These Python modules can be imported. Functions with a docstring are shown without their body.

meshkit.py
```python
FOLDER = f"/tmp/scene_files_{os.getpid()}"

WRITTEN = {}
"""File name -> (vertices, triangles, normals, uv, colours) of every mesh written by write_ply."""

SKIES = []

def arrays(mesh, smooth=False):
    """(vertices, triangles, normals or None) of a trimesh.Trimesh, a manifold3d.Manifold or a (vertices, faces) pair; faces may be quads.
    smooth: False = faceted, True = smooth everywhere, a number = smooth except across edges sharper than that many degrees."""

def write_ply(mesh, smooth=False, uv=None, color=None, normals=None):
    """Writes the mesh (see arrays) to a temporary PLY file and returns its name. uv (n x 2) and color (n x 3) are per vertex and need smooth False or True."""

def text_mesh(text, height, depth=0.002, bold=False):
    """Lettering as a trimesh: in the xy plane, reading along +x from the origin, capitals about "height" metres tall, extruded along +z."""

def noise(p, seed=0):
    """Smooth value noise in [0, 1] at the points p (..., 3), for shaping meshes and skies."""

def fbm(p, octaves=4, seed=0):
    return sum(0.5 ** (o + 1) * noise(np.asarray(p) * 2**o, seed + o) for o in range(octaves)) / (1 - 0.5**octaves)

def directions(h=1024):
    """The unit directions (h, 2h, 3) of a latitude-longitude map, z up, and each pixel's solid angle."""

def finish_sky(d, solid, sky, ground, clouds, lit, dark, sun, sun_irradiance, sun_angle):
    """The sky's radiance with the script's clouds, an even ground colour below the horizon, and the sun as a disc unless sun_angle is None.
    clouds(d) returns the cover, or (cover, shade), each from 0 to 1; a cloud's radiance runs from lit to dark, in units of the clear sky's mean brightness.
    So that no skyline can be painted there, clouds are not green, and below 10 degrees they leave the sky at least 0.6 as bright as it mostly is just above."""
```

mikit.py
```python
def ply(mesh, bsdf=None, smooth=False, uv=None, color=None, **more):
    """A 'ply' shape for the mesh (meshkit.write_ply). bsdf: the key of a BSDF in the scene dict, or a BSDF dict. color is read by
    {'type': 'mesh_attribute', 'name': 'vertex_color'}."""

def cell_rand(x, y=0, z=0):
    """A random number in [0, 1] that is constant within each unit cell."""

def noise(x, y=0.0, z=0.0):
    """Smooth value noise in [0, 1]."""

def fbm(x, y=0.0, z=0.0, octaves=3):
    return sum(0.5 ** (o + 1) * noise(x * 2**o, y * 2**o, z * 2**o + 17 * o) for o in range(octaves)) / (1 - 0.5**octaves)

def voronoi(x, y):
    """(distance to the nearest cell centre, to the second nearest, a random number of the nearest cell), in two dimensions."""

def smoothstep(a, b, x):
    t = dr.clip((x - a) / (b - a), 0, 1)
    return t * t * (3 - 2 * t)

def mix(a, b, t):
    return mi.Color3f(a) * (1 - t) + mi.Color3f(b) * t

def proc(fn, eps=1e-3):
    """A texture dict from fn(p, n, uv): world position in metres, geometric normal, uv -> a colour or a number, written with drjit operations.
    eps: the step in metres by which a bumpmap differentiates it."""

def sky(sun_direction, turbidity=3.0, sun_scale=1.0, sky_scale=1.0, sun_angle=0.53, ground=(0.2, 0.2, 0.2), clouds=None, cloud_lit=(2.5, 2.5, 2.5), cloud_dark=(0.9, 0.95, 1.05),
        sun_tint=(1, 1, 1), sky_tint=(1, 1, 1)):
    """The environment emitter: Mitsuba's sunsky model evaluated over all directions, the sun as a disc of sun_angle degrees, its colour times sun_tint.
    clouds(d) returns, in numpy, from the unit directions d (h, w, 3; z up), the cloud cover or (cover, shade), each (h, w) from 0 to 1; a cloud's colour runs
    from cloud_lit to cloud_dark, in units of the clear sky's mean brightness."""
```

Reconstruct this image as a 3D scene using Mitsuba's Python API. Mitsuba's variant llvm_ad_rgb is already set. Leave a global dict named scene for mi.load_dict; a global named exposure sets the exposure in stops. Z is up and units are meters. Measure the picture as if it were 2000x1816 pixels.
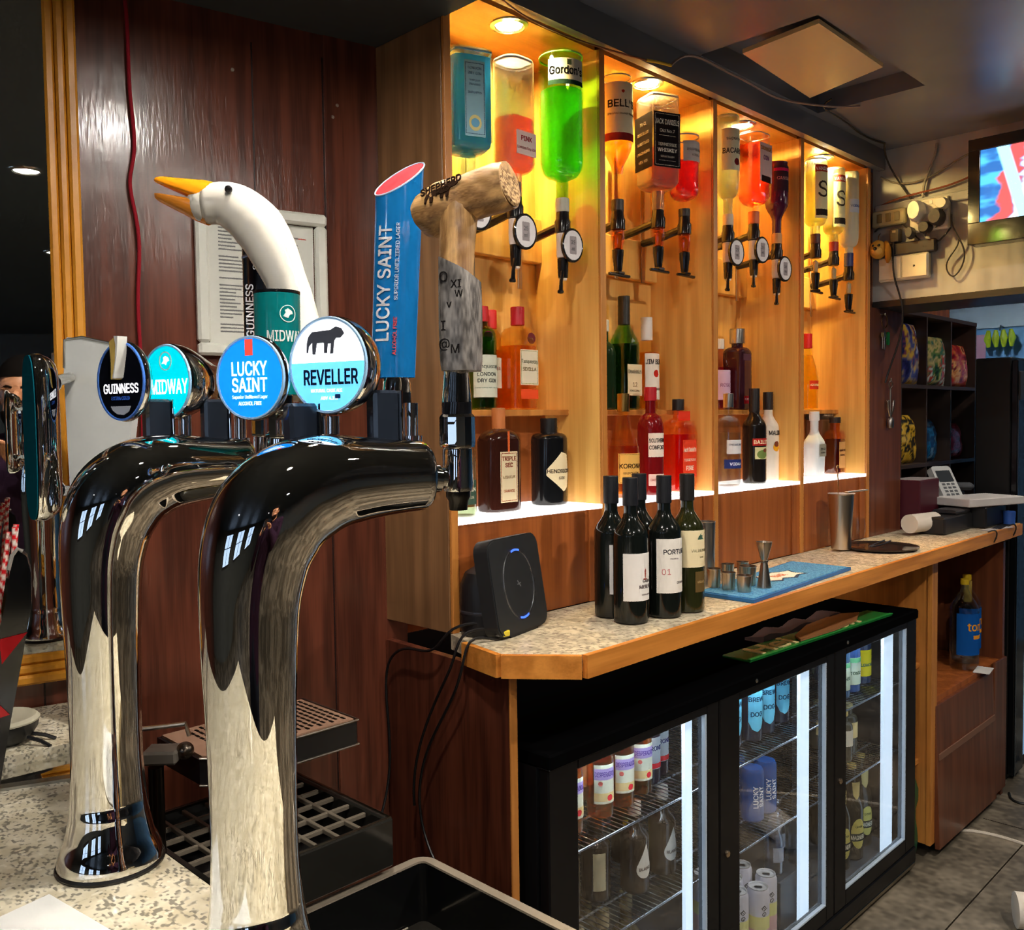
import math, random, numpy as np, trimesh, mitsuba as mi, mikit, meshkit, drjit as dr
from mikit import proc, noise, fbm, smoothstep, mix, cell_rand, voronoi
random.seed(7); RNG = np.random.default_rng(7)
T = mi.ScalarTransform4f
PI = math.pi
def lin(c):
    c = np.asarray(c, float) / 255.0
    return np.where(c <= 0.04045, c / 12.92, ((c + 0.055) / 1.055) ** 2.4)
def L3(*c): return [float(v) for v in lin(c)]
scene, labels = {}, {}

# ------------------------------------------------------------------ camera, exposure, lamps
exposure = 0.58
YAW, PITCH, ROLL, FOC = math.radians(44.70), math.radians(-2.689), math.radians(-0.781), 1785.73
CAM = np.array([0, 0, 1.48])
fw = np.array([math.cos(PITCH) * math.cos(YAW), math.cos(PITCH) * math.sin(YAW), math.sin(PITCH)])
rt = np.cross(fw, [0, 0, 1]); rt /= np.linalg.norm(rt)
up = np.cross(rt, fw)
up = -rt * math.sin(ROLL) + up * math.cos(ROLL)
scene['camera'] = {'type': 'perspective', 'fov': math.degrees(2 * math.atan(1000 / FOC)), 'fov_axis': 'x', 'near_clip': 0.02, 'far_clip': 60.0,
                   'to_world': T().look_at(origin=CAM.tolist(), target=(CAM + fw).tolist(), up=up.tolist())}
WARM, WHITE, COOL = np.array([1.0, 0.72, 0.25]), np.array([1.0, 0.93, 0.83]), np.array([0.72, 0.88, 1.0])
BAY_POWER, ROOM_POWER, FRIDGE_POWER, SHELF_POWER = 930.0, 640.0, 20.0, 1.3
ROOM_LAMPS = [(0.66, 0.86, 2.265, 1.0), (0.92, 0.0, 2.265, 1.0), (0.22, 0.30, 2.265, 0.9), (0.0, -1.1, 2.265, 0.8), (-1.8, 0.4, 2.265, 0.9), (-1.4, -2.4, 2.265, 0.9),
              (2.1, -0.25, 2.40, 2.5), (2.9, 0.45, 2.40, 0.30), (4.1, 0.55, 2.40, 0.7)]

# ------------------------------------------------------------------ materials
def V(name='vertex_color'): return {'type': 'mesh_attribute', 'name': name}
def two(b): return {'type': 'twosided', 'bsdf': b}
scene['matte'] = two({'type': 'diffuse', 'reflectance': V()})
scene['paint'] = two({'type': 'principled', 'base_color': V(), 'roughness': 0.42, 'specular': 0.45})
scene['gloss'] = two({'type': 'principled', 'base_color': V(), 'roughness': 0.10, 'specular': 0.55})
scene['black_plastic'] = two({'type': 'principled', 'base_color': {'type': 'rgb', 'value': L3(16, 16, 18)}, 'roughness': 0.32, 'specular': 0.16})
scene['metal'] = two({'type': 'principled', 'base_color': V(), 'roughness': 0.25, 'metallic': 1.0})
scene['chrome'] = two({'type': 'conductor', 'material': 'none', 'specular_reflectance': {'type': 'rgb', 'value': [0.80, 0.79, 0.77]}})
scene['mirror_glass'] = two({'type': 'conductor', 'material': 'none', 'specular_reflectance': {'type': 'rgb', 'value': [0.74, 0.78, 0.77]}})
scene['tint'] = {'type': 'thindielectric', 'int_ior': 1.5, 'specular_transmittance': V()}
scene['liquid'] = {'type': 'principledthin', 'base_color': V(), 'roughness': 0.12, 'spec_trans': 0.45, 'diff_trans': 1.1, 'eta': 1.33}
scene['hazy_glass'] = {'type': 'principledthin', 'base_color': V(), 'roughness': 0.06, 'spec_trans': 0.88, 'diff_trans': 0.9, 'eta': 1.5}
scene['pane'] = {'type': 'thindielectric', 'int_ior': 1.5}

def wood(c1, c2, rough, scale, axis=2, spec=0.5, streak=1.0, bump=0.0):
    c1, c2 = L3(*c1), L3(*c2)
    def fn(p, n, uv):
        q = [p.x, p.y, p.z]
        along, a, b = q[axis], q[(axis + 1) % 3], q[(axis + 2) % 3]
        g = fbm(a * 46 * scale, b * 46 * scale, along * 2.6 * scale, 3)
        fine = noise(a * 420 * scale, b * 420 * scale, along * 9 * scale)
        t = smoothstep(0.25, 0.8, g) * 0.75 + fine * 0.25
        return mix(c1, c2, dr.clip(t * streak, 0, 1))
    d = {'type': 'principled', 'base_color': proc(fn), 'roughness': rough, 'specular': spec}
    if bump:
        def bf(p, n, uv):
            q = [p.x, p.y, p.z]
            along, a, b = q[axis], q[(axis + 1) % 3], q[(axis + 2) % 3]
            return noise(a * 300, b * 300, along * 30) * 0.6 + noise(a * 900, b * 900, along * 60) * 0.4
        d = {'type': 'bumpmap', 'arbitrary': {**proc(bf, 5e-4)}, 'scale': bump, 'bsdf': d}
    return two(d)
scene['wood_bay'] = wood((214, 154, 74), (240, 190, 106), 0.34, 1.0)
scene['wood_front'] = wood((128, 66, 30), (166, 92, 42), 0.36, 1.0)
scene['wood_dark'] = wood((62, 31, 23), (104, 54, 38), 0.21, 1.5, spec=0.7, bump=0.0003)
scene['wood_side'] = wood((110, 78, 50), (146, 106, 70), 0.40, 1.0)
scene['wood_edge'] = wood((176, 106, 40), (216, 142, 62), 0.34, 1.0, axis=0)
scene['wood_gold'] = wood((170, 108, 26), (208, 142, 44), 0.30, 1.0)
def granite(p, n, uv):
    f1, f2, r = voronoi(p.x * 260, p.y * 260)
    m = fbm(p.x * 55, p.y * 55, p.z * 55, 3)
    base = mix(L3(214, 206, 184), L3(194, 184, 158), smoothstep(0.3, 0.7, m))
    dark = smoothstep(0.50, 0.66, noise(p.x * 330, p.y * 240, p.z * 240)) * smoothstep(0.26, 0.5, fbm(p.x * 90, p.y * 70, 3.0, 2))
    base = mix(base, mi.Color3f(L3(104, 100, 88)), dark * 0.8)
    pale = smoothstep(0.70, 0.8, noise(p.x * 160 + 9, p.y * 160, p.z * 160))
    return mix(base, mi.Color3f(L3(228, 222, 204)), pale * 0.6)
scene['granite'] = two({'type': 'principled', 'base_color': proc(granite), 'roughness': 0.16, 'specular': 0.5})
def laminate(p, n, uv):
    m = fbm(p.x * 60, p.y * 60, p.z * 60, 3)
    d = noise(p.x * 170, p.y * 170, p.z * 170)
    base = mix(L3(206, 192, 164), L3(160, 148, 126), smoothstep(0.25, 0.75, m))
    return mix(base, mi.Color3f(L3(118, 106, 90)), smoothstep(0.6, 0.85, d) * 0.7)
scene['laminate'] = two({'type': 'principled', 'base_color': proc(laminate), 'roughness': 0.35, 'specular': 0.4})
def ceil_tex(p, n, uv):
    m = fbm(p.x * 2.2, p.y * 2.2, p.z * 2.2, 4)
    return mix(L3(80, 88, 102), L3(108, 114, 126), smoothstep(0.3, 0.75, m))
scene['ceiling_paint'] = two({'type': 'principled', 'base_color': proc(ceil_tex), 'roughness': 0.34, 'specular': 0.55})
def plaster(p, n, uv):
    m = fbm(p.x * 6, p.y * 6, p.z * 6, 4)
    s = fbm(p.x * 14, p.y * 22, p.z * 3, 3)
    return mix(L3(170, 168, 164), L3(132, 130, 128), smoothstep(0.35, 0.75, 0.5 * m + 0.5 * s))
scene['plaster'] = two({'type': 'principled', 'base_color': proc(plaster), 'roughness': 0.6, 'specular': 0.3})
def floor_tex(p, n, uv):
    m = fbm(p.x * 5, p.y * 5, p.z, 4)
    g = noise(p.x * 60, p.y * 60, 0)
    return mix(L3(84, 76, 64), L3(142, 130, 112), smoothstep(0.3, 0.75, 0.8 * m + 0.2 * g))
scene['floor_stone'] = two({'type': 'principled', 'base_color': proc(floor_tex), 'roughness': 0.5, 'specular': 0.3})
def rust(p, n, uv):
    m = fbm(p.x * 130, p.y * 130, p.z * 70, 3); g = noise(p.x * 560, p.y * 560, p.z * 120)
    return mix(L3(74, 70, 68), L3(158, 152, 146), smoothstep(0.2, 0.8, 0.7 * m + 0.3 * g))
scene['worn_steel'] = two({'type': 'principled', 'base_color': proc(rust), 'roughness': 0.42, 'metallic': 0.55})
scene['timber'] = wood((104, 68, 34), (206, 162, 104), 0.5, 2.4, streak=1.15)
scene['timber_log'] = wood((104, 68, 34), (206, 162, 104), 0.5, 2.4, axis=1, streak=1.15)

# ------------------------------------------------------------------ mesh helpers
def box(x0, x1, y0, y1, z0, z1, c=0.0):
    x0, x1 = sorted((x0, x1)); y0, y1 = sorted((y0, y1)); z0, z1 = sorted((z0, z1))
    if c <= 0:
        m = trimesh.creation.box((x1 - x0, y1 - y0, z1 - z0)); m.apply_translation(((x0 + x1) / 2, (y0 + y1) / 2, (z0 + z1) / 2)); return m
    c = min(c, (x1 - x0) * .45, (y1 - y0) * .45, (z1 - z0) * .45)
    P = []
    for sx in (0, 1):
        for sy in (0, 1):
            for sz in (0, 1):
                X, Y, Z = (x0, x1)[sx], (y0, y1)[sy], (z0, z1)[sz]
                ix, iy, iz = X + c * (1 - 2 * sx), Y + c * (1 - 2 * sy), Z + c * (1 - 2 * sz)
                P += [(X, iy, iz), (ix, Y, iz), (ix, iy, Z)]
    return trimesh.convex.convex_hull(np.array(P))
def cbox(cx, cy, cz, sx, sy, sz, c=0.0): return box(cx - sx / 2, cx + sx / 2, cy - sy / 2, cy + sy / 2, cz - sz / 2, cz + sz / 2, c)
def loft(rings, caps=True, closed=True):
    R = np.array(rings, float); n, k = R.shape[:2]; F = []
    kk = k if closed else k - 1
    for i in range(n - 1):
        for j in range(kk):
            a, b = i * k + j, i * k + (j + 1) % k
            F += [(a, b, b + k), (a, b + k, a + k)]
    Vv = R.reshape(-1, 3)
    if caps:
        Vv = np.vstack([Vv, R[0].mean(0), R[-1].mean(0)]); a, b = n * k, n * k + 1
        for j in range(k):
            F += [(a, (j + 1) % k, j), (b, (n - 1) * k + j, (n - 1) * k + (j + 1) % k)]
    return trimesh.Trimesh(Vv, np.array(F), process=False)
def lathe(prof, seg=24, caps=True):
    t = np.arange(seg) * 2 * PI / seg
    return loft([np.c_[r * np.cos(t), r * np.sin(t), np.full(seg, z)] for r, z in prof], caps)
def sup(prof, seg=32, caps=True):
    """prof of (a, b, z, p): superellipse sections, p = 2 round, 8 nearly square"""
    t = np.arange(seg) * 2 * PI / seg + PI / seg; c, s = np.cos(t), np.sin(t)
    out = []
    for a, b, z, p in prof:
        r = (np.abs(c) ** p + np.abs(s) ** p) ** (-1 / p)
        out.append(np.c_[a * r * c, b * r * s, np.full(seg, z)])
    return loft(out, caps)
def tube(pts, rad, seg=8, caps=True):
    p = np.asarray(pts, float); n = len(p); rad = np.broadcast_to(np.asarray(rad, float), (n,))
    t = np.gradient(p, axis=0); t /= np.linalg.norm(t, axis=1, keepdims=True) + 1e-12
    u = np.cross(t[0], [0, 0, 1] if abs(t[0][2]) < .9 else [1, 0, 0]); u /= np.linalg.norm(u)
    a = np.arange(seg) * 2 * PI / seg; out = []
    for i in range(n):
        u = u - t[i] * (u @ t[i]); u /= np.linalg.norm(u); w = np.cross(t[i], u)
        out.append(p[i] + rad[i] * (np.cos(a)[:, None] * u + np.sin(a)[:, None] * w))
    return loft(out, caps)
def smooth_path(pts, n=8):
    from scipy.interpolate import CubicSpline
    p = np.asarray(pts, float); s = np.r_[0, np.cumsum(np.linalg.norm(np.diff(p, axis=0), axis=1))]
    return CubicSpline(s, p)(np.linspace(0, s[-1], n * (len(p) - 1) + 1))
def cyl(p0, p1, r, seg=16): return tube([p0, p1], r, seg)
def ball(c, r, sub=2, sc=(1, 1, 1)):
    m = trimesh.creation.icosphere(subdivisions=sub, radius=r); m.apply_scale(sc); m.apply_translation(c); return m
def prism(poly, z0, z1):
    from shapely.geometry import Polygon
    m = trimesh.creation.extrude_polygon(Polygon(poly), z1 - z0, engine='earcut'); m.apply_translation((0, 0, z0)); return m
def rrect(w, h, r, n=5):
    pts = []
    for cx, cy, a0 in ((w / 2 - r, h / 2 - r, 0), (-w / 2 + r, h / 2 - r, 90), (-w / 2 + r, -h / 2 + r, 180), (w / 2 - r, -h / 2 + r, 270)):
        for i in range(n + 1):
            a = math.radians(a0 + 90 * i / n); pts.append((cx + r * math.cos(a), cy + r * math.sin(a)))
    return pts
def xf(m, M):
    m = m.copy(); m.apply_transform(M); return m
def mat(x=(1, 0, 0), y=(0, 1, 0), z=(0, 0, 1), o=(0, 0, 0)):
    M = np.eye(4); M[:3, 0], M[:3, 1], M[:3, 2], M[:3, 3] = x, y, z, o; return M
def rotz(a, o=(0, 0, 0)): return mat((math.cos(a), math.sin(a), 0), (-math.sin(a), math.cos(a), 0), (0, 0, 1), o)
def mv(m, x=0, y=0, z=0): return xf(m, mat(o=(x, y, z)))
def facing(az, o):
    """text plane: reads along +x of the mesh, up = +y of the mesh, front (+z) looks along azimuth az"""
    nx, ny = math.cos(az), math.sin(az)
    return mat((-ny, nx, 0), (0, 0, 1), (nx, ny, 0), o)
_txt = {}
def txt(s, h, depth=0.0004, bold=False, wmax=None):
    k = (s, bold)
    if k not in _txt: _txt[k] = meshkit.text_mesh(s, 1.0, 1.0, bold)
    m = _txt[k].copy(); b = m.bounds
    m.apply_translation((-(b[0][0] + b[1][0]) / 2, -0.5, 0))
    sx = h
    if wmax and (b[1][0] - b[0][0]) * h > wmax: sx = wmax / (b[1][0] - b[0][0])
    m.apply_scale((sx, h, depth)); return m
def wrap(m, r, az, z=0.0, lift=0.0003):
    """bend a mesh lying in the xy plane (front +z) around a vertical cylinder of radius r, centred on azimuth az"""
    m = m.copy(); v = m.vertices
    a = az + v[:, 0] / r; rr = r + lift + v[:, 2]
    m.vertices = np.c_[rr * np.cos(a), rr * np.sin(a), v[:, 1] + z]; return m
def flat_rect(w, h, nx=1, t=0.0003):
    xs = np.linspace(-w / 2, w / 2, nx + 1); Vv = []; F = []
    for zz in (0, t):
        for x in xs: Vv += [(x, -h / 2, zz), (x, h / 2, zz)]
    k = 2 * (nx + 1)
    for i in range(nx):
        a = 2 * i; F += [(a, a + 1, a + 3), (a, a + 3, a + 2), (k + a, k + a + 3, k + a + 1), (k + a, k + a + 2, k + a + 3)]
        F += [(a, a + 2, k + a + 2), (a, k + a + 2, k + a), (a + 1, k + a + 3, a + 3), (a + 1, k + a + 1, k + a + 3)]
    F += [(0, k, k + 1), (0, k + 1, 1), (k - 2, k - 1, 2 * k - 1), (k - 2, 2 * k - 1, 2 * k - 2)]
    return trimesh.Trimesh(np.array(Vv, float), np.array(F), process=False)
def poly_plate(pts, t=0.0003, z=0.0):
    return prism(pts, z, z + t)
def disc_pts(r, n=40, sx=1.0): return [(r * sx * math.cos(2 * PI * i / n), r * math.sin(2 * PI * i / n)) for i in range(n)]

def join(parts, angle=35):
    """[(mesh, colour 0..255)] -> (vertices, faces), colours; hard edges kept"""
    Vs, Fs, Cs, at = [], [], [], 0
    for m, c in parts:
        if not isinstance(m, trimesh.Trimesh): m = trimesh.Trimesh(*m, process=False)
        if angle is not True:
            m = trimesh.Trimesh(m.vertices, m.faces, process=True)
            m = trimesh.graph.smooth_shade(m, angle=math.radians(angle), facet_minarea=None)
        Vs.append(np.array(m.vertices)); Fs.append(np.array(m.faces) + at); at += len(m.vertices)
        Cs.append(np.tile(lin(c), (len(m.vertices), 1)))
    return (np.vstack(Vs), np.vstack(Fs)), np.vstack(Cs)
_n = {}
def key_for(base):
    if base not in scene and base not in _n and not any(k.startswith(base + '__') for k in _keys):
        _n[base] = 0; _keys.add(base); return base
    _n[base] = _n.get(base, 0) + 1
    k = f'{base}_{_n[base]:03d}'; _keys.add(k); return k
_keys = set()
def thing(base, label, cat, group=None, kind=None):
    k = key_for(base); d = {}
    if label: d['label'] = label
    if cat: d['category'] = cat
    if group: d['group'] = group
    if kind: d['kind'] = kind
    labels[k] = d; return k
def put(key, parts, bsdf, M=None, angle=35, emit=None, label=None):
    """one entry of the scene; parts [(mesh, colour)] or a mesh"""
    if isinstance(parts, (trimesh.Trimesh,)): parts = [(parts, (200, 200, 200))]
    (v, f), c = join(parts, angle)
    if M is not None:
        v = v @ M[:3, :3].T + M[:3, 3]
        if np.linalg.det(M[:3, :3]) < 0: f = f[:, ::-1]
    more = {}
    if emit is not None: more['emitter'] = {'type': 'area', 'radiance': {'type': 'rgb', 'value': [float(e) for e in emit[:3]]}, **({'sampling_weight': float(emit[3])} if len(emit) > 3 else {})}
    scene[key] = mikit.ply((v, f), bsdf, smooth=True, color=c, **more)
    if label: labels.setdefault(key, {})['label'] = label
    return key
def part(parent, name, parts, bsdf, M=None, angle=35, emit=None, label=None):
    return put(key_for(f'{parent}__{name}'), parts, bsdf, M, angle, emit, label)
def structure(name, parts, bsdf, label=None, M=None):
    labels[name] = {'kind': 'structure', **({'label': label} if label else {})}
    return put(name, parts, bsdf, M)
def solo(base, label, cat, parts, bsdf, M=None, group=None, kind=None, angle=35, emit=None):
    k = thing(base, label, cat, group, kind); put(k, parts, bsdf, M, angle, emit); return k

# ------------------------------------------------------------------ the room
PHI = math.radians(12)
WN = np.array([math.sin(PHI), math.cos(PHI), 0]); WE = np.array([-math.cos(PHI), math.sin(PHI), 0]); WO = np.array([1.192, 1.566, 0])
def wp(s, off=0.0): q = WO + s * WE - off * WN; return (q[0], q[1])
def wm(s, z, off): q = WO + s * WE - off * WN; return mat(-WE, (0, 0, 1), -WN, (q[0], q[1], z))   # local x right, y up, z out of the wall
WT, CT = 1.06, 0.985
CEIL, LOW = 2.40, 2.265
structure('floor', [(box(-4, 7, -5, 3.4, -0.05, 0.0), (90, 80, 66))], 'floor_stone', 'dark worn stone floor behind the bar')
part('floor', 'joint', [(box(2.6, 4.6, 0.93, 0.934, 0.0, 0.0006), (40, 34, 28)), (box(3.55, 3.554, 0.1, 1.1, 0.0, 0.0006), (40, 34, 28))], 'matte')
structure('wall_back', [(box(1.19, 4.56, 1.585, 1.7, 0, CEIL), (90, 50, 34))], 'wood_front')
structure('wall_left', [(prism([wp(-0.05), wp(5.4), wp(5.4, -.1), wp(-0.05, -.1)], 0, LOW + .1), (80, 40, 30))], 'wood_dark', 'dark reddish varnished wood panelling behind the taps')
for i, s in enumerate((0.118, 0.262, 0.66)):
    part('wall_left', 'panel_joint', [(xf(cbox(0, 0, 0, .003, 2.2, .0016), wm(s, 1.12, 0.0)), (34, 14, 12))], 'paint')
part('wall_left', 'panel', [(xf(cbox(0, 0, 0, .112, 2.3, .006, .001), wm(0.059, 1.13, 0.0)), (80, 40, 30))], 'wood_dark')
for s, z in ((0.30, 2.16), (0.098, 2.105), (0.088, 2.13), (0.38, 1.9)):
    part('wall_left', 'nail_head', [(xf(cyl((0, 0, 0), (0, 0, .003), .0035, 10), wm(s, z, 0.0)), (150, 140, 128))], 'paint')
structure('wall_west', [(box(-4.1, -4, -5, 3.4, 0, LOW), (96, 100, 98))], 'paint')
structure('wall_south', [(box(-4, 7, -5.1, -5, 0, CEIL), (92, 98, 100))], 'paint')
structure('wall_far', [(box(6.6, 6.7, -5, 3.4, 0, CEIL), (104, 150, 190))], 'paint', 'pale blue wall of the room beyond the bar')
structure('ceiling', [(m, (66, 62, 60)) for m in (box(1.2, 2.02, -5, 1.7, CEIL, CEIL + .1), box(2.66, 7, -5, 3.4, CEIL, CEIL + .1), box(2.02, 2.66, -5, .995, CEIL, CEIL + .1),
          box(2.02, 2.66, 1.31, 1.7, CEIL, CEIL + .1), box(2.0, 2.7, .98, 1.33, CEIL + .055, CEIL + .1))], 'ceiling_paint', 'dark grey glossy painted ceiling over the bar')
structure('ceiling_low', [(box(-4, 1.2, -5, 3.4, LOW, CEIL + .1), (20, 22, 24))], 'low_paint', 'near black lowered ceiling over the beer taps')
structure('wall_downstand', [(box(3.2, 3.46, -5, 1.372, 1.884, CEIL), (170, 162, 150))], 'plaster', 'grubby off-white wall above the opening with sockets and cables')
structure('trim_1', [(box(3.186, 3.2, -5, 1.36, 2.185, 2.215, .003), (160, 152, 140))], 'plaster')
structure('trim_2', [(box(3.196, 3.464, -5, 1.37, 1.862, 1.8835), (30, 28, 27))], 'paint')
for i, (y0, y1) in enumerate(((-3.4, -2.4), (-1.7, -0.7), (0.0, 1.0))):
    nm = f'window_{i + 1}'
    structure(nm, [(box(-3.99, -3.97, y0 + .04, y1 - .04, 1.04, 2.06), (210, 225, 240))], 'matte'); scene[nm]['emitter'] = {'type': 'area', 'radiance': {'type': 'rgb', 'value': [.45, .62, .9]}, 'sampling_weight': 0.6}
    part(nm, 'frame', [(box(-4, -3.94, y0, y1, z0, z1, .006), (44, 38, 34)) for z0, z1 in ((1.0, 1.045), (2.055, 2.1), (1.53, 1.56))] + [(box(-4, -3.94, y - .02, y + .02, 1.0, 2.1, .006), (44, 38, 34)) for y in (y0 + .02, (y0 + y1) / 2, y1 - .02)], 'paint')

# ceiling hatch and recessed room lamps
solo('ceiling_hatch', 'loose square beige board lying askew over the ceiling opening', 'ceiling panel', [(prism([(2.063, 1.215), (2.037, 1.001), (2.41, 1.008), (2.485, 1.248)], 2.388, 2.399), (150, 122, 84))], 'satin_board')
def downlight(x, y, z, r, power, col, label, group, w=1.0, base='ceiling_downlight'):
    k = thing(base, label, 'ceiling light', group)
    ring = lathe([(r * 1.05, -.004), (r * 1.15, -.006), (r * 1.42, -.003), (r * 1.45, 0), (r * 1.2, .0), (r * 1.05, .0)], 40, False)
    part(k, 'trim_ring', [(mv(ring, x, y, z), (214, 208, 196))], 'metal')
    t = np.arange(32) * 2 * PI / 32; Vv = np.vstack([[0, 0, 0], np.c_[r * np.cos(t), r * np.sin(t), 0 * t]])
    cap = trimesh.Trimesh(Vv, [(0, 1 + (i + 1) % 32, 1 + i) for i in range(32)], process=False)   # faces down
    part(k, 'lens', [(mv(cap, x, y, z - .0022), (255, 250, 240))], 'matte', emit=[*(np.asarray(col) * power), w], angle=20)
    return k
for (x, y, z, w), where in zip(ROOM_LAMPS, ('right above the two beer fonts', 'above the bartender side of the counter end', 'above the near end of the counter', 'behind the camera over the customer side', 'far back near the west windows', 'in the far dark corner behind the camera', 'in the bar ceiling in front of the second bay', 'in the bar ceiling before the television', 'beyond the opening before the snack rack')):
    downlight(x, y, z, 0.035, ROOM_POWER * w, WHITE, 'small round ceiling downlight ' + where, 'recessed room downlights', 1.5)

# ------------------------------------------------------------------ back bar cabinet
BX = [1.2, 1.68, 2.16, 2.65, 3.13]; Y0, YB, TOP, LS, US = 1.358, 1.562, 2.333, 1.285, 1.508
bb = thing('back_bar', 'orange lit wooden back bar cabinet of four open bays with optics and shelves', 'cabinet')
part(bb, 'side_panel', [(box(BX[0] - .006, BX[0] + .012, Y0 + .004, YB + .012, WT - .0, 2.265, .001), (120, 86, 58))], 'wood_side')
part(bb, 'side_edge', [(box(BX[0] - .004, BX[0] + .014, Y0 - .004, Y0 + .0035, WT, TOP, .001), (190, 124, 60))], 'wood_edge2')
for i, x in enumerate(BX[1:]):
    part(bb, 'partition', [(box(x - .009, x + .009, Y0 + .004, YB, WT + .0, TOP), (190, 124, 60))], 'wood_bay')
    part(bb, 'partition_edge', [(box(x - .010, x + .010, Y0 - .004, Y0 + .0035, WT, TOP, .001), (150, 92, 44))], 'wood_edge2')
for i in range(4):
    a, b = BX[i] + (.012 if i == 0 else .009), BX[i + 1] - .009; m_ = (a + b) / 2
    part(bb, 'back_panel', [(box(a, m_ - .001, YB, YB + .012, WT, TOP), (190, 124, 60))], 'wood_bay')
    part(bb, 'back_panel', [(box(m_ + .001, b, YB, YB + .012, WT, TOP), (190, 124, 60))], 'wood_bay')
    part(bb, 'bay_ceiling', [(box(a, b, Y0 + .01, YB, TOP, TOP + .02), (190, 124, 60))], 'wood_ceiling')
    part(bb, 'optics_rail', [(box(a, b, YB - .022, YB - .0005, 1.868, 1.975, .002), (170, 110, 50))], 'wood_bay')
    part(bb, 'upper_shelf', [(box(a, b, 1.458, YB - .0005, US - .014, US, .001), (216, 178, 124))], 'wood_edge2')
    part(bb, 'riser_board', [(box(a, b, 1.535, YB - .0008, LS + .002, US - .0145), (150, 92, 44))], 'wood_front')
    part(bb, 'lower_front', [(box(a, b, Y0 + .006, Y0 + .02, WT, LS - .0105), (150, 92, 44))], 'wood_front')
    part(bb, 'lower_front_strip', [(box(b - .045, b, Y0 + .0, Y0 + .0055, WT, LS - .0105, .001), (150, 92, 44))], 'wood_front')
    part(bb, 'lower_shelf', [(box(a, b, Y0 - .002, YB - .0005, LS - .010, LS), (245, 243, 236))], 'lit_shelf', emit=[SHELF_POWER * c for c in (1.0, .97, .92)] + [0.5], label='glowing white light-box shelf')
part(bb, 'fascia', [(box(1.2, 3.2, Y0 - .03, Y0 - .006, TOP, CEIL), (40, 38, 38))], 'ceiling_paint', label='dark painted board above the bays')
part(bb, 'top_board', [(box(1.2, 3.2, Y0 - .006, YB + .02, TOP + .02, CEIL), (40, 38, 38))], 'ceiling_paint')
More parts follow.
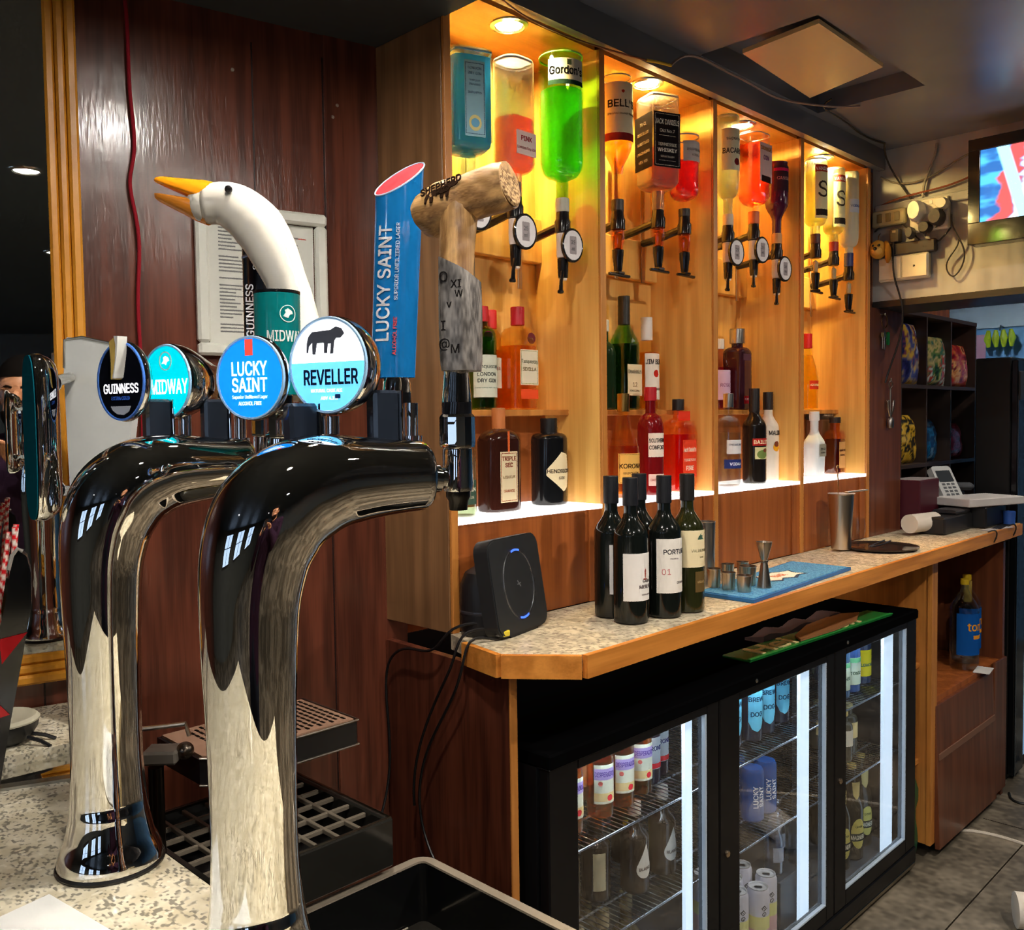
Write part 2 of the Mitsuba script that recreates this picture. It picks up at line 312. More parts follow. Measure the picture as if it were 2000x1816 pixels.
part(bb, 'end_pillar', [(box(BX[4] + .0105, 3.415, Y0 - .002, YB, WT, 1.8615), (92, 50, 34))], 'wood_pillar', label='dark brown pillar with keys hanging on it')
part(bb, 'end_pillar_upper', [(box(BX[4] + .0105, 3.199, 1.373, YB, 1.862, TOP), (60, 40, 30))], 'wood_pillar')
for i, (x, y) in enumerate(((1.432, 1.408), (1.927, 1.408), (2.398, 1.415), (2.888, 1.412))):
    downlight(x, y, TOP, 0.029, BAY_POWER, WARM, ('first', 'second', 'third', 'fourth')[i] + ' warm round spotlight from the left in the bay ceilings of the back bar', 'spotlights in the bay ceilings', 4.0, 'bay_spotlight')

# worktop with a wooden edge
WPOLY = [(1.192, 1.357), (1.172, 1.285), (1.150, 1.170), (1.243, 1.059), (3.892, 1.088), (3.892, 1.5), (3.416, 1.5), (3.416, 1.357)]
wk = thing('worktop', 'speckled stone-look back bar worktop with an orange wooden front edge', 'worktop')
part(wk, 'top', [(prism(WPOLY, WT - .03, WT - .0002), (190, 176, 150))], 'laminate')
def edge_band(p0, p1, t, z0, z1):
    p0, p1 = np.array(p0), np.array(p1); d = (p1 - p0) / np.linalg.norm(p1 - p0); nn = np.array([d[1], -d[0]])
    return prism([p0, p1, p1 + nn * t, p0 + nn * t], z0, z1)
for p0, p1 in (((1.170, 1.287), (1.149, 1.171)), ((1.1488, 1.1702), (1.2422, 1.0588)), ((1.243, 1.0585), (3.892, 1.0875)), ((3.8925, 1.0875), (3.8925, 1.5))):
    part(wk, 'edge_band', [(edge_band(p0, p1, .012, WT - .042, WT + .0003), (200, 128, 52))], 'wood_edge')
# base panel and under-worktop carcass
solo('base_panel', 'dark brown side panel closing the end under the worktop', 'panel', [(prism([(1.168, 1.172), (1.184, 1.172), (1.206, 1.562), (1.188, 1.562)], 0, WT - .0425), (60, 24, 18))], 'wood_dark')
part('base_panel', 'front_edge', [(box(1.1665, 1.1855, 1.1675, 1.1715, 0, WT - .043, .001), (170, 96, 50))], 'wood_edge2')
scene['wood_edge2'] = wood((168, 104, 46), (206, 138, 66), 0.36, 1.0)
scene['wood_ceiling'] = wood((188, 118, 50), (220, 150, 74), 0.36, 0.8, axis=0)
scene['wood_pillar'] = wood((84, 44, 28), (112, 62, 38), 0.26, 1.0, spec=0.6)
scene['low_paint'] = two({'type': 'principled', 'base_color': {'type': 'rgb', 'value': L3(54, 60, 64)}, 'roughness': 0.5, 'specular': 0.4})
scene['satin_board'] = two({'type': 'principled', 'base_color': {'type': 'rgb', 'value': L3(206, 184, 142)}, 'roughness': 0.3, 'specular': 0.5})
scene['lit_shelf'] = two({'type': 'diffuse', 'reflectance': {'type': 'rgb', 'value': [.75, .74, .72]}})

# ------------------------------------------------------------------ front counter
cn = thing('bar_counter', 'pale speckled granite bar counter carrying the beer fonts', 'counter')
part(cn, 'top', [(prism([(-.42, .10), (.70, .10), (.70, .42), (.58, .50), (.452, .66), (.452, 1.335), (.30, 1.395), (-.42, 1.62)], CT - .032, CT), (200, 190, 164))], 'granite')
part(cn, 'front', [(box(-.30, .40, .25, 1.30, 0, CT - .0325), (64, 32, 24))], 'wood_dark')
lg = thing('back_ledge', 'pale granite ledge under the gold framed mirror behind the counter', 'ledge')
part(lg, 'top', [(prism([(-.42, 1.70), (.30, 1.478), (.56, 1.462), (.60, 1.684), (-.42, 1.90)], CT - .022, CT + .010), (200, 190, 164))], 'granite')
part(lg, 'steel_channel', [(prism([(-.42, 1.62), (.30, 1.395), (.500, 1.3168), (.56, 1.4615), (.30, 1.4775), (-.42, 1.6995)], CT - .03, CT - .006), (200, 200, 200))], 'chrome', label='polished steel strip between the counter and the ledge')
part(lg, 'steel_lip', [(prism([(.30, 1.3955), (.452, 1.3355), (.500, 1.3105), (.507, 1.330), (.31, 1.413)], CT - .0055, CT + .004), (186, 188, 186))], 'metal')
solo('napkin', 'white paper napkin lying on the granite counter in the near left corner', 'napkin', [(xf(prism([(-.10, -.11), (.09, -.075), (.062, .115), (-.12, .075)], 0, .0012), mat(o=(.262, .905, CT + .0006))), (226, 226, 222))], 'matte')
solo('napkin', 'white paper napkin on the counter seen only in the mirror', 'napkin', [(xf(prism([(-.09, -.07), (.09, -.07), (.09, .08), (-.09, .08)], 0, .0012), mat(o=(.25, .60, CT + .0006))), (226, 226, 222))], 'matte')

# ------------------------------------------------------------------ beer fonts
def font(x0, y0, lab):
    k = thing('beer_font', lab, 'beer font', 'curved chrome beer fonts on the counter')
    C = np.array([(0, .985, .056), (0, .990, .0565), (0, .998, .0555), (0, 1.02, .0475), (0, 1.055, .0410), (0, 1.12, .0380), (0, 1.20, .0388), (0, 1.27, .0412), (.001, 1.3186, .0432), (.006, 1.3616, .0472), (.021, 1.399, .0510), (.050, 1.4208, .0485), (.090, 1.4295, .0415), (.135, 1.4300, .0352), (.166, 1.4300, .0330)])
    from scipy.interpolate import CubicSpline, PchipInterpolator
    s = np.r_[0, np.cumsum(np.hypot(np.diff(C[:, 0]), np.diff(C[:, 1])))]; ss = np.linspace(0, s[-1], 120)
    X, Zc, A = PchipInterpolator(s, C[:, 0])(ss), PchipInterpolator(s, C[:, 1])(ss), PchipInterpolator(s, C[:, 2])(ss)
    tx, tz = np.gradient(X), np.gradient(Zc); ln = np.hypot(tx, tz); tx, tz = tx / ln, tz / ln
    for arr in (tx, tz):
        arr[:] = np.convolve(np.pad(arr, 6, 'edge'), np.ones(13) / 13, 'valid')
    ln = np.hypot(tx, tz); tx, tz = tx / ln, tz / ln
    t = np.arange(96) * 2 * PI / 96; rings = []
    for i in range(120):
        u = i / 119; N = np.array([tz[i], 0, -tx[i]])     # towards the inner side of the bend
        d = (t + PI) % (2 * PI) - PI; on = np.clip((.62 - np.abs(d)) * 4, 0, 1) * min(1, max(0, (u - .10) * 8)) * min(1, max(0, (.66 - u) * 5))
        r = 1 - on * (.045 * np.abs(np.sin(d * 5.2)))
        b = A[i] * (.94 if u > .12 else 1.0)
        rings.append(np.array([X[i], 0, Zc[i]]) + (A[i] * r * np.cos(t))[:, None] * N + (b * r * np.sin(t))[:, None] * np.array([0, 1, 0]))
    # rounded end cap
    e, n_e = rings[-1], np.array([tx[-1], 0, tz[-1]]); c = e.mean(0)
    for f, o in ((.93, .004), (.80, .006), (.35, .007)): rings.append(c + (e - c) * f + n_e * o)
    M = rotz(math.radians(-15), (x0, y0, 0))
    part(k, 'body', [(loft(rings), (200, 200, 200))], 'chrome', M, 45)
    part(k, 'base_gasket', [(mv(lathe([(.0005, CT + .0002), (.0575, CT + .0002), (.0585, CT + .003), (.0575, CT + .0055), (.0005, CT + .0055)], 48), 0, 0, 0), (12, 12, 12))], 'paint', M, label='black rubber foot ring')
    part(k, 'spout_pipe', [(cyl((.168, 0, 1.428), (.192, 0, 1.4265), .0105, 20), (200, 200, 200)), (tube([(.176, 0, 1.4265), (.184, 0, 1.4265)], .0135, 20), (200, 200, 200))], 'chrome', M)
    return k
FXX, FY1, FY2 = .399, .719, 1.046
f1 = font(FXX, FY1, 'front curved chrome beer font with the reveller badge nearest the camera')
labels[f1]['label'] = 'nearer curved chrome beer font, its foot below the picture edge'
f2 = font(FXX, FY2, 'curved chrome beer font standing behind the nearer one, its flared foot in view')
def tap(x, y, z0, z1, lab, group='chrome taps of the beer fonts'):
    k = thing('beer_tap', lab, 'beer tap', group); M = mat(o=(x, y, 0)); h = z1 - z0
    R = .0165
    part(k, 'nozzle', [(lathe([(.0005, z0), (.0095, z0), (.0105, z0 + .010), (.0130, z0 + .014), (.0130, z0 + .020), (.0005, z0 + .020)], 24), (60, 58, 56))], 'metal', M)
    part(k, 'lower_body', [(lathe([(.0005, z0 + .0202), (.0150, z0 + .0202), (.0165, z0 + .026), (.0158, z0 + .064), (.0150, z0 + .066), (.0005, z0 + .066)], 32), (200, 200, 200))], 'chrome', M)
    part(k, 'grip', [(sup([(R, R, z0 + .0662, 2.6), (R * 1.06, R * 1.06, z0 + .070, 2.6), (R * 1.04, R * 1.04, z0 + .098, 2.6), (R * .96, R * .96, z0 + .101, 2.4)], 12), (200, 200, 200))], 'chrome', M, 20)
    part(k, 'black_band', [(lathe([(.0005, z0 + .1012), (.0158, z0 + .1012), (.0158, z0 + .1135), (.0005, z0 + .1135)], 28), (14, 14, 16))], 'gloss', M)
    part(k, 'neck', [(lathe([(.0005, z0 + .1137), (.0160, z0 + .1137), (.0150, z0 + .125), (.0130, z1), (.0005, z1)], 28), (200, 200, 200))], 'chrome', M)
    return k
T1 = tap(.640, FY1, 1.388, 1.534, 'chrome tap with an axe shaped handle of log head, timber shaft and hammered sleeve')
T2 = tap(.640, FY2 - .062, 1.392, 1.520, 'tap with a white bird head handle and open orange bill')
T3 = tap(.625, FY1 + .075, 1.40, 1.530, 'tap with a tall blue oval handle, slanted red top and white vertical lettering')
T4 = tap(.566, .938, 1.40, 1.514, 'tap with a short teal cylinder handle and black top rim')
T5 = tap(.634, 1.088, 1.40, 1.555, 'tap with a tall glossy black handle half hidden behind the bird neck')
for p in (((.575, .685, 1.428), (.625, FY1 + .075, 1.428)), ((.566, 1.00, 1.428), (.566, .938, 1.428)), ((.575, .998, 1.428), (.64, FY2 - .062, 1.428)), ((.575, 1.0, 1.428), (.634, 1.088, 1.428))):
    part(f1 if p[0][1] < .9 else f2, 'branch_pipe', [(cyl(*p, .009, 14), (200, 200, 200))], 'chrome')

def badge(pos, r, az, lab, blocks, texts, rim=(160, 200, 236), stem=None, emit=1.0, housing=True, hl=.075):
    """lit round lens on a tapered chrome housing; blocks [(poly or None, colour, emit?)] in the face plane"""
    k = thing('tap_badge', lab, 'badge', 'round lit badges on the beer fonts'); M = facing(az, pos)
    if housing:
        t = np.arange(48) * 2 * PI / 48; rings = []
        for a, b, z in ((r * .97, r * .97, -.001), (r * 1.015, r * 1.015, -.003), (r * 1.02, r * 1.02, -.10 * hl - .002), (r * .96, r * .97, -.26 * hl - .001), (r * .80, r * .86, -.45 * hl), (r * .50, r * .68, -.70 * hl), (r * .26, r * .55, -.88 * hl), (r * .12, r * .48, -hl), (r * .02, r * .40, -hl - .001)):
            rings.append(np.c_[a * np.cos(t), b * np.sin(t), np.full(48, z)])
        part(k, 'housing', [(loft(rings), (200, 200, 200))], 'chrome', M, 40)
    part(k, 'rim', [(lathe([(r * .93, .0), (r * .945, .0022), (r * .985, .0022), (r, .0)], 56, False), rim)], 'gloss', M)
    for i, (poly, col, e) in enumerate(blocks):
        m = poly_plate(poly, .0006, .0002 + .0003 * i)
        part(k, 'face' if i == 0 else 'face_panel', [(m, col)], 'matte', M, emit=[*(lin(col) * e * emit), .12] if e else None)
    for i, (s, h, x, y, col, b, wm_) in enumerate(texts):
        part(k, 'lettering', [(mv(txt(s, h, .0005, b, wm_), x, y, .0013 + .0003 * len(blocks)), col)], 'matte', M, emit=[*(lin(col) * .85 * emit), .08] if sum(col) > 420 else None)
    if stem is not None:
        part(k, 'stem', [(cbox(stem[0], stem[1], (stem[2] + stem[3]) / 2, .030, .016, stem[3] - stem[2], .003), (34, 40, 50))], 'gloss', label='dark glossy stem'); part(k, 'stem_trim', [(cbox(stem[0] + .0165, stem[1], (stem[2] + stem[3]) / 2, .0025, .017, stem[3] - stem[2], .0005), (200, 200, 200)), (cyl((stem[0] + .034, stem[1], stem[2]), (stem[0] + .034, stem[1], stem[3] - .012), .0075, 16), (200, 200, 200)), (cyl((stem[0] + .034, stem[1], stem[2]), (stem[0] + .034, stem[1], stem[2] + .010), .0115, 18), (200, 200, 200))], 'chrome')
    return k
def seg(r, y0, y1, n=30):
    """part of a disc between heights y0 and y1"""
    a0, a1 = math.asin(max(-1, y0 / r)), math.asin(min(1, y1 / r)); ts = np.linspace(a0, a1, n)
    return [(r * math.cos(t), r * math.sin(t)) for t in ts] + [(-r * math.cos(t), r * math.sin(t)) for t in ts[::-1]]
R1 = .0450
D_ = math.radians
cow = [(-.020, .012), (-.016, .016), (.004, .017), (.010, .020), (.016, .018), (.019, .013), (.015, .009), (.010, .009), (.008, .006), (.0065, -.006), (.0035, -.006), (.0045, .004), (.001, .004), (0, -.005), (-.003, -.005), (-.003, .005), (-.011, .005), (-.013, -.006), (-.016, -.006), (-.016, .006), (-.020, .002), (-.021, -.004), (-.0225, -.004), (-.022, .006)]
badge((.486, .719, 1.535), R1, D_(198), 'largest lit badge, white over pale blue with an animal drawing and the word REVELLER', [(disc_pts(R1 * .94, 48), (236, 240, 244), 1.25), (seg(R1 * .94, -R1 * .93, R1 * .06), (86, 168, 226), 1.15)],
      [('REVELLER', .0135, .004, -.011, (22, 34, 60), True, .062), ('HANDCRAFTED', .0030, -.002, .0065, (206, 226, 244), True, .036), ('NATURAL CASK ALE', .0030, -.001, -.0235, (226, 236, 246), True, .036), ('ABV 4.3%', .0030, .002, -.0305, (226, 236, 246), True, .024)], stem=(.535, .702, 1.458, 1.512))
kk_ = [k for k in labels if k.startswith('tap_badge')][-1]
part(kk_, 'drawing', [(mv(poly_plate([(x * 1.05, y * .95 + .016) for x, y in cow], .0004), 0, 0, .0010), (70, 74, 84))], 'matte', facing(D_(198), (.486, .719, 1.535)), label='dark drawing of a horned animal')
part(kk_, 'small_mark', [(mv(poly_plate(rrect(.006, .004, .001), .0004), .012, -.029, .0022), (30, 60, 110))], 'matte', facing(D_(198), (.486, .719, 1.535)))
R2 = .0388
badge((.433, .766, 1.524), R2, D_(202), 'bright blue lit badge with a red tab and the words LUCKY SAINT', [(disc_pts(R2 * .94, 48), (14, 112, 206), 1.15), ([(-.0052, .0205), (.0035, .0205), (.0035, .0355), (-.0052, .0355)], (226, 60, 50), 1.0)],
      [('LUCKY', .0125, 0, .0085, (240, 244, 250), True, .040), ('SAINT', .0125, 0, -.0065, (240, 244, 250), True, .040), ('Superior Unfiltered Lager', .0032, 0, -.0175, (206, 224, 244), False, .040), ('ALCOHOL FREE', .0034, 0, -.0235, (206, 224, 244), True, .026)], stem=(.466, .736, 1.440, 1.500), hl=.034)
R3 = .0440
badge((.482, 1.046, 1.533), R3, D_(193), 'turquoise lit badge with a white ringed bird emblem and the word MIDWAY', [(disc_pts(R3 * .94, 48), (0, 166, 180), 1.15)],
      [('MIDWAY', .0165, .006, -.006, (240, 246, 246), True, .066), ('SESSION IPA', .0036, 0, -.030, (206, 236, 240), True, .030)], stem=(.530, 1.026, 1.455, 1.512))
kk_ = [k for k in labels if k.startswith('tap_badge')][-1]
ring_ = xf(lathe([(.0098, 0), (.0098, .0006), (.0112, .0006), (.0112, 0)], 36, False), np.diag([1.0, 1, 1, 1])); MM_ = facing(D_(193), (.482, 1.046, 1.533))
part(kk_, 'emblem', [(mv(ring_, 0, .024, .0009), (236, 244, 244)), (mv(poly_plate([(-.007, -.003), (-.003, .001), (-.004, .004), (0, .006), (.005, .004), (.007, .0), (.003, -.001), (.001, -.005), (-.002, -.003)], .0005), 0, .024, .0009), (236, 244, 244))], 'matte', MM_, emit=[.6, .7, .7, .05])
R4 = .0450
badge((.429, 1.046, 1.532), R4, D_(191), 'black lit badge with a gold harp plate and the word GUINNESS, farthest left', [(disc_pts(R4 * .94, 48), (12, 14, 22), 0)],
      [('GUINNESS', .0105, .001, -.008, (230, 232, 240), True, .066), ('EXTRA COLD', .0040, 0, -.019, (60, 110, 220), True, .042)], rim=(70, 120, 210), stem=(.466, 1.040, 1.455, 1.512), hl=.034)
kk_ = [k for k in labels if k.startswith('tap_badge')][-1]; MM_ = facing(D_(191), (.429, 1.046, 1.532))
part(kk_, 'harp_plate', [(mv(prism([(-.004, .044), (.008, .050), (.011, .048), (.007, .020), (.002, .002), (-.003, .002), (-.002, .02)], 0, .010), 0, 0, .0012), (206, 176, 90)), (mv(prism([(.008, .050), (.0155, .0495), (.013, .03), (.006, .004), (.003, .003), (.009, .022), (.011, .04)], 0, .012), 0, 0, .0012), (230, 230, 224))], 'gloss', MM_, label='raised gold and white harp')
part(kk_, 'side_lettering', [(xf(mv(txt('GUINNESS', .010, .0005, True, .055), 0, 0, 0), mat((0, 0, 1), (math.cos(D_(191)) * -1, math.sin(D_(191)) * -1, 0), (math.sin(D_(191)), -math.cos(D_(191)), 0), np.array([.429, 1.046, 1.532]) + .0478 * np.array([math.sin(D_(191)) * 1, -math.cos(D_(191)) * 1, 0]) - .012 * np.array([math.cos(D_(191)), math.sin(D_(191)), 0]))), (226, 226, 230))], 'paint')
part(kk_, 'foam_mark', [(mv(poly_plate([(-.020, -.028), (.018, -.028), (.014, -.0345), (.004, -.038), (-.008, -.037), (-.016, -.033)], .0005), 0, 0, .0009), (176, 184, 200))], 'matte', MM_)
# ------------------------------------------------------------------ tap handles
hx = T1
def twist_blade():
    rings = []
    for z, a, b, rot, top in ((1.5342, .0232, .0175, .50, 0), (1.545, .0246, .0182, .48, 0), (1.58, .0248, .0180, .42, 0), (1.615, .0244, .0172, .38, 0), (1.640, .0236, .0166, .36, 0)):
        t = np.arange(32) * 2 * PI / 32; p = 5; r = (np.abs(np.cos(t)) ** p + np.abs(np.sin(t)) ** p) ** (-1 / p)
        x, y = a * r * np.cos(t), b * r * np.sin(t); q = np.c_[x * math.cos(rot) - y * math.sin(rot), x * math.sin(rot) + y * math.cos(rot), np.full(32, z)]
        if z > 1.63: q[:, 2] += -.011 * (q[:, 0] * .7 - q[:, 1] * .7) / .02
        rings.append(q)
    return loft(rings)
part(hx, 'handle_sleeve', [(mv(twist_blade(), .645, .716, 0), (120, 116, 112))], 'worn_steel', label='hammered grey steel sleeve with stamped marks')
shaft = tube(smooth_path([(.640, .716, 1.632), (.642, .717, 1.66), (.646, .718, 1.69), (.652, .720, 1.716)], 5), np.linspace(.0180, .0200, 16), 20)
v_ = shaft.vertices; v_ += (meshkit.fbm(v_ * 90, 3, 4) - .5)[:, None] * .004 * np.c_[np.ones(len(v_)), np.ones(len(v_)), np.zeros(len(v_))]; shaft.vertices = v_
part(hx, 'handle_shaft', [(shaft, (160, 120, 74))], 'timber')
a0, a1 = np.array([.638, .768, 1.698]), np.array([.672, .668, 1.7235])
logm = tube(smooth_path([a0, a0 * .7 + a1 * .3 + [0, 0, .004], a0 * .3 + a1 * .7 + [0, 0, .003], a1], 8), np.interp(np.linspace(0, 1, 25), [0, .08, .3, .55, .9, 1], [.0195, .0245, .0280, .0245, .0252, .0240]), 28)
v_ = logm.vertices; v_ += (meshkit.fbm(v_ * 70, 3, 8) - .5)[:, None] * .005; logm.vertices = v_
part(hx, 'handle_log_head', [(logm, (170, 128, 80))], 'timber_log')
ax_ = (a1 - a0) / np.linalg.norm(a1 - a0); e1 = np.cross(ax_, [0, 0, 1]); e1 /= np.linalg.norm(e1); e2 = np.cross(e1, ax_)
EM = mat(e1, e2, ax_, a1 + ax_ * .0014)
part(hx, 'handle_cut_end', [(lathe([(.0005, .0004), (.0205, .0002), (.0225, -.002)], 28), (176, 140, 96))], 'end_grain', EM)
scene['end_grain'] = two({'type': 'principled', 'base_color': proc(lambda p, n, uv: mix(L3(120, 88, 56), L3(200, 166, 120), smoothstep(.35, .65, noise((p.x + p.z * .4) * 700, (p.y - p.z * .2) * 160, p.z * 500)))), 'roughness': .7, 'specular': .2})
# brand burnt into the log: letters and a running boar-like animal
side = np.cross(ax_, [0, 0, 1]); side /= np.linalg.norm(side); side = -side if side @ np.array([-1, -1, 0]) < 0 else side
nb = side * .93 + np.array([0, 0, .37]); nb /= np.linalg.norm(nb); ub = np.cross(nb, ax_); ub = ub if ub[2] > 0 else -ub
BM = mat(ax_ if np.cross(ax_, ub) @ nb > 0 else -ax_, ub, nb, (a0 + a1) / 2 - ax_ * .012 + nb * .0284 + ub * .002)
part(hx, 'handle_burnt_brand', [(mv(txt('SHEPHERD', .008, .0012, True, .05), -.002, .007, -.0004), (40, 28, 20)), (mv(poly_plate([(x * 1.0, y * .6 - .006) for x, y in cow], .0012), 0, 0, -.0006), (44, 30, 22)), (mv(txt('PIG', .007, .0012, True, .02), .0, -.001, .0002), (40, 28, 20))], 'matte', BM, label='dark burnt lettering and animal')
for i, (dz, s, h, o) in enumerate(((1.630, 'O', .010, -.008), (1.622, 'XI', .008, .006), (1.602, 'v', .008, -.002), (1.580, 'I', .010, -.009), (1.562, '@', .010, -.008), (1.556, 'M', .009, .004), (1.612, 'W', .007, .009))):
    az = D_(204); part(hx, 'handle_stamp', [(xf(txt(s, h, .0008, False), facing(az, np.array([.645, .716, dz]) + .0246 * np.array([math.cos(az), math.sin(az), 0]) + o * np.array([-math.sin(az), math.cos(az), 0]))), (30, 28, 28))], 'matte')
HM = mat((.922, 0, 0), (0, .922, 0), (0, 0, .922), np.array([.595, .663, 1.48]) - .922 * np.array([.640, .719, 1.48]))
for k in list(scene):
    if k.startswith(hx + '__'): scene[k]['to_world'] = T(HM.tolist())
# bird head
gs = T2
P_ = smooth_path([(.628, .966, 1.515), (.6225, .973, 1.56), (.6165, .981, 1.625), (.604, .997, 1.681), (.5895, .014 + 1.0, 1.722), (.571, 1.034, 1.746), (.555, 1.051, 1.752), (.549, 1.057, 1.751), (.545, 1.061, 1.751)], 6)
rr_ = np.interp(np.linspace(0, 1, len(P_)), np.linspace(0, 1, 9), [.0272, .0272, .0265, .0250, .0252, .0295, .0320, .0290, .0230])
part(gs, 'head_and_neck', [(tube(P_, rr_, 32), (232, 226, 212)), (ball(P_[-1], .0225, 3), (232, 226, 212))], 'gloss', angle=True)
bd = np.array([-.64, .70, 0]); bd /= np.linalg.norm(bd); bs = np.array([-bd[1], bd[0], 0])
def bill(root, tip, w0, h0, sgn):
    root, tip = np.array(root), np.array(tip); d = tip - root; L_ = np.linalg.norm(d); d /= L_; upv = np.cross(bs, d); upv = upv if upv[2] > 0 else -upv; t = np.arange(24) * 2 * PI / 24; rings = []
    for f, w, h in ((0, 1, 1), (.2, .98, .92), (.45, .82, .70), (.7, .68, .50), (.88, .58, .36), (.97, .40, .24), (1.0, .12, .08)):
        s_ = np.sin(t); hh = np.where(s_ * sgn > 0, h0 * h, h0 * h * .30)
        rings.append(root + d * L_ * f + (w0 * w * np.cos(t))[:, None] * bs + (hh * s_)[:, None] * upv)
    return loft(rings)
part(gs, 'upper_bill', [(bill((.550, 1.057, 1.756), (.5030, 1.106, 1.781), .0215, .0225, 1), (240, 150, 24))], 'gloss', angle=50, label='orange upper bill'); part(gs, 'lower_bill', [(bill((.550, 1.057, 1.747), (.5025, 1.105, 1.7640), .0205, .0215, -1), (236, 146, 50))], 'gloss', angle=50, label='orange lower bill')
part(gs, 'mouth', [(bill((.549, 1.058, 1.754), (.524, 1.084, 1.766), .0125, .007, 1), (150, 70, 16))], 'matte')
cdir = np.array([0, 0, 1.48]) - np.array([.5545, 1.0515, 1.757]); sdir = bs if bs @ cdir > 0 else -bs
eye = np.array([.572, 1.0335, 1.7615]) + sdir * .0295; part(gs, 'eye', [(ball(eye, .0052, 2, (1, 1, 1)) if False else mv(ball((0, 0, 0), .0046, 2), *eye), (20, 18, 18))], 'gloss')
# blue blade handle with a slanted red top
bh = T3
az_ = D_(232); e_w = np.array([-math.sin(az_), math.cos(az_), 0]); e_d = np.array([math.cos(az_), math.sin(az_), 0])
def slanted(a, b, z0, z1, slope, c0, c1, seg_=40):
    t = np.arange(seg_) * 2 * PI / seg_; rings = []
    for f in np.linspace(0, 1, 12):
        c = np.array(c0) * (1 - f) + np.array(c1) * f; k_ = .92 + .10 * f
        x, y = a * k_ * np.cos(t), b * k_ * np.sin(t); z = z0 + (z1 - z0) * f + f * (slope * x - .75 * y)
        rings.append(c[:2][None] @ np.array([[1, 0, 0], [0, 1, 0]]) + x[:, None] * e_w + y[:, None] * e_d + np.c_[0 * z, 0 * z, z])
    return rings
RB = slanted(.0262, .016, 1.5305, 1.747, .60, (.628, .804), (.637, .797))
part(bh, 'handle_body', [(loft(RB, False), (20, 106, 170))], 'gloss'); top = RB[-1]; part(bh, 'handle_top_face', [(loft([top + [0, 0, -.0006], top + [0, 0, -.0001]]), (176, 40, 50))], 'paint', label='red slanted top'); rim_ = top.mean(0) + (top - top.mean(0)) * 1.01
part(bh, 'handle_top_rim', [(tube(np.vstack([rim_, rim_[:1]]), .0010, 6, False), (176, 200, 226))], 'gloss')
def on_handle(s, h, off, z, col, wmax):
    m = txt(s, h, .0005, True, wmax); M2 = rotz(PI / 2); m = xf(m, M2); v = m.vertices.copy(); w = off + v[:, 0]; zz = z + v[:, 1]; f = np.clip((zz - 1.5305) / (1.747 - 1.5305), 0, 1); k_ = .92 + .10 * f
    a, b = .0262 * k_, .016 * k_; dd = b * np.sqrt(np.clip(1 - (w / a) ** 2, .0, 1)) + .0003 + v[:, 2]
    c = np.c_[.628 + .009 * f, .804 - .007 * f]; m.vertices = np.c_[c, zz] + w[:, None] * e_w + dd[:, None] * e_d; return m, col
# reading upwards: +x of the text goes up, its top points towards -e_w ... mirrored axes are handled by facing()
def up_text(s, h, off, z, col, wmax):
    m = txt(s, h, .0005, True, wmax); v = m.vertices.copy(); w = off - v[:, 1]; zz = z + v[:, 0]; f = np.clip((zz - 1.5305) / .2165, 0, 1); k_ = .92 + .10 * f
    a, b = .0262 * k_, .016 * k_; dd = b * np.sqrt(np.clip(1 - (w / a) ** 2, 0, 1)) + .0010 + v[:, 2]
    m.vertices = np.c_[np.c_[.628 + .009 * f, .804 - .007 * f], zz] + w[:, None] * e_w + dd[:, None] * e_d; return m, col
part(bh, 'handle_lettering', [up_text('LUCKY SAINT', .0135, -.0135, 1.632, (232, 238, 244), .140), up_text('SUPERIOR UNFILTERED LAGER', .0040, .0, 1.655, (200, 220, 240), .100), up_text('ALCOHOL FREE', .0040, .0, 1.575, (206, 70, 80), .046)], 'paint')
# teal cylinder and black blade
te = T4; TP = np.array([.566, .938])
part(te, 'handle_body', [(mv(lathe([(.0005, 1.515), (.0255, 1.515), (.0262, 1.63), (.0005, 1.63)], 36), TP[0], TP[1], 0), (10, 120, 122))], 'gloss'); part(te, 'handle_rim', [(mv(lathe([(.0255, 1.6303), (.0266, 1.6303), (.0266, 1.6335), (.0005, 1.634)], 36), TP[0], TP[1], 0), (16, 18, 20))], 'gloss', label='black top rim')
rg = xf(lathe([(.0088, 0), (.0088, .0005), (.0098, .0005), (.0098, 0)], 30, False), np.eye(4))
part(te, 'handle_lettering', [(wrap(txt('MIDWAY', .012, .0005, True, .045), .0262, D_(262), 1.581), (226, 240, 238))], 'paint', mat(o=(TP[0], TP[1], 0)))
part(te, 'handle_emblem', [(wrap(rg, .0262, D_(266), 1.606), (226, 240, 238)), (wrap(poly_plate([(-.006, -.003), (-.003, .001), (-.004, .004), (0, .006), (.005, .003), (.006, 0), (.002, -.001), (0, -.005)], .0005), .0262, D_(266), 1.606), (226, 240, 238))], 'paint', mat(o=(TP[0], TP[1], 0)))
gb = T5; GP = (.634, 1.088)
part(gb, 'handle_body', [(mv(sup([(.014, .014, 1.556, 2), (.020, .0265, 1.60, 2.6), (.020, .0265, 1.72, 2.6), (.019, .025, 1.745, 2.6), (.010, .013, 1.756, 2.4)], 36), GP[0], GP[1], 0), (16, 18, 24))], 'gloss'); gaz = D_(242); gw = np.array([-math.sin(gaz), math.cos(gaz), 0]); gd = np.array([math.cos(gaz), math.sin(gaz), 0])
GMx = lambda off, z: facing(gaz, np.array([GP[0], GP[1], z]) + gd * .0252 + gw * off)
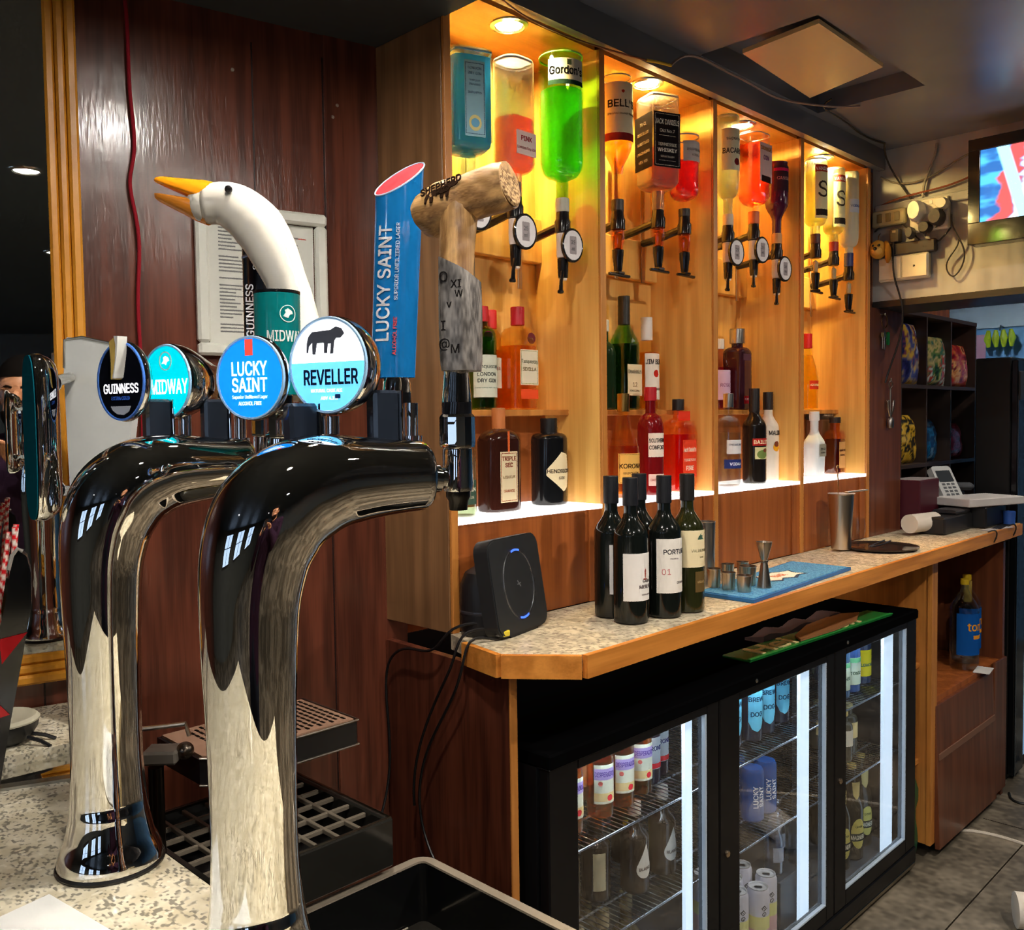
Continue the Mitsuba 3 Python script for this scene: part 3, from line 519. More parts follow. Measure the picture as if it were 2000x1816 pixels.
part(gb, 'handle_lettering', [(xf(xf(txt('GUINNESS', .0095, .0006, True, .07), rotz(PI / 2)), GMx(-.016, 1.628)), (220, 222, 228)), (xf(txt('EXTRA', .0055, .0006, True, .016), GMx(-.004, 1.692)), (210, 214, 222)), (xf(txt('COLD', .0055, .0006, True, .014), GMx(-.004, 1.684)), (210, 214, 222))], 'paint'); part(gb, 'handle_band', [(mv(sup([(.0204, .027, 1.699, 2.6), (.0208, .0274, 1.700, 2.6), (.0208, .0274, 1.702, 2.6), (.0204, .027, 1.703, 2.6)], 36, False), GP[0], GP[1], 0), (150, 160, 180))], 'metal')

# grey plate with the slim lit badge, left of the fonts
gp = thing('badge_pillar', 'flat grey rounded metal pillar standing behind the far left badge', 'pillar')
qd = np.array([.693, -.721, 0]); qn = np.array([-.721, -.693, 0]); GPM = mat(qd, (0, 0, 1), qn, (.536, 1.525, CT + .0103))
part(gp, 'plate', [(prism([(.012, .0005), (.060, .0005), (.092, .40), (.118, .585), (.113, .600), (.096, .612), (.03, .627), (.006, .628), (0, .620), (-.001, .57), (.002, .40)], -.022, 0), (186, 188, 186))], 'paint', GPM)
part(gp, 'edge', [(tube([GPM[:3, :3] @ np.array(q) + GPM[:3, 3] for q in ((.0, .58, .0), (.002, .624, .0), (.03, .628, 0), (.096, .613, 0), (.116, .592, 0))], .0022, 8), (206, 206, 200))], 'metal')
sb = thing('slim_badge', 'long slim chrome backed badge seen edge on at the left before the mirror', 'badge'); SM = facing(D_(176), (.342, 1.080, 1.470))
t = np.arange(40) * 2 * PI / 40; pw = 3.2; rsx = (np.abs(np.cos(t)) ** pw + np.abs(np.sin(t)) ** pw) ** (-1 / pw)
part(sb, 'housing', [(loft([np.c_[.026 * f * rsx * np.cos(t), .092 * g * rsx * np.sin(t), np.full(40, z * .87)] for f, g, z in ((.97, .985, -.001), (1, 1, -.003), (1, 1, -.012), (.85, .96, -.022), (.55, .90, -.030), (.2, .8, -.034))]), (200, 200, 200))], 'chrome', SM, 40); part(sb, 'face', [(poly_plate([(.025 * r * math.cos(q), .090 * r * math.sin(q)) for q, r in zip(t, rsx)], .0012), (10, 70, 84))], 'matte', SM, label='dark teal face')
for z, z2 in ((1.531, 1.56), (1.410, 1.38)): part(sb, 'pin', [(cyl((.365, 1.083, z), (.541, 1.515, z2), .0075, 18), (200, 200, 200)), (cyl((.372, 1.100, z), (.378, 1.115, z), .0105, 18), (200, 200, 200))], 'chrome')

# ------------------------------------------------------------------ mirror, picture, cord on the panelled wall
mr = thing('wall_mirror', 'large mirror in a grooved gold varnished wooden frame on the panelled wall', 'mirror')
S0, S1, ZB, ZT = .579, 1.05, 1.043, 2.255
def wbox(s0, s1, z0, z1, o0, o1, c=.002):    # box in wall coordinates
    m = box(-s1, -s0, z0, z1, o0, o1, c); return xf(m, mat(-WE, (0, 0, 1), -WN, WO))
part(mr, 'glass', [(xf(prism([(-(S1 - .046), .002), (-(S0 + .046), .002), (-(S0 + .046), .0275), (-(S1 - .046), .0045)], ZB + .046, ZT - .046), mat(-WE, -WN, (0, 0, 1), WO)), (200, 200, 200))], 'mirror_glass', label='silvered glass')
for a, b, o, n in ((0, .017, .042, 'outer_moulding'), (.0175, .033, .037, 'middle_moulding'), (.0335, .050, .033, 'inner_moulding')):
    part(mr, n, [(wbox(S0 + a, S0 + b, ZB + a, ZT - a, .0006, o, .004), (190, 124, 34))], 'wood_gold'); part(mr, n, [(wbox(S0 + a, S1 - a, ZB + a, ZB + b, .0006, o, .004), (190, 124, 34))], 'wood_gold')
    part(mr, n, [(wbox(S0 + a, S1 - a, ZT - b, ZT - a, .0006, o, .004), (190, 124, 34))], 'wood_gold'); part(mr, n, [(wbox(S1 - b, S1 - a, ZB + a, ZT - a, .0006, o, .004), (190, 124, 34))], 'wood_gold')
pf = thing('menu_frame', 'white framed price list on the panelled wall behind the bird head handle', 'picture frame'); s0, s1, z0, z1 = .122, .382, 1.614, 1.902
for a in (wbox(s0, s1, z0, z0 + .024, .0006, .02, .005), wbox(s0, s1, z1 - .024, z1, .0006, .02, .005), wbox(s0, s0 + .024, z0 + .0245, z1 - .0245, .0006, .02, .005), wbox(s1 - .024, s1, z0 + .0245, z1 - .0245, .0006, .02, .005)): part(pf, 'moulding', [(a, (206, 206, 196))], 'paint')
part(pf, 'sheet', [(wbox(s0 + .025, s1 - .025, z0 + .025, z1 - .025, .001, .004, 0), (214, 214, 206))], 'matte'); part(pf, 'pane', [(wbox(s0 + .0245, s1 - .0245, z0 + .0245, z1 - .0245, .012, .0122, 0), (255, 255, 255))], 'pane')
rng_ = np.random.default_rng(5); prn = []
for c0, c1 in ((s1 - .105, s1 - .045), (s0 + .045, s0 + .105)):
    z = z1 - .045
    while z > z0 + .04:
        if rng_.random() < .86: prn.append((wbox(c1 - (c1 - c0) * rng_.uniform(.4, 1.0), c1, z, z + .0028, .0042, .0045, 0), (120, 120, 120)))
        z -= .0068
part(pf, 'print', prn, 'matte')
labels[[k for k in scene if k.startswith(pf + '__print')][0]] = {'kind': 'stuff'}
part(pf, 'red_rule', [(wbox(s0 + .04, s0 + .11, z1 - .052, z1 - .050, .0042, .0045, 0), (180, 90, 80))], 'matte')
crd = smooth_path([(*wp(s, .010), z) for s, z in ((.494, 2.264), (.489, 2.15), (.4875, 2.07), (.4840, 2.02), (.4865, 1.96), (.4925, 1.93), (.4865, 1.87), (.4810, 1.82), (.4855, 1.72), (.4840, 1.60), (.485, 1.48), (.484, 1.36))], 6)
solo('red_cord', 'thin red cord hanging down the dark panelled wall', 'cord', [(tube(crd, .0034, 8), (140, 34, 44))], 'matte')
for i, (s, a) in enumerate(((.70, .05), (.62, -.03), (.575, .02))): solo('mirror_cable', ('pale cable under the mirror frame, left one', 'pale cable under the mirror frame, middle one', 'pale cable beside the far font under the mirror frame')[i], 'cable', [(tube([(*wp(s, .006), 1.042), (*wp(s + a, .010), 1.02), (*wp(s + a * 1.3, .010), 1.001)], .004, 7), (150, 140, 126))], 'paint', group='cables under the mirror')

# bowl, caddy with straws
bw = thing('bowl', 'shallow black bowl with a pale stone lining on the granite ledge', 'bowl'); BP = (.432, 1.545, CT + .0102)
part(bw, 'shell', [(mv(lathe([(.0005, .004), (.030, .0005), (.040, .006), (.050, .022), (.052, .034), (.0005, .034)], 40), *BP), (20, 21, 23))], 'paint'); part(bw, 'lining', [(mv(lathe([(.053, .0335), (.0535, .036), (.048, .041), (.030, .037), (.0005, .035)], 40), *BP), (196, 190, 168))], 'matte', label='pale stone lining')
for i, (dx, dy) in enumerate(((.030, -.050), (.042, -.030))): part(bw, 'leg', [(tube([(BP[0] + dx * .8, BP[1] + dy * .8, BP[2] + .012), (BP[0] + dx * 1.2, BP[1] + dy * 1.2, BP[2] + .008), (BP[0] + dx * 1.5, BP[1] + dy * 1.5, BP[2] + .001)], .003, 7), (20, 20, 22))], 'paint')
cd = thing('straw_caddy', 'curved glossy black caddy at the left picture edge with a red paper flap', 'caddy'); CM2 = facing(D_(251), (.40, 1.345, CT))
part(cd, 'shell', [(prism([(-.10, .0008), (-.03, .0008), (-.012, .10), (.006, .190), (.018, .255), (.0185, .300), (.014, .322), (.004, .331), (-.004, .318), (-.013, .26), (-.03, .19), (-.10, .16)], -.035, 0), (16, 16, 18))], 'gloss', CM2); part(cd, 'rim', [(tube([CM2[:3, :3] @ np.array(q) + CM2[:3, 3] for q in ((-.008, .305, .001), (-.003, .324, .001), (.004, .333, .001), (.010, .329, .001))], .0028, 8), (190, 186, 180))], 'gloss')
part(cd, 'red_flap', [(prism([(-.022, .212), (.012, .218), (-.020, .178)], .0006, .0025), (196, 40, 44))], 'matte', CM2, label='red paper triangle'); part(cd, 'red_mark', [(prism([(-.026, .105), (-.013, .108), (-.024, .122)], .0006, .002), (196, 60, 60))], 'matte', CM2)
for i, (dx, tilt, hh) in enumerate(((0.0, .10, .385), (.010, .02, .35), (.020, .14, .345), (-.010, -.06, .34), (.028, .06, .342), (.004, .2, .335), (-.018, .05, .35))):
    k = thing('paper_straw', 'red and white striped paper straw standing in the black caddy', 'straw', 'striped paper straws in the caddy')
    b0 = CM2[:3, :3] @ np.array([-.036 + dx, .20, -.050 - .006 * (i % 3)]) + CM2[:3, 3]; b1 = CM2[:3, :3] @ np.array([-.036 + dx + tilt * .12, hh + .015, -.050 - .008 * (i % 3)]) + CM2[:3, 3]
    pth = np.linspace(b0, b1, 40); tb = tube(pth, .0038, 14); vv = np.array(tb.vertices); ff = np.array(tb.faces); idx = np.arange(len(vv)); ring_i, seg_i = idx // 14, idx % 14
    red = ((ring_i / 3.6 + seg_i / 14.0) % 1.0) < .52; cc = np.where(red[:, None], lin((206, 36, 44)), lin((232, 224, 214)))
    scene[k] = mikit.ply((vv, ff), 'matte', smooth=True, color=cc)

# ------------------------------------------------------------------ drip trays and sink behind the counter
ut = thing('drip_tray', 'upper steel drip tray with a perforated brown tinted top', 'drip tray'); ux0, ux1, uy0, uy1, uz = .668, .956, 1.345, 1.530, .950
part(ut, 'body', [(prism([(ux0 + .03, uy0), (ux1 - .004, uy0), (ux1, uy0 + .004), (ux1, uy1), (ux0, uy1), (ux0, uy0 + .03)], uz - .045, uz - .004), (20, 20, 22))], 'gloss'); part(ut, 'top', [(prism([(ux0 + .034, uy0 + .006), (ux1 - .006, uy0 + .006), (ux1 - .006, uy1 - .006), (ux0 + .006, uy1 - .006), (ux0 + .006, uy0 + .034)], uz - .0042, uz), (150, 118, 98))], 'gloss')
for zz in (uz - .002, uz - .046): part(ut, 'edge_bead', [(tube([(ux0 + .03, uy0 - .0005, zz), (ux1, uy0 - .0005, zz)], .0022, 8), (206, 196, 180)), (tube([(ux0 + .03, uy0 - .0005, zz), (ux0 - .0005, uy0 + .03, zz)], .0022, 8), (206, 196, 180)), (tube([(ux1 + .0005, uy0, zz), (ux1 + .0005, uy1, zz)], .0022, 8), (120, 110, 100))], 'metal')
slots = [(cbox(x, y, uz + .0006, .0045, .0125, .0008), (24, 18, 14)) for i, x in enumerate(np.arange(ux0 + .045, ux1 - .015, .0125)) for y in np.arange(uy0 + .022 + (.0085 if i % 2 else 0), uy1 - .018, .0175)]
k = part(ut, 'slot_pattern', slots, 'matte'); labels[k] = {'kind': 'stuff'}
lt = thing('drip_tray', 'lower black drip tray with an open square grid', 'drip tray'); lx0, lx1, ly0, ly1, lz = .62, .952, 1.242, 1.566, .800
for b in ((lx0, lx1, ly0, ly0 + .014), (lx0, lx1, ly1 - .014, ly1), (lx0, lx0 + .014, ly0 + .0142, ly1 - .0142), (lx1 - .014, lx1, ly0 + .0142, ly1 - .0142)): part(lt, 'wall', [(box(*b, lz - .085, lz, .003), (34, 33, 30))], 'gloss')
part(lt, 'floor', [(box(lx0 + .0142, lx1 - .0142, ly0 + .0142, ly1 - .0142, lz - .084, lz - .078), (12, 12, 12))], 'paint')
for x in np.linspace(lx0 + .014, lx1 - .014, 8)[1:-1]: part(lt, 'grid_bar', [(box(x - .0035, x + .0035, ly0 + .0145, ly1 - .0145, lz - .012, lz - .004, .001), (104, 96, 84))], 'gloss')
for y in np.linspace(ly0 + .014, ly1 - .014, 7)[1:-1]: part(lt, 'grid_bar', [(box(lx0 + .0145, lx1 - .0145, y - .0035, y + .0035, lz - .0125, lz - .0045, .001), (104, 96, 84))], 'gloss')
part(lt, 'bright_edge', [(tube([(lx0, ly0 + .004, lz + .0005), (lx1 - .004, ly0 + .004, lz + .0005), (lx1 - .004, ly1, lz + .0005)], .0022, 7), (150, 140, 122))], 'metal')
sk_ = thing('sink_tray', 'black plastic sink tray with a rounded pale worn rim on the near floor side', 'tray'); sx0, sx1, sy0, sy1, sz = .46, 1.036, .50, 1.264, .700
labels[sk_]['label'] = 'large black plastic sink tray with a worn pale rim at the bottom of the picture'
from shapely.geometry import Polygon as _P
outer = _P([(x + (sx0 + sx1) / 2, y + (sy0 + sy1) / 2) for x, y in rrect(sx1 - sx0, sy1 - sy0, .03, 6)]); inner_ = outer.buffer(-.016)
def ringprism(o, i, z0, z1): m = trimesh.creation.extrude_polygon(o.difference(i), z1 - z0, engine='earcut'); m.apply_translation((0, 0, z0)); return m
part(sk_, 'wall', [(ringprism(outer.buffer(-.004), inner_, sz - .11, sz - .004), (15, 16, 17))], 'gloss'); part(sk_, 'rim', [(ringprism(outer, inner_.buffer(-.001), sz - .0038, sz), (150, 138, 122))], 'paint', label='worn pale rim')
part(sk_, 'floor', [(mv(trimesh.creation.extrude_polygon(inner_.buffer(.002), .006, engine='earcut'), 0, 0, sz - .116), (40, 38, 34))], 'gloss'); part(sk_, 'waterline', [(tube([(.60, sy1 - .020, sz - .108), (.80, sy1 - .019, sz - .108), (.98, sy1 - .020, sz - .108)], .0016, 6), (190, 180, 160))], 'gloss')
solo('sink_drum', 'round dark drum lid standing in the black sink tray', 'drum', [(mv(lathe([(.0005, 0), (.10, 0), (.102, .05), (.096, .066), (.07, .070), (.066, .060), (.0005, .058)], 44), .700, 1.075, sz - .1095), (30, 29, 27))], 'gloss')
solo('hose_reel', 'dark ribbed hose coil lying beside the drum', 'hose', [(tube(np.c_[.66 + .06 * np.cos(np.linspace(0, 9, 60)), 1.19 + .028 * np.sin(np.linspace(0, 9, 60)), sz - .095 + .008 * np.linspace(0, 9, 60)], .011, 9), (26, 25, 24))], 'gloss')
solo('black_cask', 'round black drum on the floor behind the counter edge', 'drum', [(mv(lathe([(.0005, 0), (.095, 0), (.100, .03), (.100, .30), (.092, .33), (.06, .335), (.055, .325), (.0005, .325)], 44), .640, 1.400, .3605), (18, 18, 19))], 'gloss')
solo('drum_stand', 'dark block carrying the black drum', 'stand', [(box(.54, .74, 1.30, 1.50, 0, .36), (14, 13, 13))], 'paint')
cl = thing('steel_bracket', 'small steel clamp bracket beside the flared foot of the far font', 'bracket')
part(cl, 'plate', [(xf(cbox(0, 0, 0, .055, .045, .022, .004), rotz(-.75, (.622, 1.405, .960))), (104, 98, 90))], 'gloss'); part(cl, 'rail', [(tube([(.600, 1.432, 1.000), (.648, 1.378, 1.009), (.652, 1.374, .99)], .004, 8), (220, 210, 196))], 'metal'); part(cl, 'knob', [(ball((.648, 1.382, .965), .014, 2), (110, 100, 90))], 'metal'); part(cl, 'post', [(cyl((.61, 1.405, .7965), (.61, 1.405, .944), .012, 14), (60, 56, 52))], 'metal')

# ------------------------------------------------------------------ bottles
def prof_of(kind, H, R, R2=None):
    """(a, b, z, p) sections from the base up to the lip"""
    B = R2 or R; p = {'round': 2.0, 'square': 7.0, 'soft': 3.6, 'flask': 3.0}.get(kind.split('-')[0], 2.0)
    nk = kind.split('-')[1] if '-' in kind else 'std'
    bh, sh, nr = {'std': (.60, .76, .0135), 'wine': (.60, .76, .0138), 'long': (.56, .80, .013), 'short': (.68, .80, .0145), 'bell': (.50, .72, .0135), 'wide': (.70, .78, .017), 'onion': (.34, .60, .014),
                  'slope': (.42, .84, .0135), 'neckless': (.76, .84, .016), 'beer': (.52, .80, .0125), 'soda': (.66, .90, .013), 'gin': (.66, .82, .0150)}[nk]
    s = [(R * .80, B * .80, 0.0, p), (R * .96, B * .96, .002, p), (R, B, .007, p)]
    if nk == 'onion': s += [(R * 1.0, B * 1.0, H * .2, p)]
    if nk == 'bell': s[2] = (R * .92, B * .92, .007, p); s += [(R, B, H * .42, p)]
    s += [(R, B, H * bh, p)]
    for t in (.2, .4, .6, .8, 1.0):
        f = (1 + math.cos(PI * t)) / 2 if nk in ('slope', 'long', 'wine', 'beer', 'onion', 'bell', 'soda') else math.sqrt(max(0, 1 - t * t))
        a, b = nr + (R - nr) * f, nr + (B - nr) * f
        s.append((a, b, H * (bh + (sh - bh) * t), p + (2 - p) * t))
    s += [(nr * .96, nr * .96, H * .94, 2), (nr, nr, H * .945, 2), (nr, nr, H, 2)]
    return s
def inset(s, k, top=None, zb=.004):
    out = [(a * k, b * k, max(z, zb), p) for a, b, z, p in s]
    if top is not None:
        lo = [q for q in out if q[2] < top]; hi = [q for q in out if q[2] >= top]
        if hi and lo:
            q0, q1 = lo[-1], hi[0]; t = (top - q0[2]) / max(1e-6, q1[2] - q0[2]); lo.append(tuple(q0[i] + (q1[i] - q0[i]) * t for i in range(2)) + (top, q0[3]))
        out = lo
    return out
def halfwidth(s, z):
    for q0, q1 in zip(s, s[1:]):
        if q0[2] <= z <= q1[2]:
            t = (z - q0[2]) / max(1e-6, q1[2] - q0[2]); return q0[0] + (q1[0] - q0[0]) * t, q0[1] + (q1[1] - q0[1]) * t, q0[3]
    return s[-1][0], s[-1][1], 2
def label_mesh(s, spec, flip_H=None):
    """spec: dict z, w, h, az, c, lines [(text, height, dz, colour, bold)], extra [(mesh, colour)] in label plane"""
    z = spec['z']; zz = flip_H - z if flip_H else z
    hz = spec['h'] / 2
    a, b, p = max((halfwidth(s, min(max(zz + d, 0.008), 9)) for d in (-hz * .8, 0, hz * .8)), key=lambda q: q[0] + q[1])
    az = spec.get('az', -PI / 2 if max(halfwidth(s, .03)[2], 0) > 2.8 else -PI / 2 - .38); flat = p > 2.8
    items = [(flat_rect(spec['w'], spec['h'], 1 if flat else 14), spec['c'], 0.0)] if spec.get('c') is not None else []
    if spec.get('poly'): items = [(poly_plate(spec['poly']), spec['c'], 0.0)]
    if spec.get('border'):
        w, h, t = spec['w'] * .9, spec['h'] * .93, .0011
        for (cx, cy, sx, sy) in ((0, h / 2, w, t), (0, -h / 2, w, t), (-w / 2, 0, t, h), (w / 2, 0, t, h)):
            m = flat_rect(sx, sy, 12 if sx > .01 else 1); m.apply_translation((cx, cy, 0)); items.append((m, spec['border'], .0004))
    for t in spec.get('bands', []):
        m = flat_rect(t[2] if len(t) > 2 else spec['w'], t[1], 1 if flat else 12); m.apply_translation((t[4] if len(t) > 4 else 0, t[0], 0)); items.append((m, t[3], .0003))
    for ln in spec.get('lines', []):
        s_, hh, dz, col = ln[:4]; m = txt(s_, hh, .0004, len(ln) > 4 and ln[4], spec['w'] * .92); m.apply_translation((ln[5] if len(ln) > 5 else 0, dz, 0)); items.append((m, col, .0006))
    for m, col in spec.get('extra', []): items.append((m, col, .0005))
    out = []
    for m, col, lift in items:
        if flat:
            half = b if abs(math.sin(az)) > .7 else a
            out.append((xf(mv(m, 0, 0, lift + .0004), facing(az, (math.cos(az) * half, math.sin(az) * half, z))), col))
        else:
            m = m.copy()
            if len(m.faces) < 400:
                vv, ff = trimesh.remesh.subdivide_to_size(m.vertices, m.faces, max(.006, a * .3)); m = trimesh.Trimesh(vv, ff, process=True)
            out.append((wrap(m, (a + b) / 2, az, z, lift + .0004), col))
    return out
def bottle(base, label, pos, kind, H, R, R2=None, glass=None, solid=None, liquid=None, level=.6, liq='tint', shell='tint', cap=None, labels_=(), inv=False, group=None, rot=0.0, more=(), seg=28, cat='bottle'):
    k = thing(base, label, cat, group); s = prof_of(kind, H, R, R2)
    M = rotz(rot, pos); F = np.diag([1.0, -1.0, -1.0, 1.0]); F[2, 3] = H
    MM = M @ F if inv else M
    if solid is not None: part(k, 'body', [(sup(s, seg), solid)], 'gloss', MM, 40)
    else:
        part(k, 'glass', [(sup(s, seg), glass)], shell, MM, 40)
        if liquid is not None:
            if inv:   # the liquid hangs in the neck end
                q = [(a * .93, b * .93, z, p) for a, b, z, p in s if z > H * (1 - level)]; h0 = halfwidth(s, H * (1 - level)); q = [(h0[0] * .93, h0[1] * .93, H * (1 - level), h0[2])] + q[:-3]
                part(k, 'liquid', [(sup(q, seg), liquid)], liq, MM, 40)
            else: part(k, 'liquid', [(sup(inset(s, .93, H * level), seg), liquid)], 'tint', MM, 40)
    if inv and solid is None:
        t_ = np.arange(seg) * 2 * PI / seg + PI / seg; rr = []
        for q, z in ((1.004, .0065), (1.004, .0095), (.93, .0095), (.93, .0065), (1.004, .0065)):
            f_ = (np.abs(np.cos(t_)) ** s[2][3] + np.abs(np.sin(t_)) ** s[2][3]) ** (-1 / s[2][3]); rr.append(np.c_[s[2][0] * q * f_ * np.cos(t_), s[2][1] * q * f_ * np.sin(t_), np.full(seg, z)])
        part(k, 'base_rim', [(loft(rr, False), np.clip(np.array(glass) * .9, 0, 235))], 'gloss', MM)
    nr = s[-1][0]
    if cap:
        c, hc = cap[0], cap[1]; rc = (cap[2] if len(cap) > 2 else nr + .002)
        part(k, 'cap', [(lathe([(rc * .97, H - hc), (rc, H - hc + .001), (rc, H - .001), (rc * .94, H + .0005), (0.0004, H + .0006)], 22), c)], cap[3] if len(cap) > 3 else 'paint', MM)
    for sp in labels_:
        part(k, sp.get('name', 'label'), label_mesh(s, sp, H if inv else None), 'matte', M, 30)
    for nm, prts, bs in more: part(k, nm, prts, bs, M)
    return k
W_, CREAM, BLK = (238, 234, 226), (228, 214, 182), (24, 22, 24)
GO = 'inverted optic bottles'; GU = 'bottles on the upper shelves'; GL = 'bottles on the lit lower shelves'
OY = 1.402
# --- bay 1, inverted
bottle('optic_bottle', 'blue square inverted gin bottle at the far left of the first bay', (1.300, OY, 1.990), 'square-neckless', .245, .044, .044, glass=(196, 228, 246), liquid=(120, 190, 236), level=.93, inv=True, liq='liquid', group=GO, rot=-.38,
       labels_=[dict(z=.140, w=.044, h=.150, c=(150, 190, 205), border=(60, 90, 120), lines=[('LONDON', .005, .060, (40, 70, 110)), ('DRY GIN', .005, .050, (40, 70, 110)), ('VAPOUR', .004, .036, (70, 90, 120)), ('INFUSED', .004, .028, (70, 90, 120)), ('IMPORTED', .004, .012, (70, 90, 120))],
                extra=[(poly_plate([(x, y - .048) for x, y in disc_pts(.016, 24, .85)]), (226, 214, 150)), (poly_plate([(x, y - .048) for x, y in disc_pts(.009, 20)], .0006), (120, 180, 210))])])
bottle('optic_bottle', 'half empty inverted bottle of pink gin in the first bay', (1.437, OY, 1.968), 'flask-neckless', .290, .043, .036, glass=(246, 242, 240), shell='hazy_glass', liquid=(252, 158, 140), level=.56, inv=True, group=GO, cap=((150, 24, 60), .03, .0135),
       labels_=[dict(z=.105, w=.060, h=.050, c=(236, 214, 206), lines=[('PINK', .010, .010, (150, 40, 50), True), ('London Dry Gin', .006, -.010, (150, 60, 60))])])
bottle('optic_bottle', 'large green inverted gin bottle with a white label in the first bay', (1.592, OY, 1.958), 'round-short', .352, .0505, glass=(170, 232, 130), liquid=(150, 240, 104), level=.76, inv=True, group=GO, cap=((190, 186, 170), .03, .016),
       labels_=[dict(z=.300, w=.090, h=.056, c=(186, 182, 176), az=-PI / 2 - .55, lines=[("Gordon's", .017, .002, (5, 6, 8), True)], bands=[(-.024, .010, .090, (24, 44, 40))], extra=[(poly_plate([(x + .004, y + .019) for x, y in ((-.005, -.006), (.005, -.006), (.005, .006), (-.005, .006))]), (40, 50, 44))])])
# --- bay 2
bottle('optic_bottle', 'inverted whisky bottle with a large cream label at the left of the second bay', (1.796, OY, 1.992), 'round-bell', .325, .0385, glass=(248, 240, 218), liquid=(250, 198, 90), level=.52, inv=True, group=GO, cap=((40, 36, 34), .026, .0155),
       labels_=[dict(z=.235, w=.095, h=.125, c=CREAM, az=-PI / 2 - .5, lines=[("BELL'S", .017, .012, (44, 40, 36), True), ('Blended Scotch Whisky', .005, -.012, (120, 96, 60))], bands=[(-.066, .018, .095, (120, 40, 40))], extra=[(poly_plate([(x, y + .040) for x, y in disc_pts(.004, 12)]), (180, 60, 40))])])
bottle('optic_bottle', 'square inverted whiskey bottle with a black label in the second bay', (1.964, OY, 2.020), 'square-neckless', .285, .0425, .0425, glass=(250, 240, 228), shell='hazy_glass', liquid=(246, 164, 100), level=.52, inv=True, group=GO, rot=-.36,
       labels_=[dict(z=.166, w=.079, h=.136, c=(30, 28, 32), border=(190, 186, 178), lines=[('JACK DANIELS', .0125, .044, W_, True), ('Old No.7', .008, .022, W_), ('TENNESSEE', .0072, -.012, (200, 196, 188), True), ('WHISKEY', .009, -.026, W_, True), ('SOUR MASH', .005, -.042, (190, 186, 178))],
                bands=[(.010, .0012, .05, (190, 186, 178)), (-.052, .001, .05, (150, 146, 140))]),
                dict(z=.166, w=.079, h=.136, c=(34, 32, 36), az=PI, name='side_label', lines=[('70 CL', .008, .046, (190, 186, 178)), ('DISTILLED', .007, .022, (190, 186, 178)), ('& BOTTLED', .007, -.002, (190, 186, 178)), ('LYNCHBURG', .007, -.026, (190, 186, 178)), ('40% VOL', .007, -.048, (190, 186, 178))])])
bottle('optic_bottle', 'round shouldered inverted bottle of red liqueur with a pale label', (2.083, OY, 2.020), 'round-short', .215, .040, glass=(250, 240, 238), liquid=(246, 96, 112), level=.66, inv=True, group=GO, cap=((30, 28, 28), .02, .0155),
       labels_=[dict(z=.163, w=.074, h=.052, c=(206, 200, 200), az=-PI / 2 - .1, lines=[('RASPBERRY', .007, .004, (120, 110, 112)), ('VODKA', .006, -.010, (130, 120, 120))])])
# --- bay 3
bottle('optic_bottle', 'clear inverted white rum bottle with a pale green label', (2.300, OY, 2.028), 'round-std', .305, .0325, glass=(236, 240, 230), shell='hazy_glass', liquid=(244, 244, 232), level=.6, inv=True, group=GO, cap=((214, 200, 180), .03, .0155),
       labels_=[dict(z=.205, w=.075, h=.115, c=(226, 226, 200), lines=[('superior', .009, .030, (60, 60, 60)), ('BACARDI', .014, -.004, (60, 60, 60), True)], extra=[(poly_plate([(x + .008, y - .034) for x, y in disc_pts(.010, 20)]), (110, 40, 44))])])
bottle('optic_bottle', 'orange inverted gin bottle with a pale label in the third bay', (2.442, OY, 2.052), 'soft-short', .262, .046, .040, glass=(250, 232, 220), liquid=(252, 158, 96), level=.86, inv=True, group=GO, cap=((226, 110, 50), .035, .0165),
       labels_=[dict(z=.170, w=.068, h=.110, c=(222, 190, 190), lines=[('ORANGE', .011, .040, (170, 110, 50), True), ('GIN', .012, .014, (120, 60, 110), True)], bands=[(-.047, .018, .05, (50, 36, 36))])])
bottle('optic_bottle', 'dark purple inverted liqueur bottle beside the orange one', (2.578, OY, 2.012), 'round-bell', .243, .0345, solid=(66, 22, 52), inv=True, group=GO, cap=((206, 150, 90), .03, .0155),
       labels_=[dict(z=.190, w=.062, h=.075, c=(52, 40, 52), lines=[('CASSIS', .009, .0, (190, 150, 150))], bands=[(.026, .009, .062, (180, 40, 90))])])
# --- bay 4
for i, (x, zb, lab) in enumerate(((2.832, 2.045, 'yellow tinted inverted vodka bottle under the fourth spotlight, the left one of its pair'), (2.962, 2.036, 'yellow tinted inverted vodka bottle under the fourth spotlight, the right one of its pair'))):
    bottle('optic_bottle', lab, (x, OY, zb), 'round-short', .272, .036, glass=(250, 249, 224), shell='hazy_glass', liquid=(251, 243, 180), level=.84, inv=True, group=GO, cap=((170, 50, 44) if i else (70, 36, 36), .03, .0155),
           labels_=[dict(z=.160, w=.055, h=.17, c=(232, 224, 176), lines=[('VANILLA', .010, .072, W_, True), ('S', .05, .008, (60, 56, 50))], bands=[(.073, .022, .055, (170, 60, 50)), (-.066, .020, .05, (50, 46, 44))])])
bottle('optic_bottle', 'frosted clear inverted bottle at the right end of the fourth bay', (3.076, OY, 1.998), 'round-short', .318, .0325, solid=(206, 200, 176), inv=True, group=GO, cap=((36, 52, 110), .045, .0155),
       labels_=[dict(z=.20, w=.045, h=.045, c=(190, 200, 226), lines=[('VODKA', .008, 0.0, (60, 80, 150), True)])])

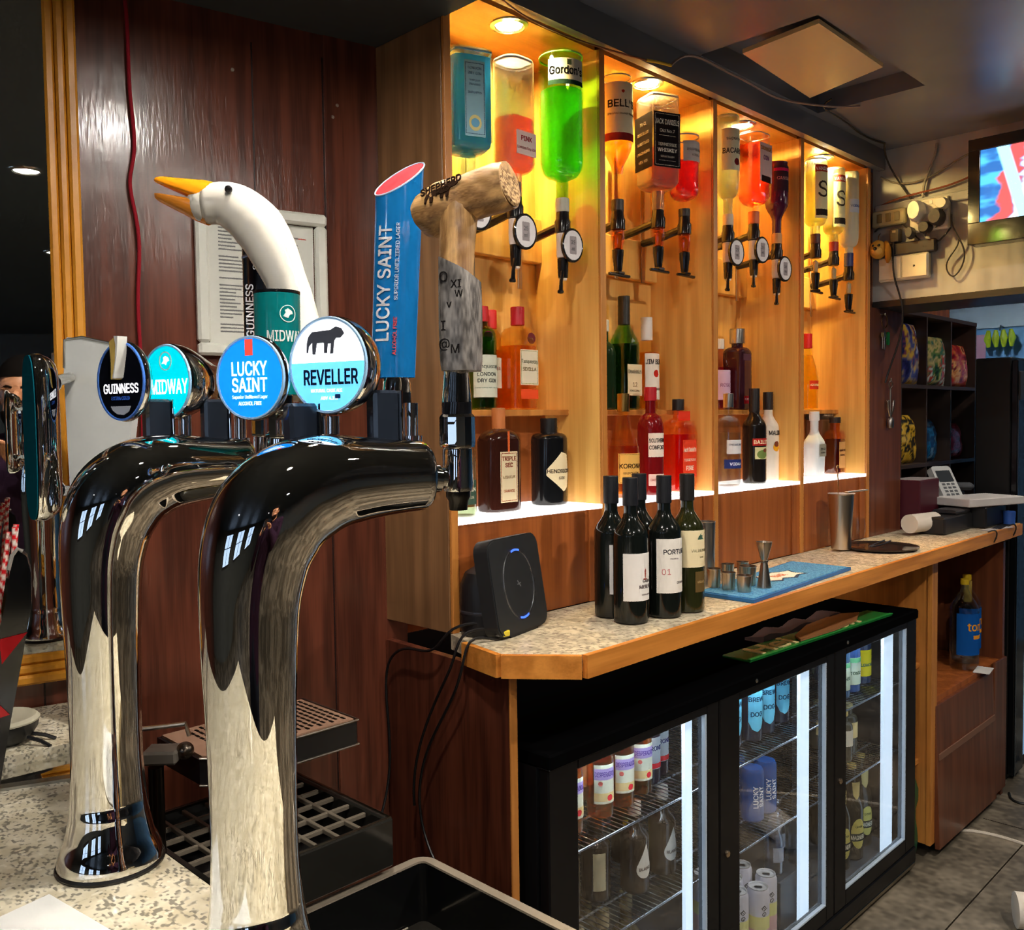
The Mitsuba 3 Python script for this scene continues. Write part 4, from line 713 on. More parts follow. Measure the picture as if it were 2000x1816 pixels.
# optic dispensers: a dial type and a lever type
def optic(x, zt, typ, label, dark=BLK):
    k = thing('optic_dispenser', label, 'optic', 'optic dispensers on the rails'); yb = YB - .0235
    part(k, 'back_plate', [(box(x - .011, x + .003, yb - .004, yb, zt - .16, zt + (.02 if typ == 'dial' else .16), .001), (196, 176, 150))], 'metal')
    arm = tube(smooth_path([(x - .004, yb - .003, zt - .052), (x - .006, yb - .05, zt - .048), (x - .002, OY + .02, zt - .034), (x, OY, zt - .030)]), .010, 10)
    part(k, 'arm', [(arm, dark), (lathe([(.012, -.048), (.018, -.046), (.0185, -.022), (.015, -.016), (.0135, .004), (.0005, .004)], 22), dark)] and [(arm, dark), (mv(lathe([(.012, -.048), (.018, -.046), (.0185, -.022), (.0155, -.016), (.0148, -.001), (.0005, -.001)], 22), x, OY, zt), dark)], 'gloss')
    if typ == 'dial':
        part(k, 'chamber', [(mv(lathe([(.0004, -.105), (.013, -.104), (.015, -.095), (.015, -.049), (.0004, -.0485)], 20), x, OY, zt), (232, 222, 214))], 'gloss')
        ring = xf(lathe([(.0005, -.004), (.0325, -.004), (.0345, -.002), (.0345, .004), (.0320, .006), (.0305, .0045), (.0005, .0045)], 36), facing(-PI / 2 - .15, (x + .006, OY - .022, zt - .078)) @ np.diag([.9, 1.12, 1, 1]))
        part(k, 'dial_rim', [(ring, (22, 22, 24))], 'gloss')
        face = [(poly_plate(disc_pts(.0298, 32)), (226, 220, 220)), (mv(poly_plate(rrect(.022, .036, .002)), 0, 0, .0003), (150, 138, 140)), (mv(txt('25', .008, .0003, True), 0, .006, .0006), (70, 64, 66)), (mv(txt('ml', .007, .0003, True), 0, -.007, .0006), (70, 64, 66))]
        part(k, 'dial', [(xf(mv(m, 0, 0, .0046), facing(-PI / 2 - .15, (x + .006, OY - .022, zt - .078)) @ np.diag([.9, 1.12, 1, 1])), c) for m, c in face], 'paint')
        part(k, 'spout', [(mv(lathe([(.0004, -.150), (.011, -.149), (.0115, -.144), (.013, -.106), (.0004, -.1055)], 20), x, OY, zt), (20, 20, 22)), (mv(lathe([(.0004, -.156), (.0085, -.155), (.009, -.1505), (.0004, -.1503)], 18), x, OY, zt), (236, 226, 210))], 'gloss')
        part(k, 'lever', [(tube([(x - .010, OY - .008, zt - .135), (x - .018, OY - .010, zt - .160), (x - .022, OY - .012, zt - .182)], [.004, .004, .005], 8), (18, 18, 20)), (cbox(x - .023, OY - .012, zt - .184, .014, .010, .008, .002), (18, 18, 20))], 'gloss')
    else:
        part(k, 'chamber', [(mv(lathe([(.0004, -.094), (.0115, -.093), (.0165, -.07), (.0155, -.049), (.0004, -.0485)], 20), x, OY, zt), (236, 170, 96) if typ == 'amber' else (236, 228, 206))], 'tint')
        part(k, 'chamber_core', [(mv(lathe([(.0004, -.092), (.007, -.091), (.009, -.06), (.0004, -.052)], 14), x, OY, zt), (206, 150, 84) if typ == 'amber' else (214, 206, 190))], 'paint')
        part(k, 'spout', [(mv(lathe([(.0004, -.150), (.008, -.149), (.010, -.142), (.0105, -.136), (.0135, -.112), (.014, -.095), (.0004, -.0945)], 20), x, OY, zt), (18, 20, 24))], 'gloss')
        part(k, 'lever', [(xf(cbox(0, 0, 0, .084, .009, .007, .002), rotz(.04, (x, OY - .004, zt - .156))), (18, 18, 20)), (cbox(x, OY - .003, zt - .151, .024, .020, .007, .002), (18, 18, 20))], 'gloss')
    return k
for x, zt, typ, lab in ((1.300, 1.990, 'dial', 'black and white dial optic under the blue bottle, mostly hidden'), (1.437, 1.968, 'dial', 'black and white dial optic under the pink gin bottle'), (1.592, 1.958, 'dial', 'black and white dial optic under the large green bottle'),
                        (1.796, 1.992, 'amber', 'black lever optic under the cream labelled whisky bottle'), (1.964, 2.020, 'amber', 'black lever optic under the square black labelled whiskey bottle'), (2.083, 2.020, 'amber', 'black lever optic under the red liqueur bottle'),
                        (2.300, 2.028, 'dial', 'black and white dial optic under the white rum bottle'), (2.442, 2.052, 'dial', 'black and white dial optic under the orange gin bottle'), (2.578, 2.012, 'dial', 'black and white dial optic under the dark purple bottle'),
                        (2.832, 2.045, 'clear', 'black lever optic under the left yellow vodka bottle'), (2.962, 2.036, 'clear', 'black lever optic under the right yellow vodka bottle'), (3.076, 1.998, 'clear', 'black lever optic under the frosted bottle')):
    optic(x, zt, typ, lab)

# --- upright bottles on the upper shelves
UY = 1.507; Z = US + .0004
def seal(x, z, r=.013): return lambda Rr, az=-PI / 2: [(wrap(mv(poly_plate(disc_pts(r, 20), .0012), x, z, 0), Rr, az), (110, 20, 34))]
bottle('shelf_bottle', 'green gin bottle with a pale label and red seal behind the axe handled tap', (1.430, UY, Z), 'round-gin', .232, .0345, glass=(150, 216, 130), liquid=(150, 220, 130), level=.7, group=GU, cap=((196, 30, 40), .034),
       labels_=[dict(z=.075, w=.066, h=.095, c=(206, 208, 190), lines=[('Tanqueray', .009, .022, (60, 64, 60)), ('LONDON', .008, .004, (60, 64, 60), True), ('DRY GIN', .008, -.010, (60, 64, 60), True)], bands=[(-.026, .001, .06, (60, 90, 70))])],
       more=[('seal', [(wrap(mv(poly_plate(disc_pts(.012, 20), .0012), 0, .164, 0), .030, -PI / 2 - .2), (100, 18, 34))], 'paint')])
bottle('shelf_bottle', 'amber bottle with a bright red cap half hidden between two gin bottles', (1.482, UY + .026, Z), 'round-gin', .230, .0260, glass=(250, 234, 180), liquid=(252, 214, 120), level=.6, group=GU, cap=((226, 44, 40), .042, .0165),
       labels_=[dict(z=.085, w=.05, h=.07, c=(226, 214, 190), lines=[('BITTER', .007, .01, (150, 60, 50))])])
bottle('shelf_bottle', 'orange gin bottle with a crimson cap and ornate white label', (1.548, UY, Z), 'soft-gin', .240, .0420, .036, glass=(252, 230, 180), liquid=(246, 206, 130), level=.62, group=GU, cap=((186, 30, 44), .042, .0165),
       labels_=[dict(z=.098, w=.060, h=.082, c=(226, 216, 190), border=(140, 130, 60), lines=[('Tanqueray', .009, .014, (70, 60, 40)), ('SEVILLA', .008, -.004, (110, 90, 50), True)]), dict(z=.036, w=.058, h=.022, c=(236, 84, 46), name='band')],
       more=[('seal', [(xf(poly_plate(disc_pts(.013, 20), .0012), facing(-PI / 2, (.010, -.034, .166))), (100, 18, 34))], 'paint')])
bottle('shelf_bottle', 'dark green bottle half hidden behind the first partition', (1.888, UY + .018, Z), 'round-std', .235, .033, solid=(24, 44, 26), group=GU, cap=((220, 214, 200), .03))
bottle('shelf_bottle', 'tall green whisky bottle with a black cap and cream label', (1.949, UY - .004, Z), 'soft-long', .300, .0360, .0340, glass=(140, 214, 120), liquid=(120, 150, 70), level=.58, group=GU, cap=((22, 24, 24), .075, .0160),
       labels_=[dict(z=.078, w=.062, h=.082, c=(228, 208, 168), lines=[('Glenfiddich', .010, .022, (60, 50, 40)), ('12', .012, -.012, (120, 90, 50)), ('SINGLE MALT', .005, -.028, (90, 70, 50))])])
bottle('shelf_bottle', 'bourbon bottle with a white cap and white label in the second bay', (2.055, UY, Z), 'round-std', .252, .0330, glass=(250, 238, 206), liquid=(248, 212, 130), level=.62, group=GU, cap=((232, 224, 214), .062, .0158),
       labels_=[dict(z=.090, w=.066, h=.125, c=(234, 222, 206), az=-PI / 2 - .1, lines=[('JIM BEAM', .013, .040, (50, 40, 40), True), ('BOURBON', .006, -.034, (120, 90, 80))], extra=[(poly_plate([(x, y + .008) for x, y in disc_pts(.010, 20, .9)]), (196, 50, 40))])])
bottle('shelf_bottle', 'pink labelled bottle against the second partition', (2.440, UY + .012, Z), 'round-std', .215, .0330, glass=(240, 206, 210), liquid=(220, 110, 150), level=.6, group=GU, cap=((214, 210, 206), .03), labels_=[dict(z=.075, w=.06, h=.09, c=(206, 176, 206), lines=[('ROSE', .01, .0, (120, 60, 110))])])
bottle('shelf_bottle', 'square black bottle with a broad silver cap in the third bay', (2.505, UY - .012, Z), 'square-wide', .248, .0345, .034, solid=(52, 24, 34), group=GU, cap=((196, 190, 182), .045, .0235, 'metal'),
       labels_=[dict(z=.160, w=.045, h=.02, c=(90, 60, 70)), dict(z=.03, w=.04, h=.024, c=(140, 30, 34), lines=[('BLACK', .006, .002, (220, 190, 190))], name='band')])
bottle('shelf_bottle', 'yellow liqueur bottle with a red cap in the fourth bay', (2.985, UY, Z), 'round-slope', .262, .0360, glass=(252, 246, 160), liquid=(253, 236, 110), level=.72, group=GU, cap=((180, 24, 30), .05, .0165),
       labels_=[dict(z=.085, w=.05, h=.03, c=(206, 60, 36), az=-PI / 2 - .2, lines=[('ADVOCAAT', .007, 0, (250, 230, 180), True)])])
# --- upright bottles on the lit lower shelves
Z = LS + .0004
bottle('shelf_bottle', 'clear gin bottle with a dark green label partly behind the beer tap', (1.268, 1.402, Z), 'round-gin', .205, .0310, glass=(226, 236, 220), liquid=(238, 240, 226), level=.6, group=GL, cap=((60, 70, 66), .03),
       labels_=[dict(z=.052, w=.054, h=.05, c=(66, 88, 74), az=-PI / 2 - .4, lines=[('DRY GIN', .008, .006, (220, 214, 190), True), ('LONDON', .006, -.010, (200, 196, 170))])])
bottle('shelf_bottle', 'dark brown square liqueur bottle with an orange ribbon and floral label', (1.400, 1.425, Z), 'soft-short', .225, .0500, .030, solid=(46, 20, 14), group=GL, cap=((186, 110, 60), .045, .0150),
       labels_=[dict(z=.076, w=.052, h=.110, c=(214, 196, 160), lines=[('TRIPLE', .009, .040, (120, 50, 36), True), ('SEC', .009, .026, (120, 50, 36), True), ('LIQUEUR', .006, .0, (120, 90, 60)), ('ORANGE', .006, -.03, (150, 70, 40))], border=(140, 60, 40)),
                dict(z=.150, w=.006, h=.05, c=(206, 96, 50), name='ribbon')])
bottle('shelf_bottle', 'black apothecary gin bottle with a cream diamond label', (1.588, 1.448, Z), 'round-neckless', .202, .0460, .040, solid=(14, 15, 17), group=GL, cap=((16, 16, 18), .034, .0200),
       labels_=[dict(z=.078, w=.09, h=.085, c=(224, 206, 166), az=-PI / 2 - .12, poly=[(-.044, -.002), (0, .046), (.020, .040), (.026, .0), (.020, -.036), (.006, -.046)], lines=[("HENDRICK'S", .0085, .002, (60, 44, 36), True), ('GIN', .0065, -.014, (90, 70, 56))])])
bottle('shelf_bottle', 'amber brandy bottle with a gold cap and gold label', (1.842, 1.425, Z), 'round-slope', .262, .0400, glass=(248, 220, 160), liquid=(236, 176, 90), level=.50, group=GL, cap=((186, 150, 84), .045, .0160, 'metal'),
       labels_=[dict(z=.075, w=.07, h=.075, c=(222, 172, 90), lines=[('KORONA', .011, .006, (60, 36, 24), True), ('NAPOLEON', .006, -.012, (90, 50, 30))], border=(140, 90, 40))])
bottle('shelf_bottle', 'deep red liqueur bottle with a red cap and white label', (1.957, 1.425, Z), 'round-std', .280, .0345, solid=(110, 14, 18), group=GL, cap=((170, 20, 34), .035, .0165),
       labels_=[dict(z=.130, w=.050, h=.062, c=(236, 222, 206), lines=[('SOUTHERN', .010, .012, (50, 36, 36), True), ('COMFORT', .010, -.006, (50, 36, 36), True)]), dict(z=.04, w=.05, h=.03, c=(222, 190, 180), lines=[('ORIGINAL', .006, 0, (150, 40, 40))], name='band')])
bottle('shelf_bottle', 'orange square whiskey bottle with a black cap in the second bay', (2.094, 1.432, Z), 'square-short', .250, .0400, .036, glass=(252, 200, 160), liquid=(242, 120, 84), level=.62, group=GL, cap=((26, 22, 22), .03, .0165),
       labels_=[dict(z=.090, w=.064, h=.10, c=(226, 70, 44), lines=[("Jack Daniel's", .011, .024, (250, 226, 200), True), ('TENNESSEE', .007, -.004, (250, 226, 200)), ('FIRE', .012, -.026, (250, 226, 200), True)]), dict(z=.205, w=.04, h=.025, c=(220, 60, 40), az=-PI / 2 - .3, name='neck_label')])
bottle('shelf_bottle', 'clear vodka bottle with a dark blue band in the third bay', (2.322, 1.415, Z), 'round-std', .268, .0350, glass=(234, 236, 236), liquid=(240, 242, 242), level=.58, group=GL, cap=((206, 204, 200), .04, .0150, 'metal'),
       labels_=[dict(z=.066, w=.07, h=.026, c=(44, 54, 110), lines=[('VODKA', .008, 0, (220, 224, 240), True)]), dict(z=.115, w=.055, h=.04, c=(214, 212, 214), lines=[('PREMIUM', .006, .006, (90, 90, 110))], name='upper_label')])
bottle('shelf_bottle', 'black cream liqueur bottle with a red and green painted label', (2.476, 1.42, Z), 'round-wine', .285, .0350, solid=(22, 18, 16), group=GL, cap=((24, 20, 20), .07, .0158),
       labels_=[dict(z=.125, w=.070, h=.022, c=(170, 44, 40), az=-PI / 2 - .2, lines=[('BAILEYS', .011, .0, (236, 220, 180), True)]), dict(z=.092, w=.056, h=.036, c=(206, 200, 150), az=-PI / 2 - .2, name='picture_label', extra=[(poly_plate([(x - .004, y - .004) for x, y in disc_pts(.013, 18, 1.4)]), (110, 130, 70)), (mv(poly_plate([(x + .006, y + .008) for x, y in disc_pts(.006, 14, 1.3)]), 0, 0, .0004), (120, 70, 50))])])
bottle('shelf_bottle', 'white coconut rum bottle with a black cap', (2.612, 1.45, Z), 'round-wine', .277, .0330, solid=(226, 214, 196), group=GL, cap=((30, 26, 26), .055, .0158),
       labels_=[dict(z=.150, w=.056, h=.02, c=None, az=-PI / 2 - .2, lines=[('MALIBU', .013, 0, (60, 50, 46), True)]), dict(z=.105, w=.03, h=.045, c=None, az=-PI / 2 - .2, name='sun_label', extra=[(poly_plate([(x, y) for x, y in disc_pts(.013, 20)]), (226, 160, 40)), (mv(poly_plate([(x, y + .010) for x, y in disc_pts(.009, 16)]), 0, 0, .0004), (120, 60, 40))])])
bottle('shelf_bottle', 'frosted white spirit bottle glowing on the lit shelf of the fourth bay', (2.862, 1.42, Z), 'soft-bell', .215, .0350, .030, solid=(216, 222, 226), group=GL, cap=((226, 226, 226), .03, .0165),
       labels_=[dict(z=.088, w=.046, h=.04, c=(150, 146, 130), lines=[('SILVER', .007, .004, (60, 56, 50)), ('TEQUILA', .005, -.008, (70, 66, 60))])])
bottle('shelf_bottle', 'amber almond liqueur bottle with a flat square black cap', (3.040, 1.432, Z), 'square-wide', .196, .0340, .026, glass=(236, 176, 120), liquid=(150, 80, 50), level=.62, group=GL, cap=((36, 26, 24), .02, .019),
       labels_=[dict(z=.066, w=.046, h=.09, c=(206, 150, 90), lines=[('AMARETTO', .007, .016, (80, 44, 30), True), ('ORIGINALE', .005, .0, (90, 54, 36))])])
bx = thing('bottle_box', 'dark gift box with a black lid behind the almond liqueur bottle', 'box')
part(bx, 'body', [(cbox(3.064, 1.500, LS + .095, .084, .06, .189, .001), (90, 54, 34))], 'paint'); part(bx, 'lid', [(cbox(3.064, 1.500, LS + .206, .088, .064, .03, .001), (34, 30, 26)), (xf(txt('AMARETTO', .010, .0005, True, .07), facing(-PI / 2, (3.064, 1.4675, LS + .206))), (190, 180, 160))], 'paint')

# ------------------------------------------------------------------ things on the worktop
Z = WT + .0006
GW = 'wine bottles on the worktop'
def wine(x, y, lab, lc, lines, az=-PI / 2 - .35, glass=(14, 18, 16), lw=.074, lh=.098, lz=.098, more_l=(), capc=(20, 22, 28)):
    return bottle('wine_bottle', lab, (x, y, Z), 'round-wine', .301, .0368, solid=glass, group=GW, cap=(capc, .058, .0162), labels_=[dict(z=lz, w=lw, h=lh, c=lc, az=az, lines=lines), *more_l])
wine(1.538, 1.225, 'dark wine bottle at the back left of the group with a plain white label', (214, 212, 214), [], az=-PI / 2 - .2, lw=.06, lh=.105, lz=.105)
wine(1.518, 1.158, 'front wine bottle of the group with a white label carrying a small red emblem', (226, 222, 216), [('CASA', .006, -.008, (90, 80, 80), True, .016), ('MERLOT', .007, -.020, (90, 80, 80), True, .016), ('vinho tinto', .004, -.036, (150, 140, 140), False, .016)], more_l=[dict(z=.098, w=.01, h=.02, c=None, az=-PI / 2 - .02, name='emblem', extra=[(poly_plate([(-.0012, -.002), (.0012, -.002), (.0022, .012), (0, .018), (-.0022, .012)]), (150, 70, 60)), (poly_plate([(-.005, -.006), (.005, -.006), (.005, -.003), (-.005, -.003)]), (150, 70, 60))])])
wine(1.612, 1.140, 'wine bottle with a tall white label reading Portugal, third of the group', (228, 222, 212), [('PORTUGAL', .010, .030, (60, 56, 60), True, .012), ('reserva', .004, .016, (150, 140, 140)), ('01', .012, -.012, (190, 120, 120), False, -.018), ('DOURO', .005, -.036, (120, 110, 110), False, .018)], lw=.078, lh=.115, lz=.112)
wine(1.690, 1.134, 'olive green wine bottle with a cream label at the right of the group', (230, 214, 172), [('VALDEPENAS', .006, -.004, (130, 120, 90), False, .012), ('tinto', .004, -.018, (150, 136, 100), False, .012)], glass=(34, 36, 16), lh=.08, lz=.140, capc=(26, 24, 24),
     more_l=[dict(z=.068, w=.03, h=.045, c=(96, 76, 44), az=-PI / 2 - .1, name='back_label', lines=[('SELLO', .005, 0, (190, 160, 110))]), dict(z=.165, w=.02, h=.02, c=None, az=-PI / 2 - .1, name='emblem', extra=[(poly_plate([(-.009, -.005), (.009, -.005), (.004, 0), (.006, .003), (.001, .005), (.002, .009), (-.003, .004), (-.006, .002)]), (70, 100, 84))])])
wine(1.640, 1.226, 'wine bottle hidden behind the two front wine bottles', (200, 196, 190), [])
# router and the round speaker behind it
rk = thing('wifi_router', 'square black router with a thin silver ring leaning beside the cabinet', 'router')
a_ = math.radians(12); d_ = np.array([math.cos(a_), math.sin(a_), 0]); n_ = np.array([math.sin(a_), -math.cos(a_), 0]); lean = .16
u_ = np.array([0, 0, 1]) * math.cos(lean) - n_ * math.sin(lean); nn_ = np.cross(d_, u_)
RM = mat(d_, u_, nn_, np.array([1.206, 1.232, Z + .004]) + d_ * .094 + u_ * .095)
part(rk, 'body', [(prism(rrect(.186, .190, .026, 6), -.034, -.002), (26, 28, 30)), (prism(rrect(.180, .184, .024, 6), -.0025, 0), (30, 32, 34))], 'paint', RM)
part(rk, 'ring', [(xf(lathe([(.066, 0), (.0665, .0014), (.069, .0014), (.0695, 0)], 64, False), np.diag([.80, 1.0, 1, 1])), (176, 178, 182))], 'metal', RM)
arc = lambda a0, a1: poly_plate([(.8 * .0696 * math.cos(t), .0696 * math.sin(t)) for t in np.linspace(a0, a1, 9)] + [(.8 * .0655 * math.cos(t), .0655 * math.sin(t)) for t in np.linspace(a1, a0, 9)], .0004, .0015)
part(rk, 'status_light', [(arc(PI / 2 - .28, PI / 2 + .28), (60, 90, 255)), (arc(-PI / 2 - .25, -PI / 2 + .35), (60, 90, 255))], 'matte', RM, emit=[.05, .16, 1.6, .05], label='blue lit arcs')
part(rk, 'emblem', [(xf(cbox(0, 0, .0005, .016, .0025, .001), rotz(-.9)), (90, 92, 96)), (xf(cbox(0, 0, .0005, .012, .002, .001), rotz(.2)), (90, 92, 96))], 'paint', RM)
part(rk, 'foot', [(prism([(-.05, -.1), (.05, -.1), (.05, -.092), (-.05, -.092)], -.05, -.004), (20, 20, 22))], 'paint', RM)
sp = thing('round_speaker', 'round black dome speaker half hidden behind the square router', 'speaker')
part(sp, 'body', [(mv(lathe([(.0005, 0), (.038, 0), (.044, .012), (.045, .06), (.043, .100), (.033, .124), (.016, .134), (.0005, .136)], 36), 1.236, 1.312, Z), (18, 18, 20))], 'paint')
part(sp, 'rim', [(mv(lathe([(.0445, .044), (.0456, .046), (.0456, .050), (.0445, .052)], 36, False), 1.236, 1.312, Z), (44, 44, 48))], 'gloss')
cabs = [[(1.235, 1.262, Z + .012), (1.20, 1.27, Z + .022), (1.165, 1.29, Z + .012), (1.148, 1.30, Z - .03), (1.150, 1.33, .98), (1.152, 1.40, .86), (1.158, 1.44, .70)],
        [(1.240, 1.255, Z + .006), (1.20, 1.25, Z + .006), (1.160, 1.262, Z + .008), (1.144, 1.268, Z - .03), (1.146, 1.30, .96), (1.150, 1.38, .84), (1.155, 1.42, .72), (1.150, 1.36, .60)],
        [(1.238, 1.27, Z + .020), (1.20, 1.29, Z + .030), (1.166, 1.33, Z + .014), (1.156, 1.36, Z - .02), (1.160, 1.46, 1.02), (1.166, 1.525, .98), (1.168, 1.535, .85), (1.160, 1.53, .72), (1.09, 1.50, .62), (.99, 1.45, .60)]]
for c in cabs:
    solo('router_cable', ('thin black cable drooping from the router over the end panel', 'black router cable hanging down the dark end panel and curling at its tip', 'black cable running from the router along the corner down to the drip tray')[len([k for k in labels if k.startswith('router_cable')])], 'cable', [(tube(smooth_path(c, 6), .0028, 7), (16, 15, 16))], 'paint', group='router cables')
solo('ethernet_plug', 'small yellow network plug beside the foot of the router', 'plug', [(cbox(1.230, 1.243, Z + .012, .02, .012, .012, .002), (214, 190, 50)), (cbox(1.216, 1.245, Z + .012, .012, .009, .009, .002), (60, 60, 60))], 'gloss')

# steel measures, jigger, bar mat
MATP = [(1.850, 1.215), (1.850, 1.062), (2.430, 1.098), (2.427, 1.274)]
bm = thing('bar_mat', 'blue rubber bar mat with a white crest lying on the worktop', 'mat')
part(bm, 'base', [(prism(MATP, Z, Z + .008), (30, 96, 156))], 'paint')
cx_, cy_ = np.mean(MATP, axis=0)
part(bm, 'surface', [(prism([(cx_ + (x - cx_) * .97, cy_ + (y - cy_) * .93) for x, y in MATP], Z + .008, Z + .0095), (62, 136, 186))], 'rubber')
crest = [(-.075, -.02), (-.05, -.036), (-.02, -.022), (.01, -.038), (.05, -.024), (.08, -.03), (.07, 0), (.09, .02), (.05, .024), (.03, .038), (-.01, .026), (-.05, .036), (-.06, .012), (-.085, .004)]
part(bm, 'crest', [(prism([(2.165 + x * 1.15, 1.172 + y * 1.25) for x, y in crest], Z + .0095, Z + .0101), (30, 60, 90)), (prism([(2.165 + x, 1.172 + y) for x, y in crest], Z + .0101, Z + .0108), (234, 226, 214))] + [(mv(txt('BAR', .022, .0006, True), 2.165, 1.172, Z + .0108), (190, 110, 80))], 'paint')
scene['rubber'] = two({'type': 'principled', 'base_color': proc(lambda p, n, uv: mix(L3(40, 104, 158), L3(92, 156, 200), noise(p.x * 320, p.y * 320, 0))), 'roughness': 0.6, 'specular': 0.3})
MT = Z + .0096
def cup(x, y, r, h, lab, i): 
    k = thing('thimble_measure', lab, 'measure', 'steel thimble measures on the blue mat')
    part(k, 'cup', [(mv(lathe([(.0005, 0), (r * .86, 0), (r * .88, .001), (r, h * .92), (r * 1.06, h), (r * .96, h), (r * .8, .004), (.0005, .003)], 24), x, y, MT), (198, 184, 166))], 'metal'); return k
for i, (x, y, r, h, lab) in enumerate(((1.924, 1.214, .0165, .046, 'small steel thimble measure at the back left corner of the blue mat'), (1.918, 1.170, .0165, .042, 'middle steel thimble measure of the front row'), (1.916, 1.126, .0175, .040, 'steel thimble measure nearest the front edge of the mat'),
                              (2.006, 1.226, .0165, .046, 'steel thimble measure in the back row of the mat'), (2.004, 1.168, .021, .047, 'widest steel thimble measure of the group, next to the jigger'), (2.072, 1.222, .0150, .044, 'small steel thimble behind the tall jigger'))): cup(x, y, r, h, lab, i)
jk = thing('jigger', 'tall double ended steel jigger standing on the blue mat', 'jigger')
part(jk, 'body', [(mv(lathe([(.0005, 0), (.0165, 0), (.017, .003), (.0085, .058), (.0075, .064), (.0085, .070), (.0180, .104), (.0190, .112), (.0175, .112), (.008, .072), (.0005, .070)], 28), 1.995, 1.118, MT), (204, 192, 176))], 'metal')
part(jk, 'waist_ring', [(mv(lathe([(.008, .061), (.0098, .0625), (.0098, .0665), (.008, .068)], 24, False), 1.995, 1.118, MT), (190, 180, 166))], 'metal')
tk = thing('shaker_tin', 'tall brushed steel tin standing behind the wine bottles', 'cocktail shaker')
part(tk, 'body', [(mv(lathe([(.0005, 0), (.0215, 0), (.022, .002), (.0245, .160), (.0255, .163), (.0235, .163), (.021, .005), (.0005, .004)], 28), 1.975, 1.270, Z), (220, 216, 210))], 'metal')
sk = thing('shaker_tin', 'large steel cocktail tin with a strainer on top beside the round tray', 'cocktail shaker')
part(sk, 'body', [(mv(lathe([(.0005, 0), (.029, 0), (.030, .002), (.0385, .170), (.0400, .174), (.0375, .174), (.029, .006), (.0005, .005)], 32), 2.772, 1.285, Z + .005), (216, 206, 190))], 'metal')
st = thing('cocktail_strainer', 'flat steel strainer resting across the large cocktail tin', 'strainer')
part(st, 'plate', [(mv(lathe([(.0005, .0), (.041, 0), (.042, .0015), (.0005, .0018)], 28), 2.774, 1.285, Z + .1795), (196, 190, 180))], 'metal')
part(st, 'handle', [(xf(cbox(.086, 0, .003, .13, .016, .004, .0015), rotz(-.06, (2.774, 1.280, Z + .18))), (214, 208, 196))], 'metal')
tr = thing('round_tray', 'round black tray on the worktop at the foot of the pillar', 'tray')
part(tr, 'dish', [(mv(lathe([(.0005, 0), (.105, 0), (.118, .006), (.120, .010), (.117, .010), (.104, .004), (.0005, .0035)], 48), 2.885, 1.212, Z), (22, 22, 24))], 'gloss')
tg = thing('ice_tongs', 'steel ice tongs lying on the round black tray', 'tongs')
for s in (-1, 1): part(tg, 'arm', [(tube([(2.83, 1.215 + .004 * s, Z + .012), (2.90, 1.215 + .012 * s, Z + .014), (2.975, 1.222 + .010 * s, Z + .016)], .0025, 6), (190, 184, 176))], 'metal')
gl = thing('small_glass', 'small empty stemmed glass beside the large cocktail tin', 'glass')
part(gl, 'bowl', [(mv(lathe([(.004, .020), (.016, .030), (.024, .055), (.022, .085), (.0205, .095)], 24, False), 2.842, 1.262, Z + .004), (236, 236, 234))], 'tint')
part(gl, 'foot', [(mv(lathe([(.0005, 0), (.020, 0), (.021, .0015), (.005, .005), (.004, .020), (.0005, .020)], 24), 2.842, 1.262, Z + .004), (236, 236, 234))], 'tint')
spn = thing('bar_spoon', 'long twisted bar spoon leaning in the cocktail tin', 'spoon')
tt = np.linspace(0, 1, 60); base_ = np.array([2.776, 1.29, Z + .02]); tip_ = np.array([2.842, 1.330, Z + .262])
pts_ = base_ + tt[:, None] * (tip_ - base_) + np.c_[np.cos(tt * 60), np.sin(tt * 60), 0 * tt] * .0006
part(spn, 'shaft', [(tube(pts_, .0019, 6), (186, 150, 110))], 'metal'); part(spn, 'finial', [(ball(tip_, .005), (186, 150, 110))], 'metal')

# card machine, printer and papers at the far end
solo('cash_box', 'dark maroon box standing at the end of the worktop', 'box', [(box(3.43, 3.62, 1.29, 1.40, Z, 1.245, .004), (74, 22, 34)), (box(3.435, 3.615, 1.295, 1.395, 1.245, 1.2465), (170, 160, 160))], 'paint')
pr_ = thing('till_printer', 'black receipt printer with a white paper roll on its front', 'printer')
part(pr_, 'body', [(box(3.34, 3.62, 1.17, 1.27, Z, Z + .062, .006), (26, 26, 28)), (box(3.46, 3.60, 1.17, 1.26, Z + .062, Z + .078, .006), (32, 32, 36))], 'paint')
part(pr_, 'paper_roll', [(tube([(3.26, 1.262, Z + .042), (3.41, 1.232, Z + .042)], .033, 28), (222, 214, 200))], 'matte', label='white paper roll')
part(pr_, 'roll_core', [(tube([(3.405, 1.233, Z + .042), (3.4125, 1.2315, Z + .042)], .010, 16), (60, 56, 54))], 'paint')
ph = thing('card_terminal', 'grey and white card terminal tilted in its dock', 'card reader')
PM = mat((.92, -.39, 0), (.2, .47, .86), np.cross((.92, -.39, 0), (.2, .47, .86)), (3.72, 1.30, Z + .155))
part(ph, 'body', [(prism(rrect(.10, .15, .015), -.018, .008), (196, 196, 194))], 'paint', PM); part(ph, 'screen', [(prism(rrect(.075, .05, .004), .008, .009), (60, 64, 68))], 'gloss', mat(PM[:3, 0], PM[:3, 1], PM[:3, 2], PM[:3, 3] + .03 * PM[:3, 1]))
for i in range(3):
    for j in range(4): part(ph, 'key', [(cbox(-.024 + .024 * i, -.005 - .015 * j, .009, .016, .009, .002, .0008), (90, 92, 96))], 'paint', PM)
part(ph, 'dock', [(box(3.66, 3.80, 1.29, 1.38, Z, Z + .09, .01), (40, 40, 44))], 'paint')
